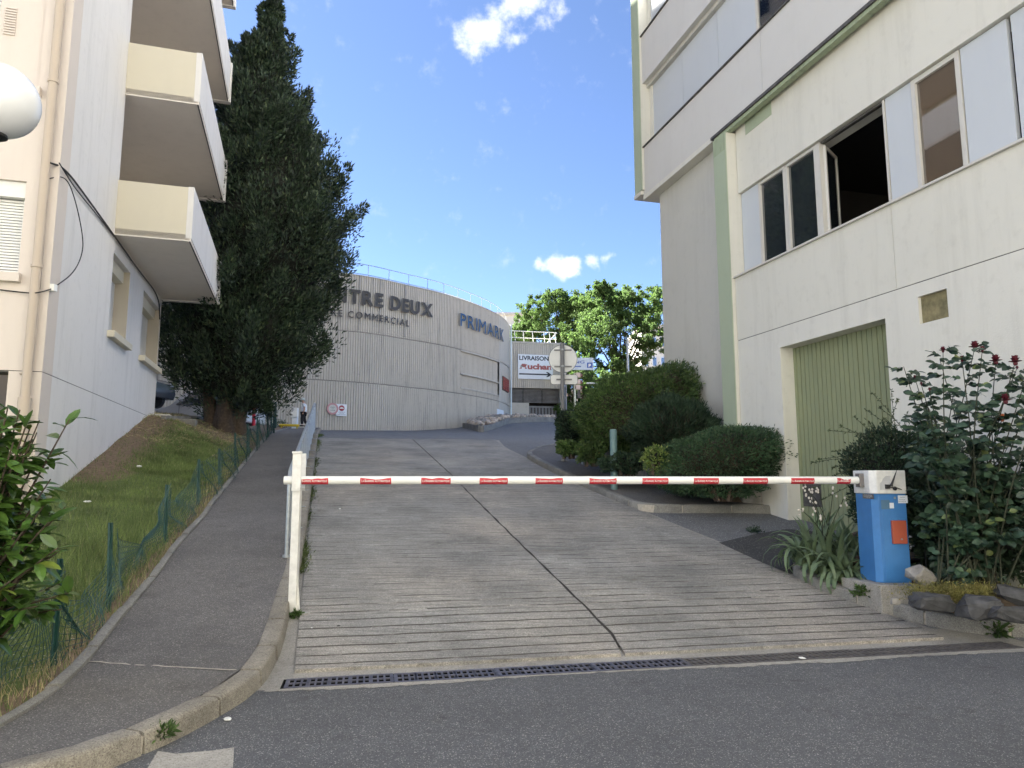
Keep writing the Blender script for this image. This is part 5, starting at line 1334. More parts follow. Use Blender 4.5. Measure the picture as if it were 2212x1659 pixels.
M['leaf_yellow'] = leafmat('leaf_yellow', (.05, .10, .02), (.22, .27, .07), (.5, .48, .2), .5, .3, 2)
M['twig_brown'] = plain('twig_brown', (.045, .032, .022), .95, var=.4, scale=20, bmp=.8)
def pc(px, py, Y): p = at_y(px, py, Y); return (p.x, p.y, p.z)
c = pc(1380, 888, 16.2); shrub('clipped_juniper_hedge', 'large clipped juniper hedge with a sloping top against the grey wall', 'hedge', c, (1.36, 1.3, .84), M['juniper'], 46000, .085, .024, 11, power=2.7, shear=.23, lump=.08, up=.15, core=.86, cmat=M['twig_brown'])
c = pc(1455, 930, 14.6); shrub('feathery_shrub', 'dark feathery evergreen shrub between the two clipped hedges', 'shrub', c, (.86, .8, .62), M['juniper_dark'], 19000, .12, .02, 12, power=2, lump=.14, up=1.0, core=.74, cmat=M['twig_brown'])
c = pc(1556, 992, 13.0); shrub('cushion_juniper', 'low rounded green juniper cushion beside the green pillar', 'hedge', c, (1.16, .85, .52), M['juniper_low'], 32000, .065, .02, 14, power=2.5, shear=.16, lump=.06, up=.2, core=.86, cmat=M['twig_brown'])
c = pc(1236, 928, 17.6); shrub('small_hedge', 'small dark hedge behind the sign post', 'hedge', c, (.36, .8, .42), M['juniper_dark'], 9000, .08, .03, 15, power=3, lump=.1, core=.8)
c = pc(1228, 968, 16.0); shrub('ivy_clump', 'low green ivy clump at the foot of the small hedge', 'plant', c, (.22, .3, .14), M['juniper'], 2200, .06, .045, 16, lump=.2, core=.6)
c = pc(1276, 978, 15.4); shrub('ivy_clump', 'leafy ivy clump spilling over the stone edging beside the large hedge', 'plant', c, (.26, .3, .2), M['juniper'], 2600, .06, .045, 17, lump=.2, core=.6)
c = pc(1418, 992, 12.9); shrub('variegated_shrub', 'small yellow variegated shrub in front of the low cushion juniper', 'shrub', c, (.2, .22, .19), M['leaf_yellow'], 900, .065, .04, 18, lump=.25, core=.5)
c = pc(1350, 1000, 14.2); shrub('ivy_clump', 'dark creeping ground cover behind the green bollard', 'plant', c, (.45, .4, .16), M['juniper_dark'], 3500, .06, .04, 19, lump=.2, core=.6)
c = pc(1560, 1052, 12.4); shrub('trailing_cotoneaster', 'trailing dark growth hanging over the stones under the cushion juniper', 'plant', c, (.55, .2, .14), M['juniper_low'], 3500, .06, .025, 20, lump=.25, core=.5)
# soil mound of the hedge bed + edging stones
hb = [Vector((b.x, b.y, 0)) for b in bed_line]; back = [b + Vector((1.6, 2.2, 0)) for b in hb]
m = MB(); vs = []
for a, b in zip(hb, back):
    for f in (0, .12, .5, 1): q = a.lerp(b, f); vs.append((q.x, q.y, G(q) + .11 + (.26 if f > .1 else 0) + .1 * f))
m.add(vs, [(4 * i + j, 4 * i + 4 + j, 4 * i + 5 + j, 4 * i + 1 + j) for i in range(len(hb) - 1) for j in range(3)]); tag(m.build('hedge_bed', M['soil']), kind='structure')
es, _ = resample(hb[1:], n=10); sn = 0
for i, p in enumerate(es[:-1]):
    q = es[i + 1]; m = MB(); m.sphere((0, 0, 0), 1, 10, 7, (1, 1, 1)); rs = random.Random(40 + i)
    m.v = [tuple(max(-.8, min(.8, c_ * (1 + rs.uniform(-.12, .12)))) for c_ in v) for v in m.v]
    me = m.mesh('edging_rock', M['stone_grey']); o = bpy.data.objects.new('edging_rock', me); C.objects.link(o)
    mid = p.lerp(q, .5); L2 = (q - p).length; o.location = (mid.x + .05, mid.y + .08, G(mid) + .20); o.scale = (L2 * .6, .16, .2 + rs.uniform(-.03, .04)); o.rotation_euler = (0, 0, math.atan2((q - p).y, (q - p).x))
    tag(o, ('grey edging rock at the far end of the hedge bed', 'grey edging rock under the left end of the large hedge', 'grey edging rock under the middle of the large hedge', 'grey edging rock just left of the green bollard', 'grey edging rock just right of the green bollard', 'grey edging rock below the yellow variegated shrub', 'grey edging rock under the left end of the cushion juniper', 'grey edging rock under the middle of the cushion juniper', 'large pale edging rock nearest the green pillar')[i], 'rock', 'edging rocks of the hedge bed')

# ---------------- laurel at the left edge
def leaf3d(L_, W_, fold=.25, curl=.2):
    """folded, curved leaf lying along +X, 8 faces"""
    m = MB(); xs_ = (0, .25, .55, .82, 1.0); ws = (0.04, .42, .5, .32, .0); vs = []
    for x, w_ in zip(xs_, ws):
        z = -curl * x * x * L_; vs += [(x * L_, -w_ * W_, z + fold * w_ * W_), (x * L_, 0, z), (x * L_, w_ * W_, z + fold * w_ * W_)]
    m.add(vs, [(3 * i + j, 3 * i + 3 + j, 3 * i + 4 + j, 3 * i + 1 + j) for i in range(4) for j in range(2)]); return m
def leaf_inst(m, p, d, up, sc=1.0):
    x = d.normalized(); y = up.cross(x)
    if y.length < 1e-4: y = Vector((0, 1, 0))
    y.normalize(); z = x.cross(y); return Matrix.Translation(p) @ Matrix((x, y, z)).transposed().to_4x4() @ Matrix.Scale(sc, 4)
def leafy_plant(T, name, specs, protos, mat, limit=280):
    """specs: list of matrices; nearest first become parts, the rest one joined part"""
    specs.sort(key=lambda M_: (M_.translation - EYE).length / max(.3, M_.to_scale()[0])); mes = [p.mesh(name, mat) for p in protos]; rs = random.Random(1)
    inv = origin_matrix(T).inverted()
    for M_ in specs[:limit]:
        o = bpy.data.objects.new(name, rs.choice(mes)); C.objects.link(o); o.matrix_world = M_; o.parent = T; o.matrix_parent_inverse = inv
    rest = MB()
    for M_ in specs[limit:]: p = rs.choice(protos); rest.add(p.v, p.f, M_)
    if rest.v: rest.build('foliage', mat, T)['kind'] = 'stuff'
M['laurel'] = leafmat('laurel_leaf', (.04, .09, .018), (.095, .18, .035), (.22, .26, .05), .28, .25, 3.0)
LT = thing('laurel_bush', 'glossy cherry laurel bush at the left edge in front of the building', 'bush', (-3.35, 4.6, .2))
rs = random.Random(21); specs = []; m = MB(); base = Vector((-3.55, 4.7, .12))
for i in range(125):
    a = rs.uniform(0, 6.28); rr = rs.uniform(.05, .58) ; zt = rs.uniform(.55, 1.85) if rs.random() < .85 else rs.uniform(1.75, 1.98)
    if zt > 1.5: rr *= .8
    tip = Vector((-3.33 + rr * math.cos(a), 4.52 + rr * .8 * math.sin(a), zt)); mid = base.lerp(tip, .6) + Vector((0, 0, .18))
    m.tube([base, mid, tip], .006, 5, rs=[.014, .008, .004])
    for k in range(21):
        f = rs.uniform(.38, 1.0); p = base.lerp(mid, f / .6) if f < .6 else mid.lerp(tip, (f - .6) / .4); az = rs.uniform(0, 6.28)
        dv = Vector((math.cos(az), math.sin(az), rs.uniform(-.5, .8) if f < .95 else rs.uniform(.3, 1.3))); up = Vector((rs.uniform(-.4, .4), rs.uniform(-.4, .4) - .2, 1))
        specs.append(leaf_inst(None, p, dv, up, rs.uniform(.7, 1.15)))
m.build('stem', M['bark'], LT)
leafy_plant(LT, 'leaf', specs, [leaf3d(.15, .062, .3, .25), leaf3d(.165, .066, .15, .5), leaf3d(.13, .06, .4, -.1)], M['laurel'])

# ---------------- rose bush at the right
M['rose_leaf'] = leafmat('rose_leaf', (.022, .048, .032), (.055, .10, .055), (.2, .24, .08), .4, .22, 3.0)
M['rose_red'] = plain('rose_petal', (.10, .010, .02), .6, var=.4, scale=60)
M['rose_orange'] = plain('rose_petal_faded', (.55, .16, .06), .6)
M['stem_green'] = plain('rose_stem', (.035, .04, .022), .8, var=.3)
YR = 7.25
RT = thing('rose_bush', 'tall dark green rose bush with dark red blooms beside the barrier cabinet', 'rose bush', (5.2, YR, .25))
rs = random.Random(33); specs = []; m = MB(); flowers = []
def W3(x, y, Y): return at_y(x, y, Y)
tips = [(1952, 792, 0), (1976, 815, 1), (1990, 830, 1), (2008, 842, 1), (2030, 775, 0), (2037, 757, 2), (2078, 777, 2), (2106, 750, 3), (2122, 756, 2), (2151, 780, 3), (2193, 782, 3), (2197, 795, 1), (2212, 830, 0), (2172, 865, 3), (2165, 905, 4), (2245, 800, 0), (2260, 860, 0), (2290, 900, 0), (1975, 905, 0), (2000, 870, 0), (2060, 850, 0), (2110, 850, 0), (2140, 900, 0), (2230, 930, 0), (1985, 960, 0), (2040, 930, 0), (2090, 960, 0), (2180, 960, 0), (2010, 1000, 0), (2110, 1010, 0), (2200, 1030, 0), (2055, 1030, 0), (2150, 1070, 0), (1990, 1060, 0), (2085, 1090, 0), (2190, 1110, 0), (2240, 1060, 0), (2030, 1110, 0), (2000, 1130, 0), (2060, 1150, 0), (2120, 1130, 0), (2170, 1160, 0), (2220, 1150, 0), (2100, 1180, 0), (2010, 950, 0), (2070, 910, 0), (2130, 960, 0), (2210, 980, 0), (2150, 1020, 0), (2240, 1010, 0)]
for i, (x, y, fl_) in enumerate(tips):
    Y = YR + rs.uniform(-.35, .45); tip = W3(x, y, Y); b = W3(2085 + rs.uniform(-60, 90), 1262, YR + rs.uniform(-.1, .3)); mid = b.lerp(tip, .55) + Vector((rs.uniform(-.12, .12), rs.uniform(-.1, .1), .12))
    pts = smooth_poly3([b, mid, tip], 2); m.tube(pts, .008, 5, rs=[.007 * (1 - k / len(pts)) + .0025 for k in range(len(pts))])
    if fl_: flowers.append((tip, fl_))
    for k in range(15 if y < 900 else 22):
        f = rs.uniform(.15 if k % 3 == 0 else .5, .96); q = pts[min(len(pts) - 1, int(f * len(pts)))]; az = rs.uniform(0, 6.28); dv = Vector((math.cos(az), math.sin(az), rs.uniform(-.2, .5))).normalized(); side = Vector((-dv.y, dv.x, 0))
        pet = rs.uniform(.07, .13)
        for (u_, v_, s_) in ((1.0, 0, 1), (.62, .75, .85), (.62, -.75, .85), (.3, .65, .7), (.3, -.65, .7)):
            dd = (dv + side * v_ * 1.1).normalized() + Vector((0, 0, rs.uniform(-.3, .15)))
            specs.append(leaf_inst(None, q + dv * pet * u_, dd, Vector((rs.uniform(-1, 1), -.8 + rs.uniform(-.6, .6), .8)), rs.uniform(.8, 1.2) * s_))
m.build('stem', M['stem_green'], RT)
leafy_plant(RT, 'leaf', specs, [leaf3d(.082, .064, .2, .2), leaf3d(.094, .07, .1, .4)], M['rose_leaf'])
for k, (p, kind_) in enumerate(flowers):
    mm = MB(); R_ = {1: .02, 2: .032, 3: .055, 4: .042}[kind_]; rr = random.Random(k)
    for ring, (q, zz, tilt) in enumerate(((.35, .3, 1.2), (.65, .15, .8), (1.0, -.05, .3))):
        for j in range(5 + ring * 2):
            a = j * 2 * math.pi / (5 + ring * 2) + ring * .4 + rr.uniform(-.1, .1); c_ = Vector((math.cos(a), math.sin(a), 0)); s_ = Vector((-c_.y, c_.x, 0)); o_ = p + Vector((0, 0, zz * R_))
            mm.add([o_ + c_ * R_ * q * .3 - s_ * R_ * .3, o_ + c_ * R_ * q * .3 + s_ * R_ * .3, o_ + c_ * R_ * q + s_ * R_ * .42 + Vector((0, 0, R_ * tilt * .8)), o_ + c_ * R_ * q * 1.12 + Vector((0, 0, R_ * tilt * .7)), o_ + c_ * R_ * q - s_ * R_ * .42 + Vector((0, 0, R_ * tilt * .8))], [(0, 1, 2, 3, 4)])
    mm.sphere(tuple(p - Vector((0, 0, R_ * .3))), R_ * .4, 8, 5)
    mm.build('flower', M['rose_orange'] if kind_ == 4 else M['rose_red'], RT)
# leaf mass added, coloured dark as the rose's shaded base; shrub behind the cabinet
c = pc(2105, 1130, 7.9); shrub('rose_shade_mass', 'dense dark leaf mass added as the shaded base of the rose bush', 'shrub', c, (.62, .4, .55), M['juniper_dark'], 9000, .075, .04, 41, power=2.4, lump=.15, core=.7)
c = pc(1945, 985, 9.0); c = (c[0], c[1], c[2] - .32); CS = shrub('small_leaved_shrub', 'fine leaved dark shrub with loose arching twigs behind the barrier cabinet', 'shrub', c, (.62, .5, .62), M['juniper_dark'], 17000, .05, .022, 42, power=2.3, lump=.14, core=.72)
rs = random.Random(9); m = MB(); P = []; D_ = []
for (x, y) in ((1825, 993), (1768, 893 + 100), (1752, 1000), (1815, 920), (1790, 930), (1760, 1055), (1845, 900), (1885, 850), (1925, 843), (1940, 862), (1900, 880), (1985, 880), (1960, 890), (1870, 885), (1800, 1010), (1775, 1080), (1830, 1080), (1990, 900), (1850, 940), (1910, 905), (1930, 900), (1880, 915), (1800, 975), (1780, 1035)):
    tip = W3(x, y, 8.9 + rs.uniform(-.3, .3)); b = Vector(c) + Vector((rs.uniform(-.35, .35), rs.uniform(-.3, .1), rs.uniform(0, .3))); mid = b.lerp(tip, .5) + Vector((0, 0, .12)); pts = smooth_poly3([b, mid, tip], 3)
    m.tube(pts, .003, 4)
    for k in range(60):
        q = pts[rs.randrange(len(pts))]; q2 = pts[min(len(pts) - 1, pts.index(q) + 1)]; P.append(tuple(q.lerp(q2, rs.random()))); D_.append((rs.uniform(-1, 1), rs.uniform(-1, 1), rs.uniform(-.4, 1)))
m.build('twig', M['stem_green'], CS); np_mesh('foliage', leaves(RNG, np.array(P), unit(np.array(D_)), .032, .018, .3), 4, leafmat('small_leaf', (.05, .07, .03), (.10, .13, .06), None, .6, .2), CS)

# ---------------- irises
M['iris'] = leafmat('iris_blade', (.11, .165, .085), (.19, .26, .14), (.38, .42, .17), .45, .3, 2.0)
def blade(L_, W_, bend, lift=1.3):
    m = MB(); n = 8; vs = []; p = Vector((0, 0, 0)); a = lift
    for i in range(n + 1):
        f = i / n; w_ = W_ * (1 - f ** 3) * (.7 + .5 * min(1, f * 3)) * .5; vs += [(p.x, -w_, p.z + .25 * w_), (p.x, 0, p.z - .1 * w_), (p.x, w_, p.z + .25 * w_)]
        p = p + Vector((math.cos(a), 0, math.sin(a))) * (L_ / n); a -= bend / n * (1 + f * 1.5)
    m.add(vs, [(3 * i + j, 3 * i + 3 + j, 3 * i + 4 + j, 3 * i + 1 + j) for i in range(n) for j in range(2)]); return m
bl = [blade(.58, .044, .6, 1.45), blade(.55, .046, 1.4, 1.3), blade(.6, .040, 2.3, 1.2), blade(.52, .046, 2.9, 1.05), blade(.48, .042, 1.9, .85)]
blm = [b.mesh('blade', M['iris']) for b in bl]
def iris_clump(label, pts, nb, seed, sc=1.0):
    rs = random.Random(seed); c0 = on_ground(*pts[len(pts) // 2], .12); T = thing('iris_clump', label, 'plant', tuple(c0)); inv = origin_matrix(T).inverted()
    for (x, y) in pts:
        g = on_ground(x, y, .12)
        for k in range(nb):
            o = bpy.data.objects.new('blade', rs.choices(blm, (3, 3, 3, 3, 2))[0]); C.objects.link(o); a = rs.uniform(0, 6.28); s_ = rs.uniform(.75, 1.15) * sc
            o.location = (g.x + rs.uniform(-.09, .09), g.y + rs.uniform(-.09, .09), g.z - .02); o.rotation_euler = (rs.uniform(-.15, .15), 0, a); o.scale = (s_,) * 3; o.parent = T; o.matrix_parent_inverse = inv
    return T
ic = iris_clump('big spreading clump of arching iris leaves left of the barrier cabinet', [(1738, 1222), (1765, 1235), (1790, 1244), (1815, 1250), (1838, 1256), (1760, 1205), (1795, 1205), (1830, 1210), (1850, 1225), (1775, 1215)], 26, 3, 1.25)
iris_clump('iris leaves growing right of the cabinet and the pale rock', [(1990, 1232), (2010, 1222), (2030, 1245), (2050, 1225)], 11, 4, .95)
iris_clump('broad blue green iris leaves in front of the rose stems', [(2095, 1248), (2125, 1252), (2150, 1240), (2175, 1256), (2205, 1250)], 9, 5, .95)
# faded white blooms on tall stalks above the iris leaves
m = MB(); fl_ = MB(); rs = random.Random(6)
for (x, y) in ((1737, 1043), (1745, 1068), (1752, 1060), (1758, 1072), (1762, 1095), (1730, 1100), (1768, 1050), (1775, 1110), (1800, 1055), (1822, 1078)):
    tip = W3(x, y, 8.3 + rs.uniform(-.2, .2)); g = on_ground(1775 + rs.uniform(-20, 40), 1225, .12); pts = smooth_poly3([g, g.lerp(tip, .6) + Vector((.03, 0, .08)), tip], 2); m.tube(pts, .004, 5)
    for k in range(4): fl_.sphere(tuple(tip + Vector((rs.uniform(-.03, .03), rs.uniform(-.03, .03), rs.uniform(-.09, .02)))), .013, 6, 4, (1, .8, 1.2))
m.build('stalk', M['stem_green'], ic); o = fl_.build('withered_flower', plain('withered_flower', (.6, .55, .48), .8), ic); o['kind'] = 'stuff'

# ---------------- rocks, soil and moss of the planter
pin = [Vector((p.x, p.y, 0)) for p in pk_in]; poly = [p for p in pin] + [FR.P(-9, 0, 0), FR.P(dt0 - .3, 0, 0)]
m = MB(); cen = on_ground(2060, 1250, .12); vs = []; rows = 7
ctr = [Vector((5.2, 8.3, 0))]
for p in pin:
    q = Vector((p.x + 1.6, p.y + 1.9, 0)) if p.x > 3.6 else Vector((p.x + 2.2, p.y + .3, 0))
    for j in range(rows):
        f = j / (rows - 1); r_ = p.lerp(q, f); vs.append((r_.x, r_.y, G(p) + .10 + .17 * min(1, f * 4) * (1 - .2 * f) + .02 * math.sin(r_.x * 9) * math.sin(r_.y * 8)))
m.add(vs, [(rows * i + j, rows * (i + 1) + j, rows * (i + 1) + j + 1, rows * i + j + 1) for i in range(len(pin) - 1) for j in range(rows - 1)]); tag(m.build('planter_soil', M['soil'], smooth=True), kind='structure')
def rock(label, x, y, Y, size, sc, mat, seed, rot=(0, 0, 0), grp=None):
    import bmesh
    rs = random.Random(seed); bm = bmesh.new()
    for i in range(36):
        v = Vector((rs.gauss(0, 1), rs.gauss(0, 1), rs.gauss(0, 1))).normalized(); v = Vector([max(-.8, min(.8, c * 1.15)) for c in v]) * rs.uniform(.85, 1.05); bm.verts.new(v)
    r_ = bmesh.ops.convex_hull(bm, input=bm.verts); bmesh.ops.delete(bm, geom=[g for g in r_['geom_interior'] if isinstance(g, bmesh.types.BMVert)], context='VERTS')
    bmesh.ops.subdivide_edges(bm, edges=bm.edges, cuts=1, use_grid_fill=True)
    for v in bm.verts: v.co *= 1 + rs.uniform(-.06, .06)
    m = MB(); bm.verts.index_update(); m.add([v.co.copy() for v in bm.verts], [tuple(v.index for v in f.verts) for f in bm.faces]); bm.free()
    o = bpy.data.objects.new('rock', m.mesh('rock', mat)); C.objects.link(o); p = at_y(x, y, Y); o.location = p; o.scale = (size * sc[0], size * sc[1], size * sc[2]); o.rotation_euler = rot; tag(o, label, 'rock', grp); return o
gp = 'rocks of the planter'
rock('pale grey rock slab leaning against the foot of the blue cabinet', 1990, 1243, 7.35, .155, (1.0, .75, .72), M['stone_grey'], 3, (.3, .5, .3), gp)
rock('dark rock in front of the pale slab, left of the others', 2010, 1302, 6.9, .26, (1.0, .6, .42), M['stone_dark'], 5, (0, .12, .2), gp)
rock('dark rock in the middle of the planter edge under the moss', 2112, 1312, 6.75, .22, (.95, .7, .6), M['stone_dark'], 8, (0, -.1, .1), gp)
rock('dark rock at the right edge of the picture, upper one', 2198, 1288, 6.9, .2, (1.2, .7, .5), M['stone_dark'], 9, (0, .2, -.2), gp)
rock('dark rock at the right edge of the picture, lower one', 2185, 1325, 6.65, .22, (1.3, .6, .42), M['stone_dark'], 12, (0, .1, .1), gp)
rock('small pale stone by the kerb below the cabinet', 1934, 1299, 7.0, .05, (1.2, .8, .8), M['stone_grey'], 15, (0, 0, 0), gp)
n = 9000; P = []; D_ = []
for i in range(n):
    x = RNG.normal(2065, 45); p = at_y(x, 1283 + RNG.normal(0, 9) - abs(x - 2065) * .05, 7.05 + RNG.uniform(-.15, .3)); P.append(tuple(p)); D_.append((RNG.normal(0, .5), -.3, .7))
tag(np_mesh('moss_cushion', leaves(RNG, np.array(P), unit(np.array(D_)), .035, .009, .6), 4, leafmat('moss', (.12, .12, .03), (.28, .25, .08), (.4, .3, .2), .8, .2, 4)), kind='stuff')
# small weeds
def weed(label, x, y, r, n, seed, L_=.07, W_=.02, mat=None, off=0.0, fn=None):
    rng = np.random.default_rng(seed); g = on_ground(x, y, off, fn); d = unit(rng.normal(0, 1, (n, 3)) + [0, 0, .9]); d[:, 2] = np.abs(d[:, 2]); pos = np.array(g) + d * r * rng.uniform(.1, 1, (n, 1)) * [1, 1, .7]
    o = np_mesh('weed', leaves(rng, pos, d, L_, W_, .4), 4, mat or M['grass']); tag(o, label, 'weed', 'weeds along the kerbs'); return o
weed('green weed on the near kerb joint beside the street', 345, 1588, .07, 260, 1, .05, .02, M['juniper'], .05)
weed('dandelion like weed at the right end of the drain', 2150, 1368, .10, 200, 2, .12, .035, M['juniper'])
weed('weed tuft at the corner of the pavement kerb', 1384, 1096, .12, 300, 3, .05, .02, M['juniper'])
weed('tiny shrubby weed on the driveway edge', 1630, 1150, .14, 260, 4, .04, .014, M['juniper_dark'])
weed('weed at the foot of the white barrier post', 640, 1332, .06, 140, 5, .05, .02, M['juniper'])
weed('weeds under the foot of the blue cabinet', 1925, 1290, .16, 500, 6, .05, .02, M['juniper'], .12)
weed('weeds at the left foot of the cabinet slab', 1870, 1285, .14, 350, 7, .05, .025, M['juniper'], .12)
rng = np.random.default_rng(91); P = []
ra_, rb_ = on_ground(640, 1240, 0), on_ground(690, 940, 0)
while len(P) < 5200:
    f = rng.random() ** 1.5; p = ra_.lerp(rb_, f); dens = .5 + .5 * math.sin(f * 41) * math.sin(f * 13 + 1)
    if rng.random() > dens ** 2: continue
    x = p.x - .05 + abs(rng.normal(0, .07)); y = p.y; P.append((x, y, G(Vector((x, y, 0)))))
P = np.array(P); n = len(P); d = rng.normal(0, .55, (n, 3)); d[:, 2] = 1
tag(np_mesh('verge_weeds', leaves(rng, P, unit(d), .075, .012, .3), 4, leafmat('verge_weed', (.05, .075, .02), (.12, .16, .05), (.25, .22, .12), .8, .25, 2)), kind='stuff')
# ================================================================== OBJECTS
# fill beside the ends of the drain
for w0, w1 in ((-25, -.02), (WD, 25)):
    m = MB(); m.add([from_sw(-.126, w0, -.003), from_sw(-.126, w1, -.003), from_sw(.14, w1, -.009), from_sw(.14, w0, -.009)], [(0, 1, 2, 3)]); m.build('kerb_gap_fill', M['apron'], rampo)

# ---------------- automatic barrier: cabinet, arm and the stickers on it
YB = 7.72
bx1 = at_y(1962, 1150, YB).x; bx0 = at_y(1891, 1150, YB).x; bz0 = at_y(1903, 1259, YB).z; bz1 = at_y(1925, 1016, YB).z; zh = at_y(1925, 1067, YB).z; dep = .39
print('cabinet', bx0, bx1, bz0, bz1, zh, 'soil', G(Vector((bx0, YB, 0))))
BR = thing('barrier_cabinet', 'blue automatic barrier cabinet with white hood and long red and white arm', 'barrier', ((bx0 + bx1) / 2, YB + dep / 2, bz0))
def cabin(x0, x1, y0, y1, z0, z1, ch, name, mat, par, bev=.004):
    m = MB(); m.prism([(x0 + ch, y0), (x1, y0), (x1, y1), (x0, y1), (x0, y0 + ch)], z0, z1); return m.build(name, mat, par, bevel=bev)
cabin(bx0, bx1, YB, YB + dep, bz0, zh, .055, 'body', M['blue'], BR)
cabin(bx0 - .012, bx1 + .008, YB - .010, YB + dep + .01, zh + .002, bz1, .056, 'hood', M['white_dirty'], BR, .008)
m = MB(); m.box(((bx0 + .058 + bx1) / 2 + .008, YB - .004, (bz0 + zh) / 2), (bx1 - bx0 - .085, .008, zh - bz0 - .045)); m.build('door', M['blue'], BR, bevel=.003)
def onface(name, x0, y0, x1, y1, th, mat, base=-.008, bev=0.0, par=None, label=None):
    a = at_y(x0, y1, YB); b = at_y(x1, y0, YB); m = MB(); m.box(((a.x + b.x) / 2, YB + base - th / 2, (a.z + b.z) / 2), (b.x - a.x, th, b.z - a.z)); o = m.build(name, mat, par or BR, bevel=bev)
    if label: o['label'] = label
    return o
kb = onface('key_box', 1926, 1124, 1953, 1174, .035, M['brick_red'], bev=.004, label='orange red key box')
m = MB(); c = at_y(1943, 1164, YB); disc(m, c, Vector((1, 0, 0)), Z_, Vector((0, -1, 0)), .010, .04, .052, 12); m.build('lock', M['galv'], kb)
onface('sticker', 1939.5, 1070, 1959, 1087, .001, M['sign_white']); 
for i, (s_, wd) in enumerate((('CANDILIS', .05), ('assistance', .06), ('04 77 59 21 18', .075))): flat_text(s_, at_y(1949, 1075 + i * 4.6, YB - .012), Vector((1, 0, 0)), Z_, Vector((0, -1, 0)), .009, wd, 0.0, M['black_print'], 'lettering', BR)
onface('paint_patch', 1903, 1080, 1921, 1100, .001, plain('grey_blue_patch', (.08, .17, .26), .6), label='grey blue ghost of a removed sticker')
onface('sticker', 1921, 1086, 1929.5, 1098, .001, M['sign_white'], base=-.0095)
onface('bolt', 1930, 1073, 1933.5, 1078, .006, M['galv'])
a = [at_y(x, y, YB - .012) for x, y in ((1901, 1058), (1924, 1058), (1923.5, 1028), (1914, 1028), (1907, 1034), (1905, 1040), (1901, 1044))]
m = MB(); m.add(a, [tuple(range(7))]); m.build('torn_tape', plain('grey_tape', (.5, .5, .5), .5, var=.2), BR)
# rating plate on the left face
xf = bx0 - .001; a0 = at_plane(1864, 1077, Vector((xf, 0, 0)), Vector((1, 0, 0))); a1 = at_plane(1887, 1067.5, Vector((xf, 0, 0)), Vector((1, 0, 0)))
m = MB(); m.box((xf - .001, (a0.y + a1.y) / 2, (a0.z + a1.z) / 2), (.002, abs(a0.y - a1.y), .05)); m.build('rating_plate', M['grey_metal'], BR)
for i, (s_, wd) in enumerate((('LA BARRIERE', .17), ('AUTOMATIQUE', .19), ('TYPE 1000', .10))):
    flat_text(s_, Vector((xf - .0028, (a0.y + a1.y) / 2, (a0.z + a1.z) / 2 + .010 - .014 * i)), Vector((0, -1, 0)), Z_, Vector((-1, 0, 0)), .009, wd, 0, M['white'], 'lettering', BR)
# aerial
an = at_y(1927, 1053, YB - .03)
m = MB(); c = at_y(1914, 1051, YB); m.box((c.x, YB - .025, c.z), (.035, .04, .045)); c2 = at_y(1930.5, 1055, YB); m.sphere((c2.x, YB - .025, c2.z), .022, 10, 6)
m.build('aerial_base', M['black'], BR)
m = MB(); p0 = at_y(1925, 1050, YB - .03); p1 = at_y(1930, 1036, YB - .04); p2 = at_y(1937, 1016, YB - .05); m.tube([p0, p0.lerp(p1, .3), p1, p2], .006, 8, rs=[.02, .012, .010, .0025]); m.build('aerial', M['black'], BR)
m = MB(); m.tube([at_y(1914, 1049, YB - .03), at_y(1925, 1053, YB - .04), at_y(1938, 1054, YB - .03), at_y(1958, 1062, YB + .02), at_y(1985, 1090, YB + .1), at_y(1996, 1150, YB + .1), at_y(2002, 1245, YB - .0)], .005, 6); m.build('cable', M['black'], BR)
# concrete plinth
PLT = thing('concrete_plinth', 'low concrete plinth under the blue barrier cabinet', 'plinth', ((bx0 + bx1) / 2, YB + .1, bz0 - .1))
m = MB(); a = at_y(1836, 1251, YB - .02); b = at_y(1952, 1262, YB - .38)
m.hexa([Vector(v) for z in (bz0 - .45, bz0 - .002) for v in ((bx0 - .06, YB - .15, z - .0), (bx1 - .02, YB - .17, z), (bx1 + .05, YB + dep + .05, z), (bx0 - .2, YB + dep + .05, z))]); m.build('slab', M['apron'], PLT, bevel=.012)

# catch post
pb = on_ground(632, 1323, .0); zt_ = at_y(645, 979, pb.y).z; zf_ = at_y(640, 1056, pb.y).z; px_ = pb.x
A0 = Vector((px_ - .03, pb.y + .0, 0)); A0.z = at_y(640, 1037.5, pb.y).z
B0 = Vector((bx0 - .03, YB + .20, 0)); B0.z = at_y(1845, 1037.5, YB + .2).z
adir = (B0 - A0).normalized(); RA = .041
print('post', pb, 'top', zt_, 'arm', A0, B0, (B0 - A0).length)
m = MB(); m.tube([A0 - adir * .10, B0], RA, 20); arm = m.build('arm', M['white'], BR); sharp(arm)
m = MB(); c = B0 + adir * -.0; m.box((c.x + .005, c.y, c.z), (.07, .10, .15)); br = m.build('bracket', M['grey_metal'], BR, bevel=.004)
for dz in (-.05, .05):
    m = MB(); m.sphere((c.x + .0, c.y - .052, c.z + dz), .009, 8, 5); m.build('bolt', M['galv_dark'], br)
perp = Vector((adir.y, -adir.x, 0)).normalized()   # towards the camera
def arm_s(px): 
    d = raydir(px, 1037); az = d.x / d.y; q = A0 + perp * RA
    return (az * q.y - q.x) / (adir.x - az * adir.y)
def cyl(s_, ang, r=RA): return A0 + adir * s_ + perp * (r * math.cos(ang)) + Z_ * (r * math.sin(ang))
stk = [(651, 709, 1), (778, 845, 2), (910, 973.6, 3), (1036, 1097, 4), (1157, 1216, 5), (1273.6, 1332, 6), (1388, 1444, 0), (1499, 1553, 0), (1606, 1659, 0), (1709.6, 1759.6, 0), (1809, 1838, 7)]
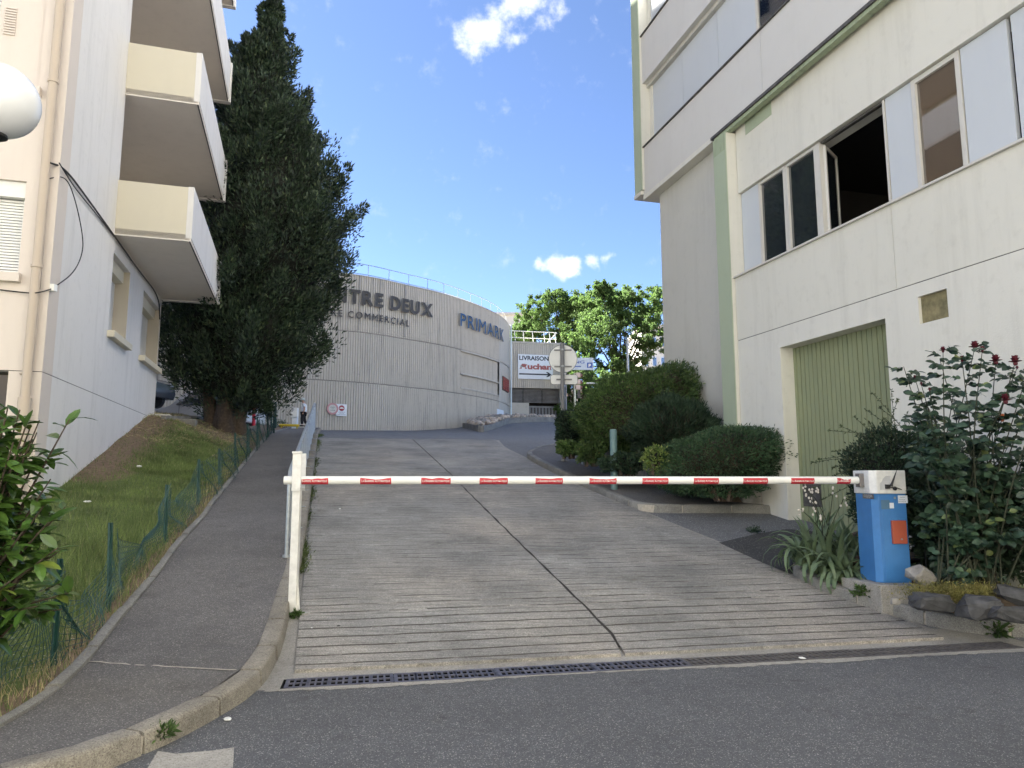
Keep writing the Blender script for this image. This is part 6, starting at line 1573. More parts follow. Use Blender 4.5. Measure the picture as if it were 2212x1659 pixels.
prof_ = {0: [0] * 9, 1: [-.5, -.45, -.4, -.5, -.3, -.2, -.3, -.15, -.05], 2: [0, -.12, -.25, -.4, -.55, -.5, -.35, -.1, 0], 3: [0, 0, -.2, -.35, -.1, 0, -.1, -.35, 0], 4: [0, -.02, -.08, -.18, -.3, -.15, -.05, 0, 0], 5: [0, -.12, -.2, -.22, -.3, -.25, -.1, 0, 0], 6: [0, -.2, -.3, -.45, -.4, -.5, -.4, -.35, 0], 7: [0, 0, 0, -.3, -.6, -.55, -.7, -.5, -.4]}
tv, tf = text_mesh('LA BARRIERE AUTOMATIQUE', 1.0, 0, .008)
# small caps: rebuild with larger initials
def smallcaps(words):
    V = []; F = []; x = 0
    for w_ in words:
        for i, ch in enumerate(w_):
            v, f = text_mesh(ch, 1.0 if i == 0 else .78, 0, .012); x0, x1, _, _ = bounds(v); b = len(V)
            V += [Vector((q.x - x0 + x, q.y, 0)) for q in v]; F += [tuple(k + b for k in fc) for fc in f]; x += (x1 - x0) + .07
        x += .22
    return V, F, x - .29
sv_, sf_, sw_ = smallcaps(('LA', 'BARRIERE', 'AUTOMATIQUE'))
for (x0, x1, tp) in stk:
    s0, s1 = arm_s(x0), arm_s(x1); m = MB(); n = 17; k = 8; vs = []
    for i in range(n):
        f = i / (n - 1); top = .62 + np.interp(f * 8, range(9), prof_[tp]) * .8; lo = -1.25
        for j in range(k): vs.append(cyl(s0 + (s1 - s0) * f, lo + (top - lo) * j / (k - 1), RA + .0012))
    m.add(vs, [(i * k + j, (i + 1) * k + j, (i + 1) * k + j + 1, i * k + j + 1) for i in range(n - 1) for j in range(k - 1)]); so = m.build('red_sticker', M['red'], arm)
    L_ = (s1 - s0) if tp not in (1, 7) else .30; o_ = s0 if tp != 1 else s1 - .30
    sc_ = L_ * .92 / sw_; V = [cyl(o_ + L_ * .04 + q.x * sc_, -.42 + q.y * sc_ * 1.35 / RA, RA + .0026) for q in sv_]
    keep = [fc for fc in sf_ if all(s0 < o_ + L_ * .04 + sv_[i].x * sc_ < s1 for i in fc)]
    m = MB(); m.add(V, keep); m.build('lettering', M['white'], arm)
# post
PO = thing('barrier_post', 'white square steel catch post holding the free end of the barrier arm', 'post', tuple(pb))
hw = .038; m = MB(); m.box((px_, pb.y, (pb.z - .03 + zf_) / 2), (hw * 2, hw * 2, zf_ - pb.z + .03)); m.build('shaft', M['white_dirty'], PO, bevel=.006)
m = MB(); hw2 = .043
m.box((px_ + .004, pb.y - RA - .018, (zf_ + zt_) / 2 - .01), (hw2 * 2, .008, zt_ - zf_ + .02)); m.box((px_ + .004, pb.y + RA + .06, (zf_ + zt_) / 2 - .01), (hw2 * 2, .008, zt_ - zf_ + .02)); m.box((px_ + .004, pb.y + .02, zf_ + .006), (hw2 * 2, RA * 2 + .09, .012))
fk = m.build('fork', M['white_dirty'], PO)
m = MB(); m.box((px_ + .004, pb.y - RA - .022, zt_ + .006), (hw2 * 2 + .012, .03, .02)); m.build('fork_lip', M['white_dirty'], PO, bevel=.004)
m = MB(); m.add([(px_ + hw, pb.y - .01, pb.z - .02), (px_ + hw + .035, pb.y - .01, pb.z + .02), (px_ + hw + .002, pb.y - .01, pb.z + .34), (px_ + hw, pb.y + .0, pb.z - .02), (px_ + hw + .035, pb.y, pb.z + .02), (px_ + hw + .002, pb.y, pb.z + .34)], [(0, 1, 2), (5, 4, 3), (0, 3, 4, 1), (1, 4, 5, 2), (2, 5, 3, 0)]); m.build('gusset', M['white_dirty'], PO)
m = MB(); m.box((px_ + .05, pb.y + .0, pb.z - .005), (.26, .2, .03)); m.build('footing', M['apron'], PO, bevel=.01)

# ---------------- galvanised guard rail along the ramp
ga = on_ground(619, 1203, .125); gb = on_ground(679, 934, .125); gd_ = gb - ga; gl = gd_.length; gx = Vector((gd_.x, gd_.y, 0)).normalized()
def gp_(s_, z=0): p = ga + gx * s_; return Vector((p.x, p.y, G(p) + .125 + z))
gtot = Vector((gd_.x, gd_.y, 0)).length; print('rail length', gtot, ga, gb)
GR = thing('guard_rail', 'galvanised steel pedestrian railing rising along the left edge of the ramp', 'railing', tuple(ga))
HR = 1.0
pts = [gp_(0, 0), gp_(0, .80), gp_(.01, .88), gp_(.05, .95), gp_(.12, .99)] + [gp_(.3 + (gtot - .5) * i / 24, HR) for i in range(25)] + [gp_(gtot - .05, .93), gp_(gtot, .82), gp_(gtot, 0)]
m = MB(); m.tube(pts, .026, 10); sharp(m.build('top_rail', M['galv'], GR))
for zz, r in ((.86, .014), (.13, .014)):
    m = MB(); m.tube([gp_(.04 + (gtot - .08) * i / 24, zz) for i in range(25)], r, 6); m.build('rail', M['galv'], GR)
bm = MB(); bm.tube([Vector((0, 0, .13)), Vector((0, 0, .86))], .008, 6); bme = bm.mesh('baluster', M['galv']); s_ = .16; inv = origin_matrix(GR).inverted()
while s_ < gtot - .1:
    o = bpy.data.objects.new('baluster', bme); C.objects.link(o); o.location = gp_(s_, 0); o.parent = GR; o.matrix_parent_inverse = inv; s_ += .12
s_ = 1.5
while s_ < gtot - .5:
    m = MB(); m.tube([gp_(s_, -.02), gp_(s_, .99)], .018, 8); po_ = m.build('post', M['galv'], GR)
    m = MB(); c = gp_(s_, .008); m.box((c.x + .05, c.y, c.z), (.15, .05, .012)); m.build('foot_plate', M['galv'], po_); s_ += 1.5
m = MB(); m.tube([gp_(.02, .02), gp_(.02, .02) + Vector((.0, 0, -.03))], .05, 10); m.build('foot_plate', M['galv'], GR)
m = MB(); m.tube([gp_(.03, .72), gp_(.10, .82), gp_(.3, .86)], .012, 8); m.build('brace', M['galv'], GR)

# ---------------- green wire fence on the path edge
fence_px = [((116, 1434), (130, 1207)), ((236, 1318), (239, 1129)), ((357, 1171), (361, 1047)), ((427, 1093), (430, 992)), ((474, 1049), (474, 969)), ((509, 1012), (508, 935)), ((535, 983), (535, 915)), ((556, 962), (556, 900)), ((578, 945), (578, 885)), ((592, 935), (592, 876))]
WF = thing('wire_fence', 'sagging green wire fence with short green posts along the footpath', 'fence', tuple(on_ground(236, 1318, .1)))
fp_ = []
for i, (b, t_) in enumerate(fence_px):
    g = on_ground(b[0], b[1], .12, None) if i > 1 else on_ground(b[0], b[1], .12); g.z = zlawn(g); tp = at_y(t_[0], t_[1], g.y); fp_.append((g, tp))
    m = MB(); ax = (tp - g); x_ = Vector((.022, 0, 0)); y_ = Vector((0, .022, 0))
    # angle-iron post
    for (a, b2) in ((x_, y_ * .2), (x_ * .2, y_)):
        m.hexa([g - Vector((0, 0, .1)) - a - b2, g - Vector((0, 0, .1)) + a - b2, g - Vector((0, 0, .1)) + a + b2, g - Vector((0, 0, .1)) - a + b2, tp - a - b2, tp + a - b2, tp + a + b2, tp - a + b2])
    o = m.build('post', M['fence_green'], WF)
print('fence posts', [tuple(round(c, 2) for c in g) for g, t_ in fp_], [round((t_ - g).length, 2) for g, t_ in fp_])
a = on_ground(135, 1289, .12); gA, tA = fp_[0]
m = MB(); p = gA.lerp(tA, .62); q = on_ground(172, 1366, .1); m.tube([p, q - (q - p).normalized() * -.05], .013, 4); m.build('brace', M['fence_green'], WF)
ends = [(fp_[0][0] + (fp_[0][0] - fp_[1][0]) * 1.6, fp_[0][1] + (fp_[0][1] - fp_[1][1]) * 1.6)] + fp_
rs = random.Random(14)
for bi_, ((g0, t0_), (g1, t1_)) in enumerate(zip(ends, ends[1:])):
    L_ = (g1 - g0).length; nv = max(6, int(L_ / (.055 if bi_ < 4 else .08))); nh = 9; side = Vector((-(g1 - g0).y, (g1 - g0).x, 0)).normalized()
    sag = rs.uniform(.30, .48) if bi_ in (1, 2, 3) else rs.uniform(.12, .25); ph = rs.uniform(0, 6); bul = rs.uniform(.05, .16)
    def wp(u, v):
        g = g0.lerp(g1, u); gg = Vector((g.x, g.y, zlawn(g))); hgt = (t0_ - g0).length * .92 * (1 - sag * math.sin(math.pi * u) ** .7 * 1.25)
        o = side * (bul * math.sin(math.pi * u) * math.sin(v * 2.6 + ph) + .035 * math.sin(u * 17 + v * 5 + ph)) * (-1)
        sk = (g1 - g0).normalized() * (.10 * math.sin(v * 3 + ph + u * 4) * math.sin(math.pi * u))
        return gg + Vector((0, 0, .015 + hgt * v + .03 * math.sin(u * 11 + v * 9 + ph) * math.sin(math.pi * u) * v)) + o + sk
    m = MB()
    for i in range(nv + 1): m.tube([wp(i / nv, j / 8) for j in range(9)], .0032 if bi_ < 5 else .004, 3, cap=False)
    for j in range(nh + 1): m.tube([wp(i / 14, j / nh) for i in range(15)], .0032 if bi_ < 5 else .004, 3, cap=False)
    m.build('wire_panel', M['fence_green'], WF)

# ---------------- sign post, bollard, lamp and others on the right
sp = on_ground(1217, 996, .12); Ys = sp.y; ztop = at_y(1221, 741, Ys).z; k_ = Ys / FPX
print('sign post', sp, ztop)
SP = thing('road_sign', 'round road sign and small plate seen from behind on a grey steel post', 'road sign', tuple(sp))
m = MB(); m.tube([sp - Vector((0, 0, .05)), Vector((sp.x, sp.y, ztop))], 4.6 * k_, 14); sharp(m.build('post', M['galv_dark'], SP))
X_ = Vector((1, 0, 0)); NY = Vector((0, -1, 0)); c = Vector((sp.x + 1.5 * k_, Ys + 6.5 * k_, at_y(1220, 774, Ys).z))
m = MB(); disc(m, c, X_, Z_, NY, 31 * k_, 0, .006, 48); rd = m.build('round_plate', M['sign_back'], SP)
m = MB(); n = 48; m.tube([c + X_ * (31 * k_ * math.cos(2 * math.pi * i / n)) + Z_ * (31 * k_ * math.sin(2 * math.pi * i / n)) for i in range(n + 1)], .009, 6, cap=False); m.build('rim', M['galv_dark'], rd)
for dy in (755.5, 791): 
    z = at_y(1220, dy, Ys).z; m = MB(); m.box((c.x, Ys + 5.2 * k_, z), (38 * k_, .02, .035)); m.build('clamp_bar', M['galv_dark'], SP)
    m = MB(); m.tube([Vector((sp.x, Ys, z - .02)), Vector((sp.x, Ys, z + .02))], 5.4 * k_, 14); m.build('collar', M['galv'], SP)
flat_text('08 94 89 52', c + Vector((-17 * k_, -.006, -15 * k_)), X_, Z_, NY, 1.6 * k_, 13 * k_, 0.002, M['galv_dark'], 'lettering', rd)
z = at_y(1219, 819, Ys).z; cx = at_y(1219, 819, Ys).x; m = MB(); w2, h2, r2 = 29.5 * k_, 10.5 * k_, 5 * k_; ol = []
for (sx, sy, a0) in ((1, 1, 0), (-1, 1, 90), (-1, -1, 180), (1, -1, 270)):
    for q in range(5): a = rad(a0 + q * 22.5); ol.append((sx * (w2 - r2) + r2 * math.cos(a), sy * (h2 - r2) + r2 * math.sin(a)))
n = len(ol); yy = Ys + 6.5 * k_; vs = [(cx + a, yy + d_, z + b) for d_ in (0, .006) for a, b in ol]
m.add(vs, [tuple(range(n)), tuple(reversed(range(n, 2 * n)))] + [(i, n + i, n + (i + 1) % n, (i + 1) % n) for i in range(n)]); pl_ = m.build('lower_plate', M['sign_back'], SP)
m = MB(); m.tube([Vector((cx + a, yy, z + b)) for a, b in ol + ol[:1]], .006, 5, cap=False); m.build('rim', M['galv_dark'], pl_)
m = MB(); m.box((cx, Ys + 5.2 * k_, z), (34 * k_, .02, .035)); m.build('clamp_bar', M['galv_dark'], SP)
m = MB(); m.box((sp.x, sp.y, G(sp) + .122), (.28, .16, .012)); m.build('base_plate', M['galv_dark'], SP)

bo_ = on_ground(1327, 1056, .12); zt = at_y(1329.5, 928, bo_.y).z
BO = thing('bollard', 'slim grey green round bollard on the pavement behind the barrier', 'bollard', tuple(bo_)); r = 7.6 / FPX * bo_.y
print('bollard', bo_, zt - bo_.z, r)
m = MB(); m.tube([bo_ - Vector((0, 0, .05)), Vector((bo_.x, bo_.y, zt - r * .25)), Vector((bo_.x, bo_.y, zt))], r, 18, rs=[r, r, r * .86]); sharp(m.build('shaft', M['bolt_green'], BO))
m = MB(); m.tube([Vector((bo_.x, bo_.y, zt)), Vector((bo_.x, bo_.y, zt + .006))], r * .84, 18); m.build('cap', plain('pale_green_top', (.3, .4, .36), .5), BO)

# traffic light seen between the sign and the trees
YL = 40; TL = thing('traffic_light', 'pale three lamp traffic light with visors on a cream pole', 'traffic light', (at_y(1242, 880, YL).x, YL, h(sw(at_y(1242, 880, YL))[0])))
m = MB(); p = at_y(1242, 880, YL); m.tube([Vector((p.x, YL, TL.location.z - .2)), Vector((p.x, YL, at_y(1242, 806, YL).z))], .06, 8); m.build('pole', plain('cream_pole', (.55, .56, .44), .6), TL)
pink = plain('pale_pinkish_housing', (.6, .48, .42), .6)
for i, y in enumerate((810.5, 825, 837)):
    q = at_y(1248.5, y, YL); m = MB(); m.box((q.x, YL, q.z), (.26, .24, .27)); hd_ = m.build('lamp_housing', pink, TL, bevel=.03)
    m = MB(); m.tube([Vector((q.x - .16, YL, q.z + .02)), Vector((q.x + .24, YL, q.z - .02))], .11, 12); m.build('visor', plain('visor_brown', (.2, .1, .08), .6), hd_)
m = MB(); q = at_y(1250, 850, YL); m.box((q.x + .02, YL + .1, q.z), (.16, .1, .5)); m.build('backing_board', M['gutter'], TL)
# curved handrail end
YH = 17.3; HD = thing('handrail', 'curved end of a pale metal handrail beside the small hedge', 'handrail', tuple(at_y(1228, 905, YH)))
m = MB(); m.tube(smooth_poly3([at_y(x, y, YH) for x, y in ((1252, 884), (1244, 888.5), (1230, 895), (1225, 903), (1226, 909), (1231, 912), (1238, 911.5))], 2), .018, 8); m.build('rail', plain('pale_handrail', (.58, .60, .52), .45), HD)
m = MB(); q = at_y(1256, 890, YH + .05); m.tube([Vector((q.x, q.y, 1.8)), Vector((q.x, q.y, q.z))], .018, 8); m.build('post', M['galv'], HD)
# parking sign on the far side
YP = 50; a = at_y(1190, 773, YP); b = at_y(1282, 799, YP); PS = thing('parking_sign', 'pale parking direction sign with blue letters and P square', 'sign', ((a.x + b.x) / 2, YP, b.z))
m = MB(); m.box(((a.x + b.x) / 2, YP, (a.z + b.z) / 2), (b.x - a.x, .08, a.z - b.z)); m.build('plate', plain('pale_blue_sign', (.50, .57, .64), .5), PS)
M['print_blue'] = plain('print_blue', (.05, .11, .36), .5)
flat_text('PARKING', at_y(1232, 785, YP - .06), X_, Z_, NY, 6.4 / FPX * YP, 62 / FPX * YP, 0, M['print_blue'], 'lettering', PS, .015)
p0 = at_y(1268, 795, YP); p1 = at_y(1280, 783.5, YP); m = MB(); m.box(((p0.x + p1.x) / 2, YP - .05, (p0.z + p1.z) / 2), (p1.x - p0.x, .03, p1.z - p0.z)); m.build('blue_square', M['print_blue'], PS)
flat_text('P', at_y(1274, 793, YP - .08), X_, Z_, NY, 7.4 / FPX * YP, None, 0, M['white'], 'lettering', PS, .03)
p0 = at_y(1210, 793, YP); p1 = at_y(1255, 791, YP); m = MB(); m.add([Vector((x, YP - .06, z)) for x, z in ((p0.x, p0.z), (p1.x, p0.z), (p1.x, p1.z), (p0.x, p1.z))], [(0, 1, 2, 3)]); m.build('arrow', M['print_blue'], PS)
m = MB(); q = at_y(1222, 800, YP + .1); m.tube([Vector((q.x, YP + .1, 4.5)), Vector((q.x, YP + .1, q.z + .6))], .06, 8); m.build('post', M['galv_dark'], PS)
# lamp poles
YQ = 30; q = at_y(1355, 734, YQ); LP = thing('lamp_pole', 'plain grey metal pole with a pointed cap rising behind the large hedge', 'pole', (q.x, YQ, 3)); m = MB(); m.tube([Vector((q.x, YQ, 2.5)), Vector((q.x, YQ, q.z)), Vector((q.x, YQ, q.z + .1))], .05, 10, rs=[.06, .052, .005]); m.build('shaft', M['galv'], LP)
YQ = 46; q = at_y(1276, 828, YQ); LQ = thing('street_lamp', 'small flat street lamp head among the trees behind the hedge', 'street lamp', (q.x + .7, YQ, 5)); m = MB(); m.box((q.x, YQ, q.z), (.5, .16, .09)); m.build('lamp_head', M['galv'], LQ, bevel=.03); m = MB(); m.tube([Vector((q.x + .7, YQ, 4)), Vector((q.x + .7, YQ, q.z - .05)), Vector((q.x + .2, YQ, q.z))], .04, 8); m.build('pole', M['galv'], LQ)
# ---------------- globe lamp at the left edge
YG = 3.75; gc = at_y(-4, 218, YG); gr_ = 83 / FPX * YG * 1.02
GL = thing('globe_lamp', 'white globe lamp at the left edge of the picture with dark neck', 'street lamp', tuple(gc))
m = MB(); m.sphere(tuple(gc), gr_, 40, 24); go_ = m.build('globe', None or plain('opal_globe', (.78, .79, .80), .22, var=.02), GL, smooth=True)
m = MB(); m.tube([gc + Vector((0, 0, -gr_ * .90)), gc + Vector((0, 0, -gr_ * 1.03)), gc + Vector((0, 0, -gr_ * 1.12))], .06, 16, rs=[.058, .062, .03]); m.build('neck', M['black'], GL)
m = MB(); m.tube([gc + Vector((0, 0, -gr_ * 1.12)), gc + Vector((-.14, 0, -gr_ * 1.25)), gc + Vector((-.45, .0, -gr_ * 1.25))], .022, 8); m.build('bracket_arm', M['black'], GL); m = MB(); m.tube([gc + Vector((-.45, 0, -gr_ * 1.1)), Vector((gc.x - .45, gc.y, .1))], .035, 10); m.build('lamp_post', M['black'], GL)

# ---------------- cars behind the bank
def car_side(T, L_, H_, W_, body, kind):
    """car along +X, nose at +X; wheels, windows, mirrors"""
    m = MB()
    if kind == 'suv': prof = [(-.48, .28), (-.485, .52), (-.46, .62), (-.40, .92), (-.33, .985), (-.1, 1.0), (.06, .97), (.2, .68), (.40, .60), (.47, .5), (.485, .3), (.47, .18), (-.46, .18)]
    else: prof = [(-.49, .2), (-.49, .6), (-.47, .92), (-.42, .99), (.05, 1.0), (.15, .95), (.30, .60), (.44, .50), (.485, .38), (.48, .17), (-.48, .17)]
    n = len(prof); rows = [(-.5, .0), (-.47, .0), (.47, 0), (.5, 0)]; vs = []
    for j, yy in enumerate((-1, -.96, .96, 1)):
        for (x, z) in prof:
            tum = 1 - .16 * max(0, (z - .55)) / .45; sh = .97 if j in (0, 3) else 1
            vs.append((x * L_ * (sh if abs(x) > .3 else 1), yy * W_ / 2 * tum, z * H_ * (sh if z > .9 else 1)))
    m.add(vs, [(j * n + i, j * n + (i + 1) % n, (j + 1) * n + (i + 1) % n, (j + 1) * n + i) for j in range(3) for i in range(n)] + [tuple(reversed(range(n))), tuple(range(3 * n, 4 * n))])
    b = m.build('body', body, None); b.parent = T; b.matrix_parent_inverse = Matrix(); b.modifiers.new('bevel', 'BEVEL').width = .035; b.modifiers['bevel'].segments = 3; sharp(b, 30)
    def sub(mm, name, mat, par=T): o = mm.build(name, mat, None); o.parent = par; o.matrix_parent_inverse = Matrix(); return o
    for sd in (-1, 1):
        yy = lambda z: sd * (W_ / 2 * (1 - .16 * max(0, (z - .55)) / .45) + .004)
        wins = [[(-.40, .64), (-.36, .9), (-.14, .93), (-.14, .64)], [(-.12, .64), (-.12, .93), (.04, .91), (.17, .66)]] if kind == 'suv' else [[(-.1, .6), (-.1, .92), (.08, .92), (.24, .62), (.22, .6)], [(-.44, .6), (-.44, .92), (-.14, .92), (-.14, .6)]]
        for wn in wins:
            mm = MB(); k = len(wn); mm.add([(x * L_, yy(z), z * H_) for x, z in wn] + [(x * L_, yy(z) - sd * .03, z * H_) for x, z in wn], [tuple(range(k)) if sd < 0 else tuple(reversed(range(k)))] + [(i, (i + 1) % k, k + (i + 1) % k, k + i) for i in range(k)]); sub(mm, 'side_window', M['glass'])
        for x in (-.31, .31):
            mm = MB(); mm.tube([Vector((x * L_, sd * (W_ / 2 - .20), .33)), Vector((x * L_, sd * (W_ / 2 + .012), .33))], .34, 24); wh = sub(mm, 'wheel', M['black'])
            mm = MB(); mm.tube([Vector((x * L_, sd * (W_ / 2 + .0), .33)), Vector((x * L_, sd * (W_ / 2 + .022), .33))], .21, 16); sub(mm, 'rim', M['galv'])
        mm = MB(); mm.sphere((.17 * L_, sd * (W_ / 2 + .09), .70 * H_), .12, 12, 8, (.6, .8, .7)); sub(mm, 'wing_mirror', body if kind == 'suv' else M['galv_dark'])
        for x in (-.2, -.02):
            mm = MB(); mm.box((x * L_, sd * (W_ / 2 + .012), .58 * H_), (.16, .03, .035)); sub(mm, 'door_handle', M['black'])
        for x in (.05 if kind == 'suv' else -.12, -.13 if kind == 'suv' else .2):
            mm = MB(); mm.box((x * L_, sd * (W_ / 2 - .003), .42 * H_), (.012, .012, .42 * H_)); sub(mm, 'door_seam', M['black'])
    mm = MB(); x0, x1 = (.07, .195) if kind == 'suv' else (.155, .29); z0, z1 = (.955, .70) if kind == 'suv' else (.93, .63)
    mm.add([(x0 * L_ + .015, -W_ * .38, z0 * H_ + .01), (x0 * L_ + .015, W_ * .38, z0 * H_ + .01), (x1 * L_ + .02, W_ * .44, z1 * H_ + .01), (x1 * L_ + .02, -W_ * .44, z1 * H_ + .01)], [(0, 1, 2, 3)]); sub(mm, 'windscreen', M['glass'])
    for sd in (-1, 1):
        mm = MB(); mm.box((.478 * L_, sd * W_ * .36, .50 * H_), (.05, .28, .12)); sub(mm, 'headlight', M['galv']); mm = MB(); mm.box((-.478 * L_, sd * W_ * .38, .62 * H_), (.05, .16, .26)); sub(mm, 'tail_light', M['louvre_red'])
car_grey = plain('dark_grey_car_paint', (.075, .08, .09), .22, .5, var=.03); car_white = plain('silver_white_car_paint', (.5, .5, .5), .3, .2, var=.03)
YC = 27.5; q = at_y(371, 887, YC); zc_ = zwall(sw((q.x - 1, YC))[0])
T = thing('parked_car', 'dark grey car parked behind the building corner, only its end showing', 'car', (q.x - 2.95, YC + .9, q.z + .25)); T.rotation_euler = (0, 0, rad(-4)); T['_o'] = tuple(T.location); car_side(T, 4.6, 1.85, 1.85, car_grey, 'suv')
YC = 31.0; q = at_y(470, 893, YC)
T = thing('parked_van', 'pale silver van parked on the lot to the left of the cypress trunk', 'van', (-13.75, YC + 1.2, 3.55)); T.rotation_euler = (0, 0, math.pi - rad(8)); car_side(T, 4.6, 1.85, 1.85, car_white, 'van')
YC = 32.0; q = at_y(552, 893, YC)
T = thing('parked_car', 'silver grey car glimpsed under the branches to the right of the cypress trunk', 'car', (q.x - 2.7, YC + 2.4, q.z - .62)); T.rotation_euler = (0, 0, math.pi + rad(6)); car_side(T, 4.2, 1.5, 1.75, plain('grey_car_paint', (.3, .3, .31), .3, .3), 'suv')
# lot surface
# red post, white meter box, yellow kerb bar
YW = 30; q = at_y(549, 905, YW); o = thing('red_post', 'small red post under the low branches right of the cypress trunk', 'post', tuple(q)); m = MB(); m.tube([q - Vector((0, 0, .5)), at_y(549, 874, YW)], .07, 10); m.build('shaft', plain('red_post_paint', (.5, .02, .04), .5), o)
m = MB(); t_ = at_y(549, 874, YW); m.sphere(tuple(t_), .072, 10, 6); m.build('cap', plain('red_cap', (.5, .02, .04), .5), o)
YW = 36; q = at_y(637, 922, YW); a = at_y(630.5, 881, YW); b = at_y(643, 902, YW); o = thing('meter_cabinet', 'slim white service cabinet beside the walking person', 'cabinet', (q.x, YW, q.z))
m = MB(); m.box(((a.x + b.x) / 2, YW, (a.z + b.z) / 2), (b.x - a.x, .3, a.z - b.z)); m.build('head', M['white'], o, bevel=.01)
m = MB(); m.box(((a.x + b.x) / 2 + .02, YW + .02, (b.z + q.z - .3) / 2), ((b.x - a.x) * .82, .24, b.z - q.z + .3)); m.build('column', M['sign_white'], o, bevel=.01)
a = at_y(604, 917, YW - .5); b = at_y(646, 918, YW - .5); o = thing('yellow_bar', 'low yellow wheel stop bar at the top of the footpath', 'wheel stop', tuple(a.lerp(b, .5))); m = MB(); m.tube([a - Vector((0, 0, .03)), b - Vector((0, 0, .03))], .065, 10); sharp(m.build('bar', plain('yellow_paint', (.62, .45, .03), .5), o))
for f in (.1, .9):
    p = a.lerp(b, f); m = MB(); m.tube([p - Vector((0, 0, .4)), p - Vector((0, 0, .03))], .04, 8); m.build('foot', plain('yellow_foot', (.5, .38, .03), .6), o)
# green tall fence posts at the top right of the bank
for i, (x, y0, y1) in enumerate(((586, 930, 873), (595.5, 925, 868))):
    q = at_y(x, y0, 24.5); m = MB(); m.tube([q, at_y(x, y1, 24.5)], .035, 8); o = m.build('tall_fence_post', M['fence_green']); tag(o, ('tall green steel post nearer the cypress branches', 'tall green steel post nearer the meter cabinet')[i], 'post', 'tall green posts at the top of the bank')
for i, (x, y) in enumerate(((560, 905), (585, 912), (600, 922), (575, 898))):
    g = on_ground(x, y, .0, zlawn); rng = np.random.default_rng(i); n = 500; d = unit(rng.normal(0, 1, (n, 3))); P = np.array((g.x, g.y + .3, g.z + .15)) + d * [.45, .4, .25] * rng.uniform(.3, 1, (n, 1))
    o = np_mesh('low_bush', leaves(rng, P, d + [0, 0, .5], .07, .04, .5), 4, M['leaf_light'] if i == 0 else M['juniper']); tag(o, ('light green low bush beside the red post', 'low bush behind the green fence at the path top', 'small leafy bush at the very top of the path edging', 'low bush just right of the cypress trunk')[i], 'bush', 'low bushes at the top of the bank')

# ---------------- litter
def litter(label, x, y, s_, mat, fn=None, off=.01, seed=1):
    rs = random.Random(seed); g = on_ground(x, y, off, fn); m = MB(); m.sphere((0, 0, 0), 1, 7, 4); m.v = [tuple(c * rs.uniform(.6, 1.2) for c in v) for v in m.v]
    o = m.build('litter', mat); o.location = g + Vector((0, 0, s_ * .2)); o.scale = (s_, s_ * .6, s_ * .3); o.rotation_euler = (0, 0, rs.uniform(0, 3)); tag(o, label, 'litter')
litter('crumpled white litter on the grass near the pale building', 301, 1009, .07, M['litter'], zlawn, .05, 1)
litter('white litter on the grass above the laurel', 190, 1085, .06, M['litter'], zlawn, .05, 2)
litter('scrap of white paper on the street by the kerb', 491, 1555, .035, M['litter'], None, .004, 3)
litter('small scrap on the ramp beyond the barrier arm', 734, 1100, .04, M['litter'], None, .013, 4)
litter('pale cup fragment on the drain grating', 1733, 1433 - 10, .03, M['litter'], None, .012, 5)
litter('dark lump of dirt on the ramp near the white post', 731, 1353, .025, M['tar'], None, .013, 6)
litter('tiny pale scrap near the foot of the white post', 673, 1357, .018, M['litter'], None, .013, 7)

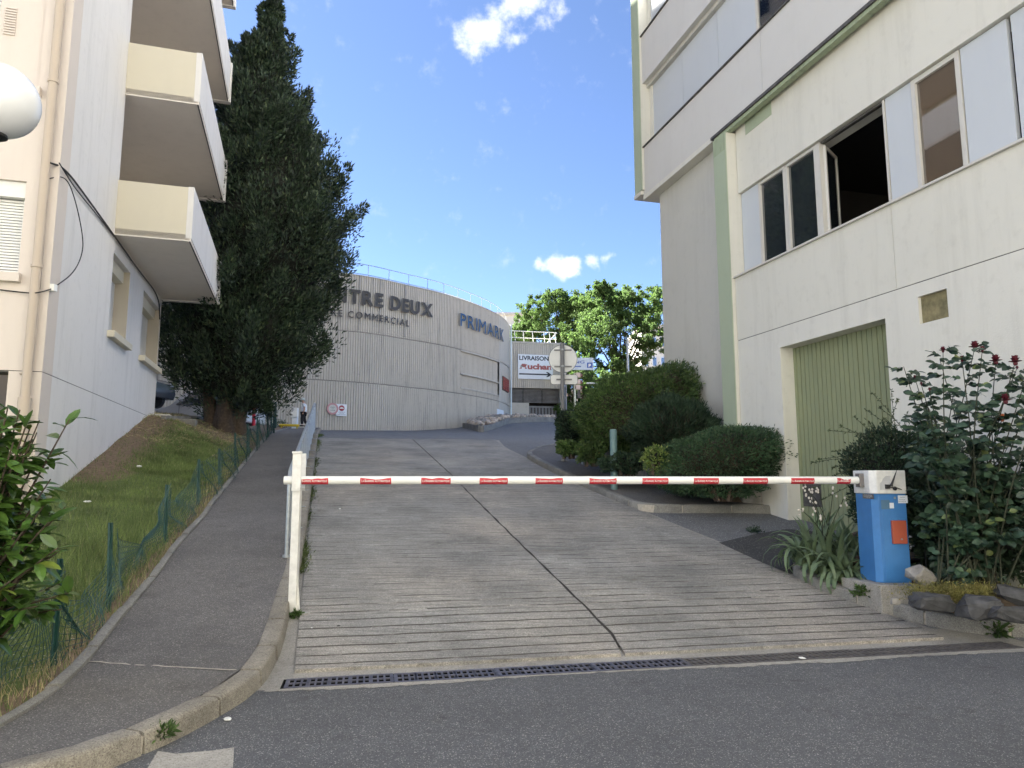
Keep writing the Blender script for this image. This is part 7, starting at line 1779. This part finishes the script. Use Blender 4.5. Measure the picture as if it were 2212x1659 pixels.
# ---------------- person walking at the top of the path
def person(T, base, face, H_=1.62):
    fx = Vector((math.cos(face), math.sin(face), 0)); sx = Vector((-fx.y, fx.x, 0))
    def P(f, s_, z): return base + fx * f * H_ + sx * s_ * H_ + Vector((0, 0, z * H_))
    def skin(name, verts, edges, radii, mat, root=0):
        me = bpy.data.meshes.new(name); me.from_pydata([tuple(v) for v in verts], edges, []); me.materials.append(mat); o = world_child(name, me, T)
        sk = o.modifiers.new('skin', 'SKIN'); sk.use_smooth_shade = True
        for i, r in enumerate(radii): d_ = me.skin_vertices[0].data[i]; d_.radius = (r * H_, r * H_); d_.use_root = (i == root)
        ss = o.modifiers.new('sub', 'SUBSURF'); ss.levels = 2; ss.render_levels = 2; return o
    skinm = plain('skin', (.55, .32, .24), .6, var=.05)
    # body: one continuous surface
    V = [P(0, 0, .52), P(-.005, 0, .62), P(-.01, 0, .72), P(0, 0, .81), P(.02, 0, .85), P(.045, 0, .90), P(.055, 0, .95),
         P(0, .05, .49), P(.06, .05, .27), P(.03, .05, .04), P(.09, .055, .015),
         P(0, -.05, .49), P(-.02, -.05, .27), P(-.10, -.05, .06), P(-.05, -.05, .02),
         P(-.01, .105, .80), P(-.05, .13, .65), P(-.03, .12, .53), P(.0, .12, .49),
         P(-.01, -.105, .80), P(-.06, -.13, .65), P(-.07, -.12, .53), P(-.05, -.12, .49)]
    Ed = [(0, 1), (1, 2), (2, 3), (3, 4), (4, 5), (5, 6), (0, 7), (7, 8), (8, 9), (9, 10), (0, 11), (11, 12), (12, 13), (13, 14), (3, 15), (15, 16), (16, 17), (17, 18), (3, 19), (19, 20), (20, 21), (21, 22)]
    Rr = [.085, .085, .085, .06, .032, .052, .045, .055, .036, .022, .02, .055, .036, .022, .02, .036, .028, .018, .016, .036, .028, .018, .016]
    skin('body', V, Ed, Rr, skinm)
    # clothes
    wm = plain('white_patterned_top', (.68, .72, .76), .8, var=.25, scale=18); bk = plain('black_trousers', (.012, .012, .014), .85)
    V = [P(0, 0, .50), P(-.005, 0, .60), P(-.01, 0, .70), P(0, 0, .79), P(-.01, .10, .79), P(-.045, .125, .68), P(-.01, -.10, .79), P(-.055, -.125, .68)]
    skin('top', V, [(0, 1), (1, 2), (2, 3), (3, 4), (4, 5), (3, 6), (6, 7)], [.125, .115, .105, .075, .05, .05, .05, .05], wm)
    V = [P(0, 0, .51), P(0, .052, .46), P(.05, .05, .27), P(.03, .05, .07), P(0, -.052, .46), P(-.02, -.05, .27), P(-.09, -.05, .09)]
    skin('trousers', V, [(0, 1), (1, 2), (2, 3), (0, 4), (4, 5), (5, 6)], [.10, .075, .06, .05, .075, .06, .05], bk)
    m = MB(); c = P(.052, 0, .965); m.tube([c + Vector((0, 0, -.035)), c + Vector((0, 0, -.02)), c + Vector((0, 0, .0)), c + Vector((0, 0, .06)), c + Vector((0, 0, .095)), c + Vector((0, 0, .10))], .1, 20, rs=[.175, .165, .115, .10, .075, .02])
    m.build('hat', plain('grey_hat', (.42, .46, .44), .8), T, smooth=True)
    m = MB(); c = P(.05, 0, .925); m.sphere(tuple(c + fx * .085), .018, 8, 5); m.build('nose', skinm, T)
    m = MB(); m.sphere(tuple(P(-.01, 0, .905)), .06, 10, 6, (.7, 1, 1)); m.build('hair', plain('grey_hair', (.4, .37, .33), .9), T)
    for s_ in (1, -1):
        for j in range(4):
            m = MB(); q = P(-.0 if s_ > 0 else -.05, s_ * .12, .48) + fx * (.012 * (j - 1.5)); m.tube([q, q - Vector((0, 0, .04 + .01 * (j in (1, 2)))) + fx * .008, q - Vector((0, 0, .065))], .007, 5); m.build('finger', skinm, T)
    for (f, s_) in ((.05, .052), (-.075, -.05)):
        m = MB(); c = P(f, s_, .025); m.sphere(tuple(c), .09, 12, 7, (1.3 * abs(fx.x) + .4, .45 + .8 * abs(fx.y), .42)); m.build('shoe', bk, T, smooth=True)
Yp = 37.2; fb = at_y(655, 920.5, Yp); PE = thing('person', 'person in a grey sun hat, white patterned top and black trousers walking left', 'person', tuple(fb)); print('person', fb, 'head', at_y(652, 858, Yp))
person(PE, fb + Vector((0, 0, -.02)), rad(186), (at_y(652, 858.5, Yp).z - fb.z) / 1.03)
# patch of level paving under them
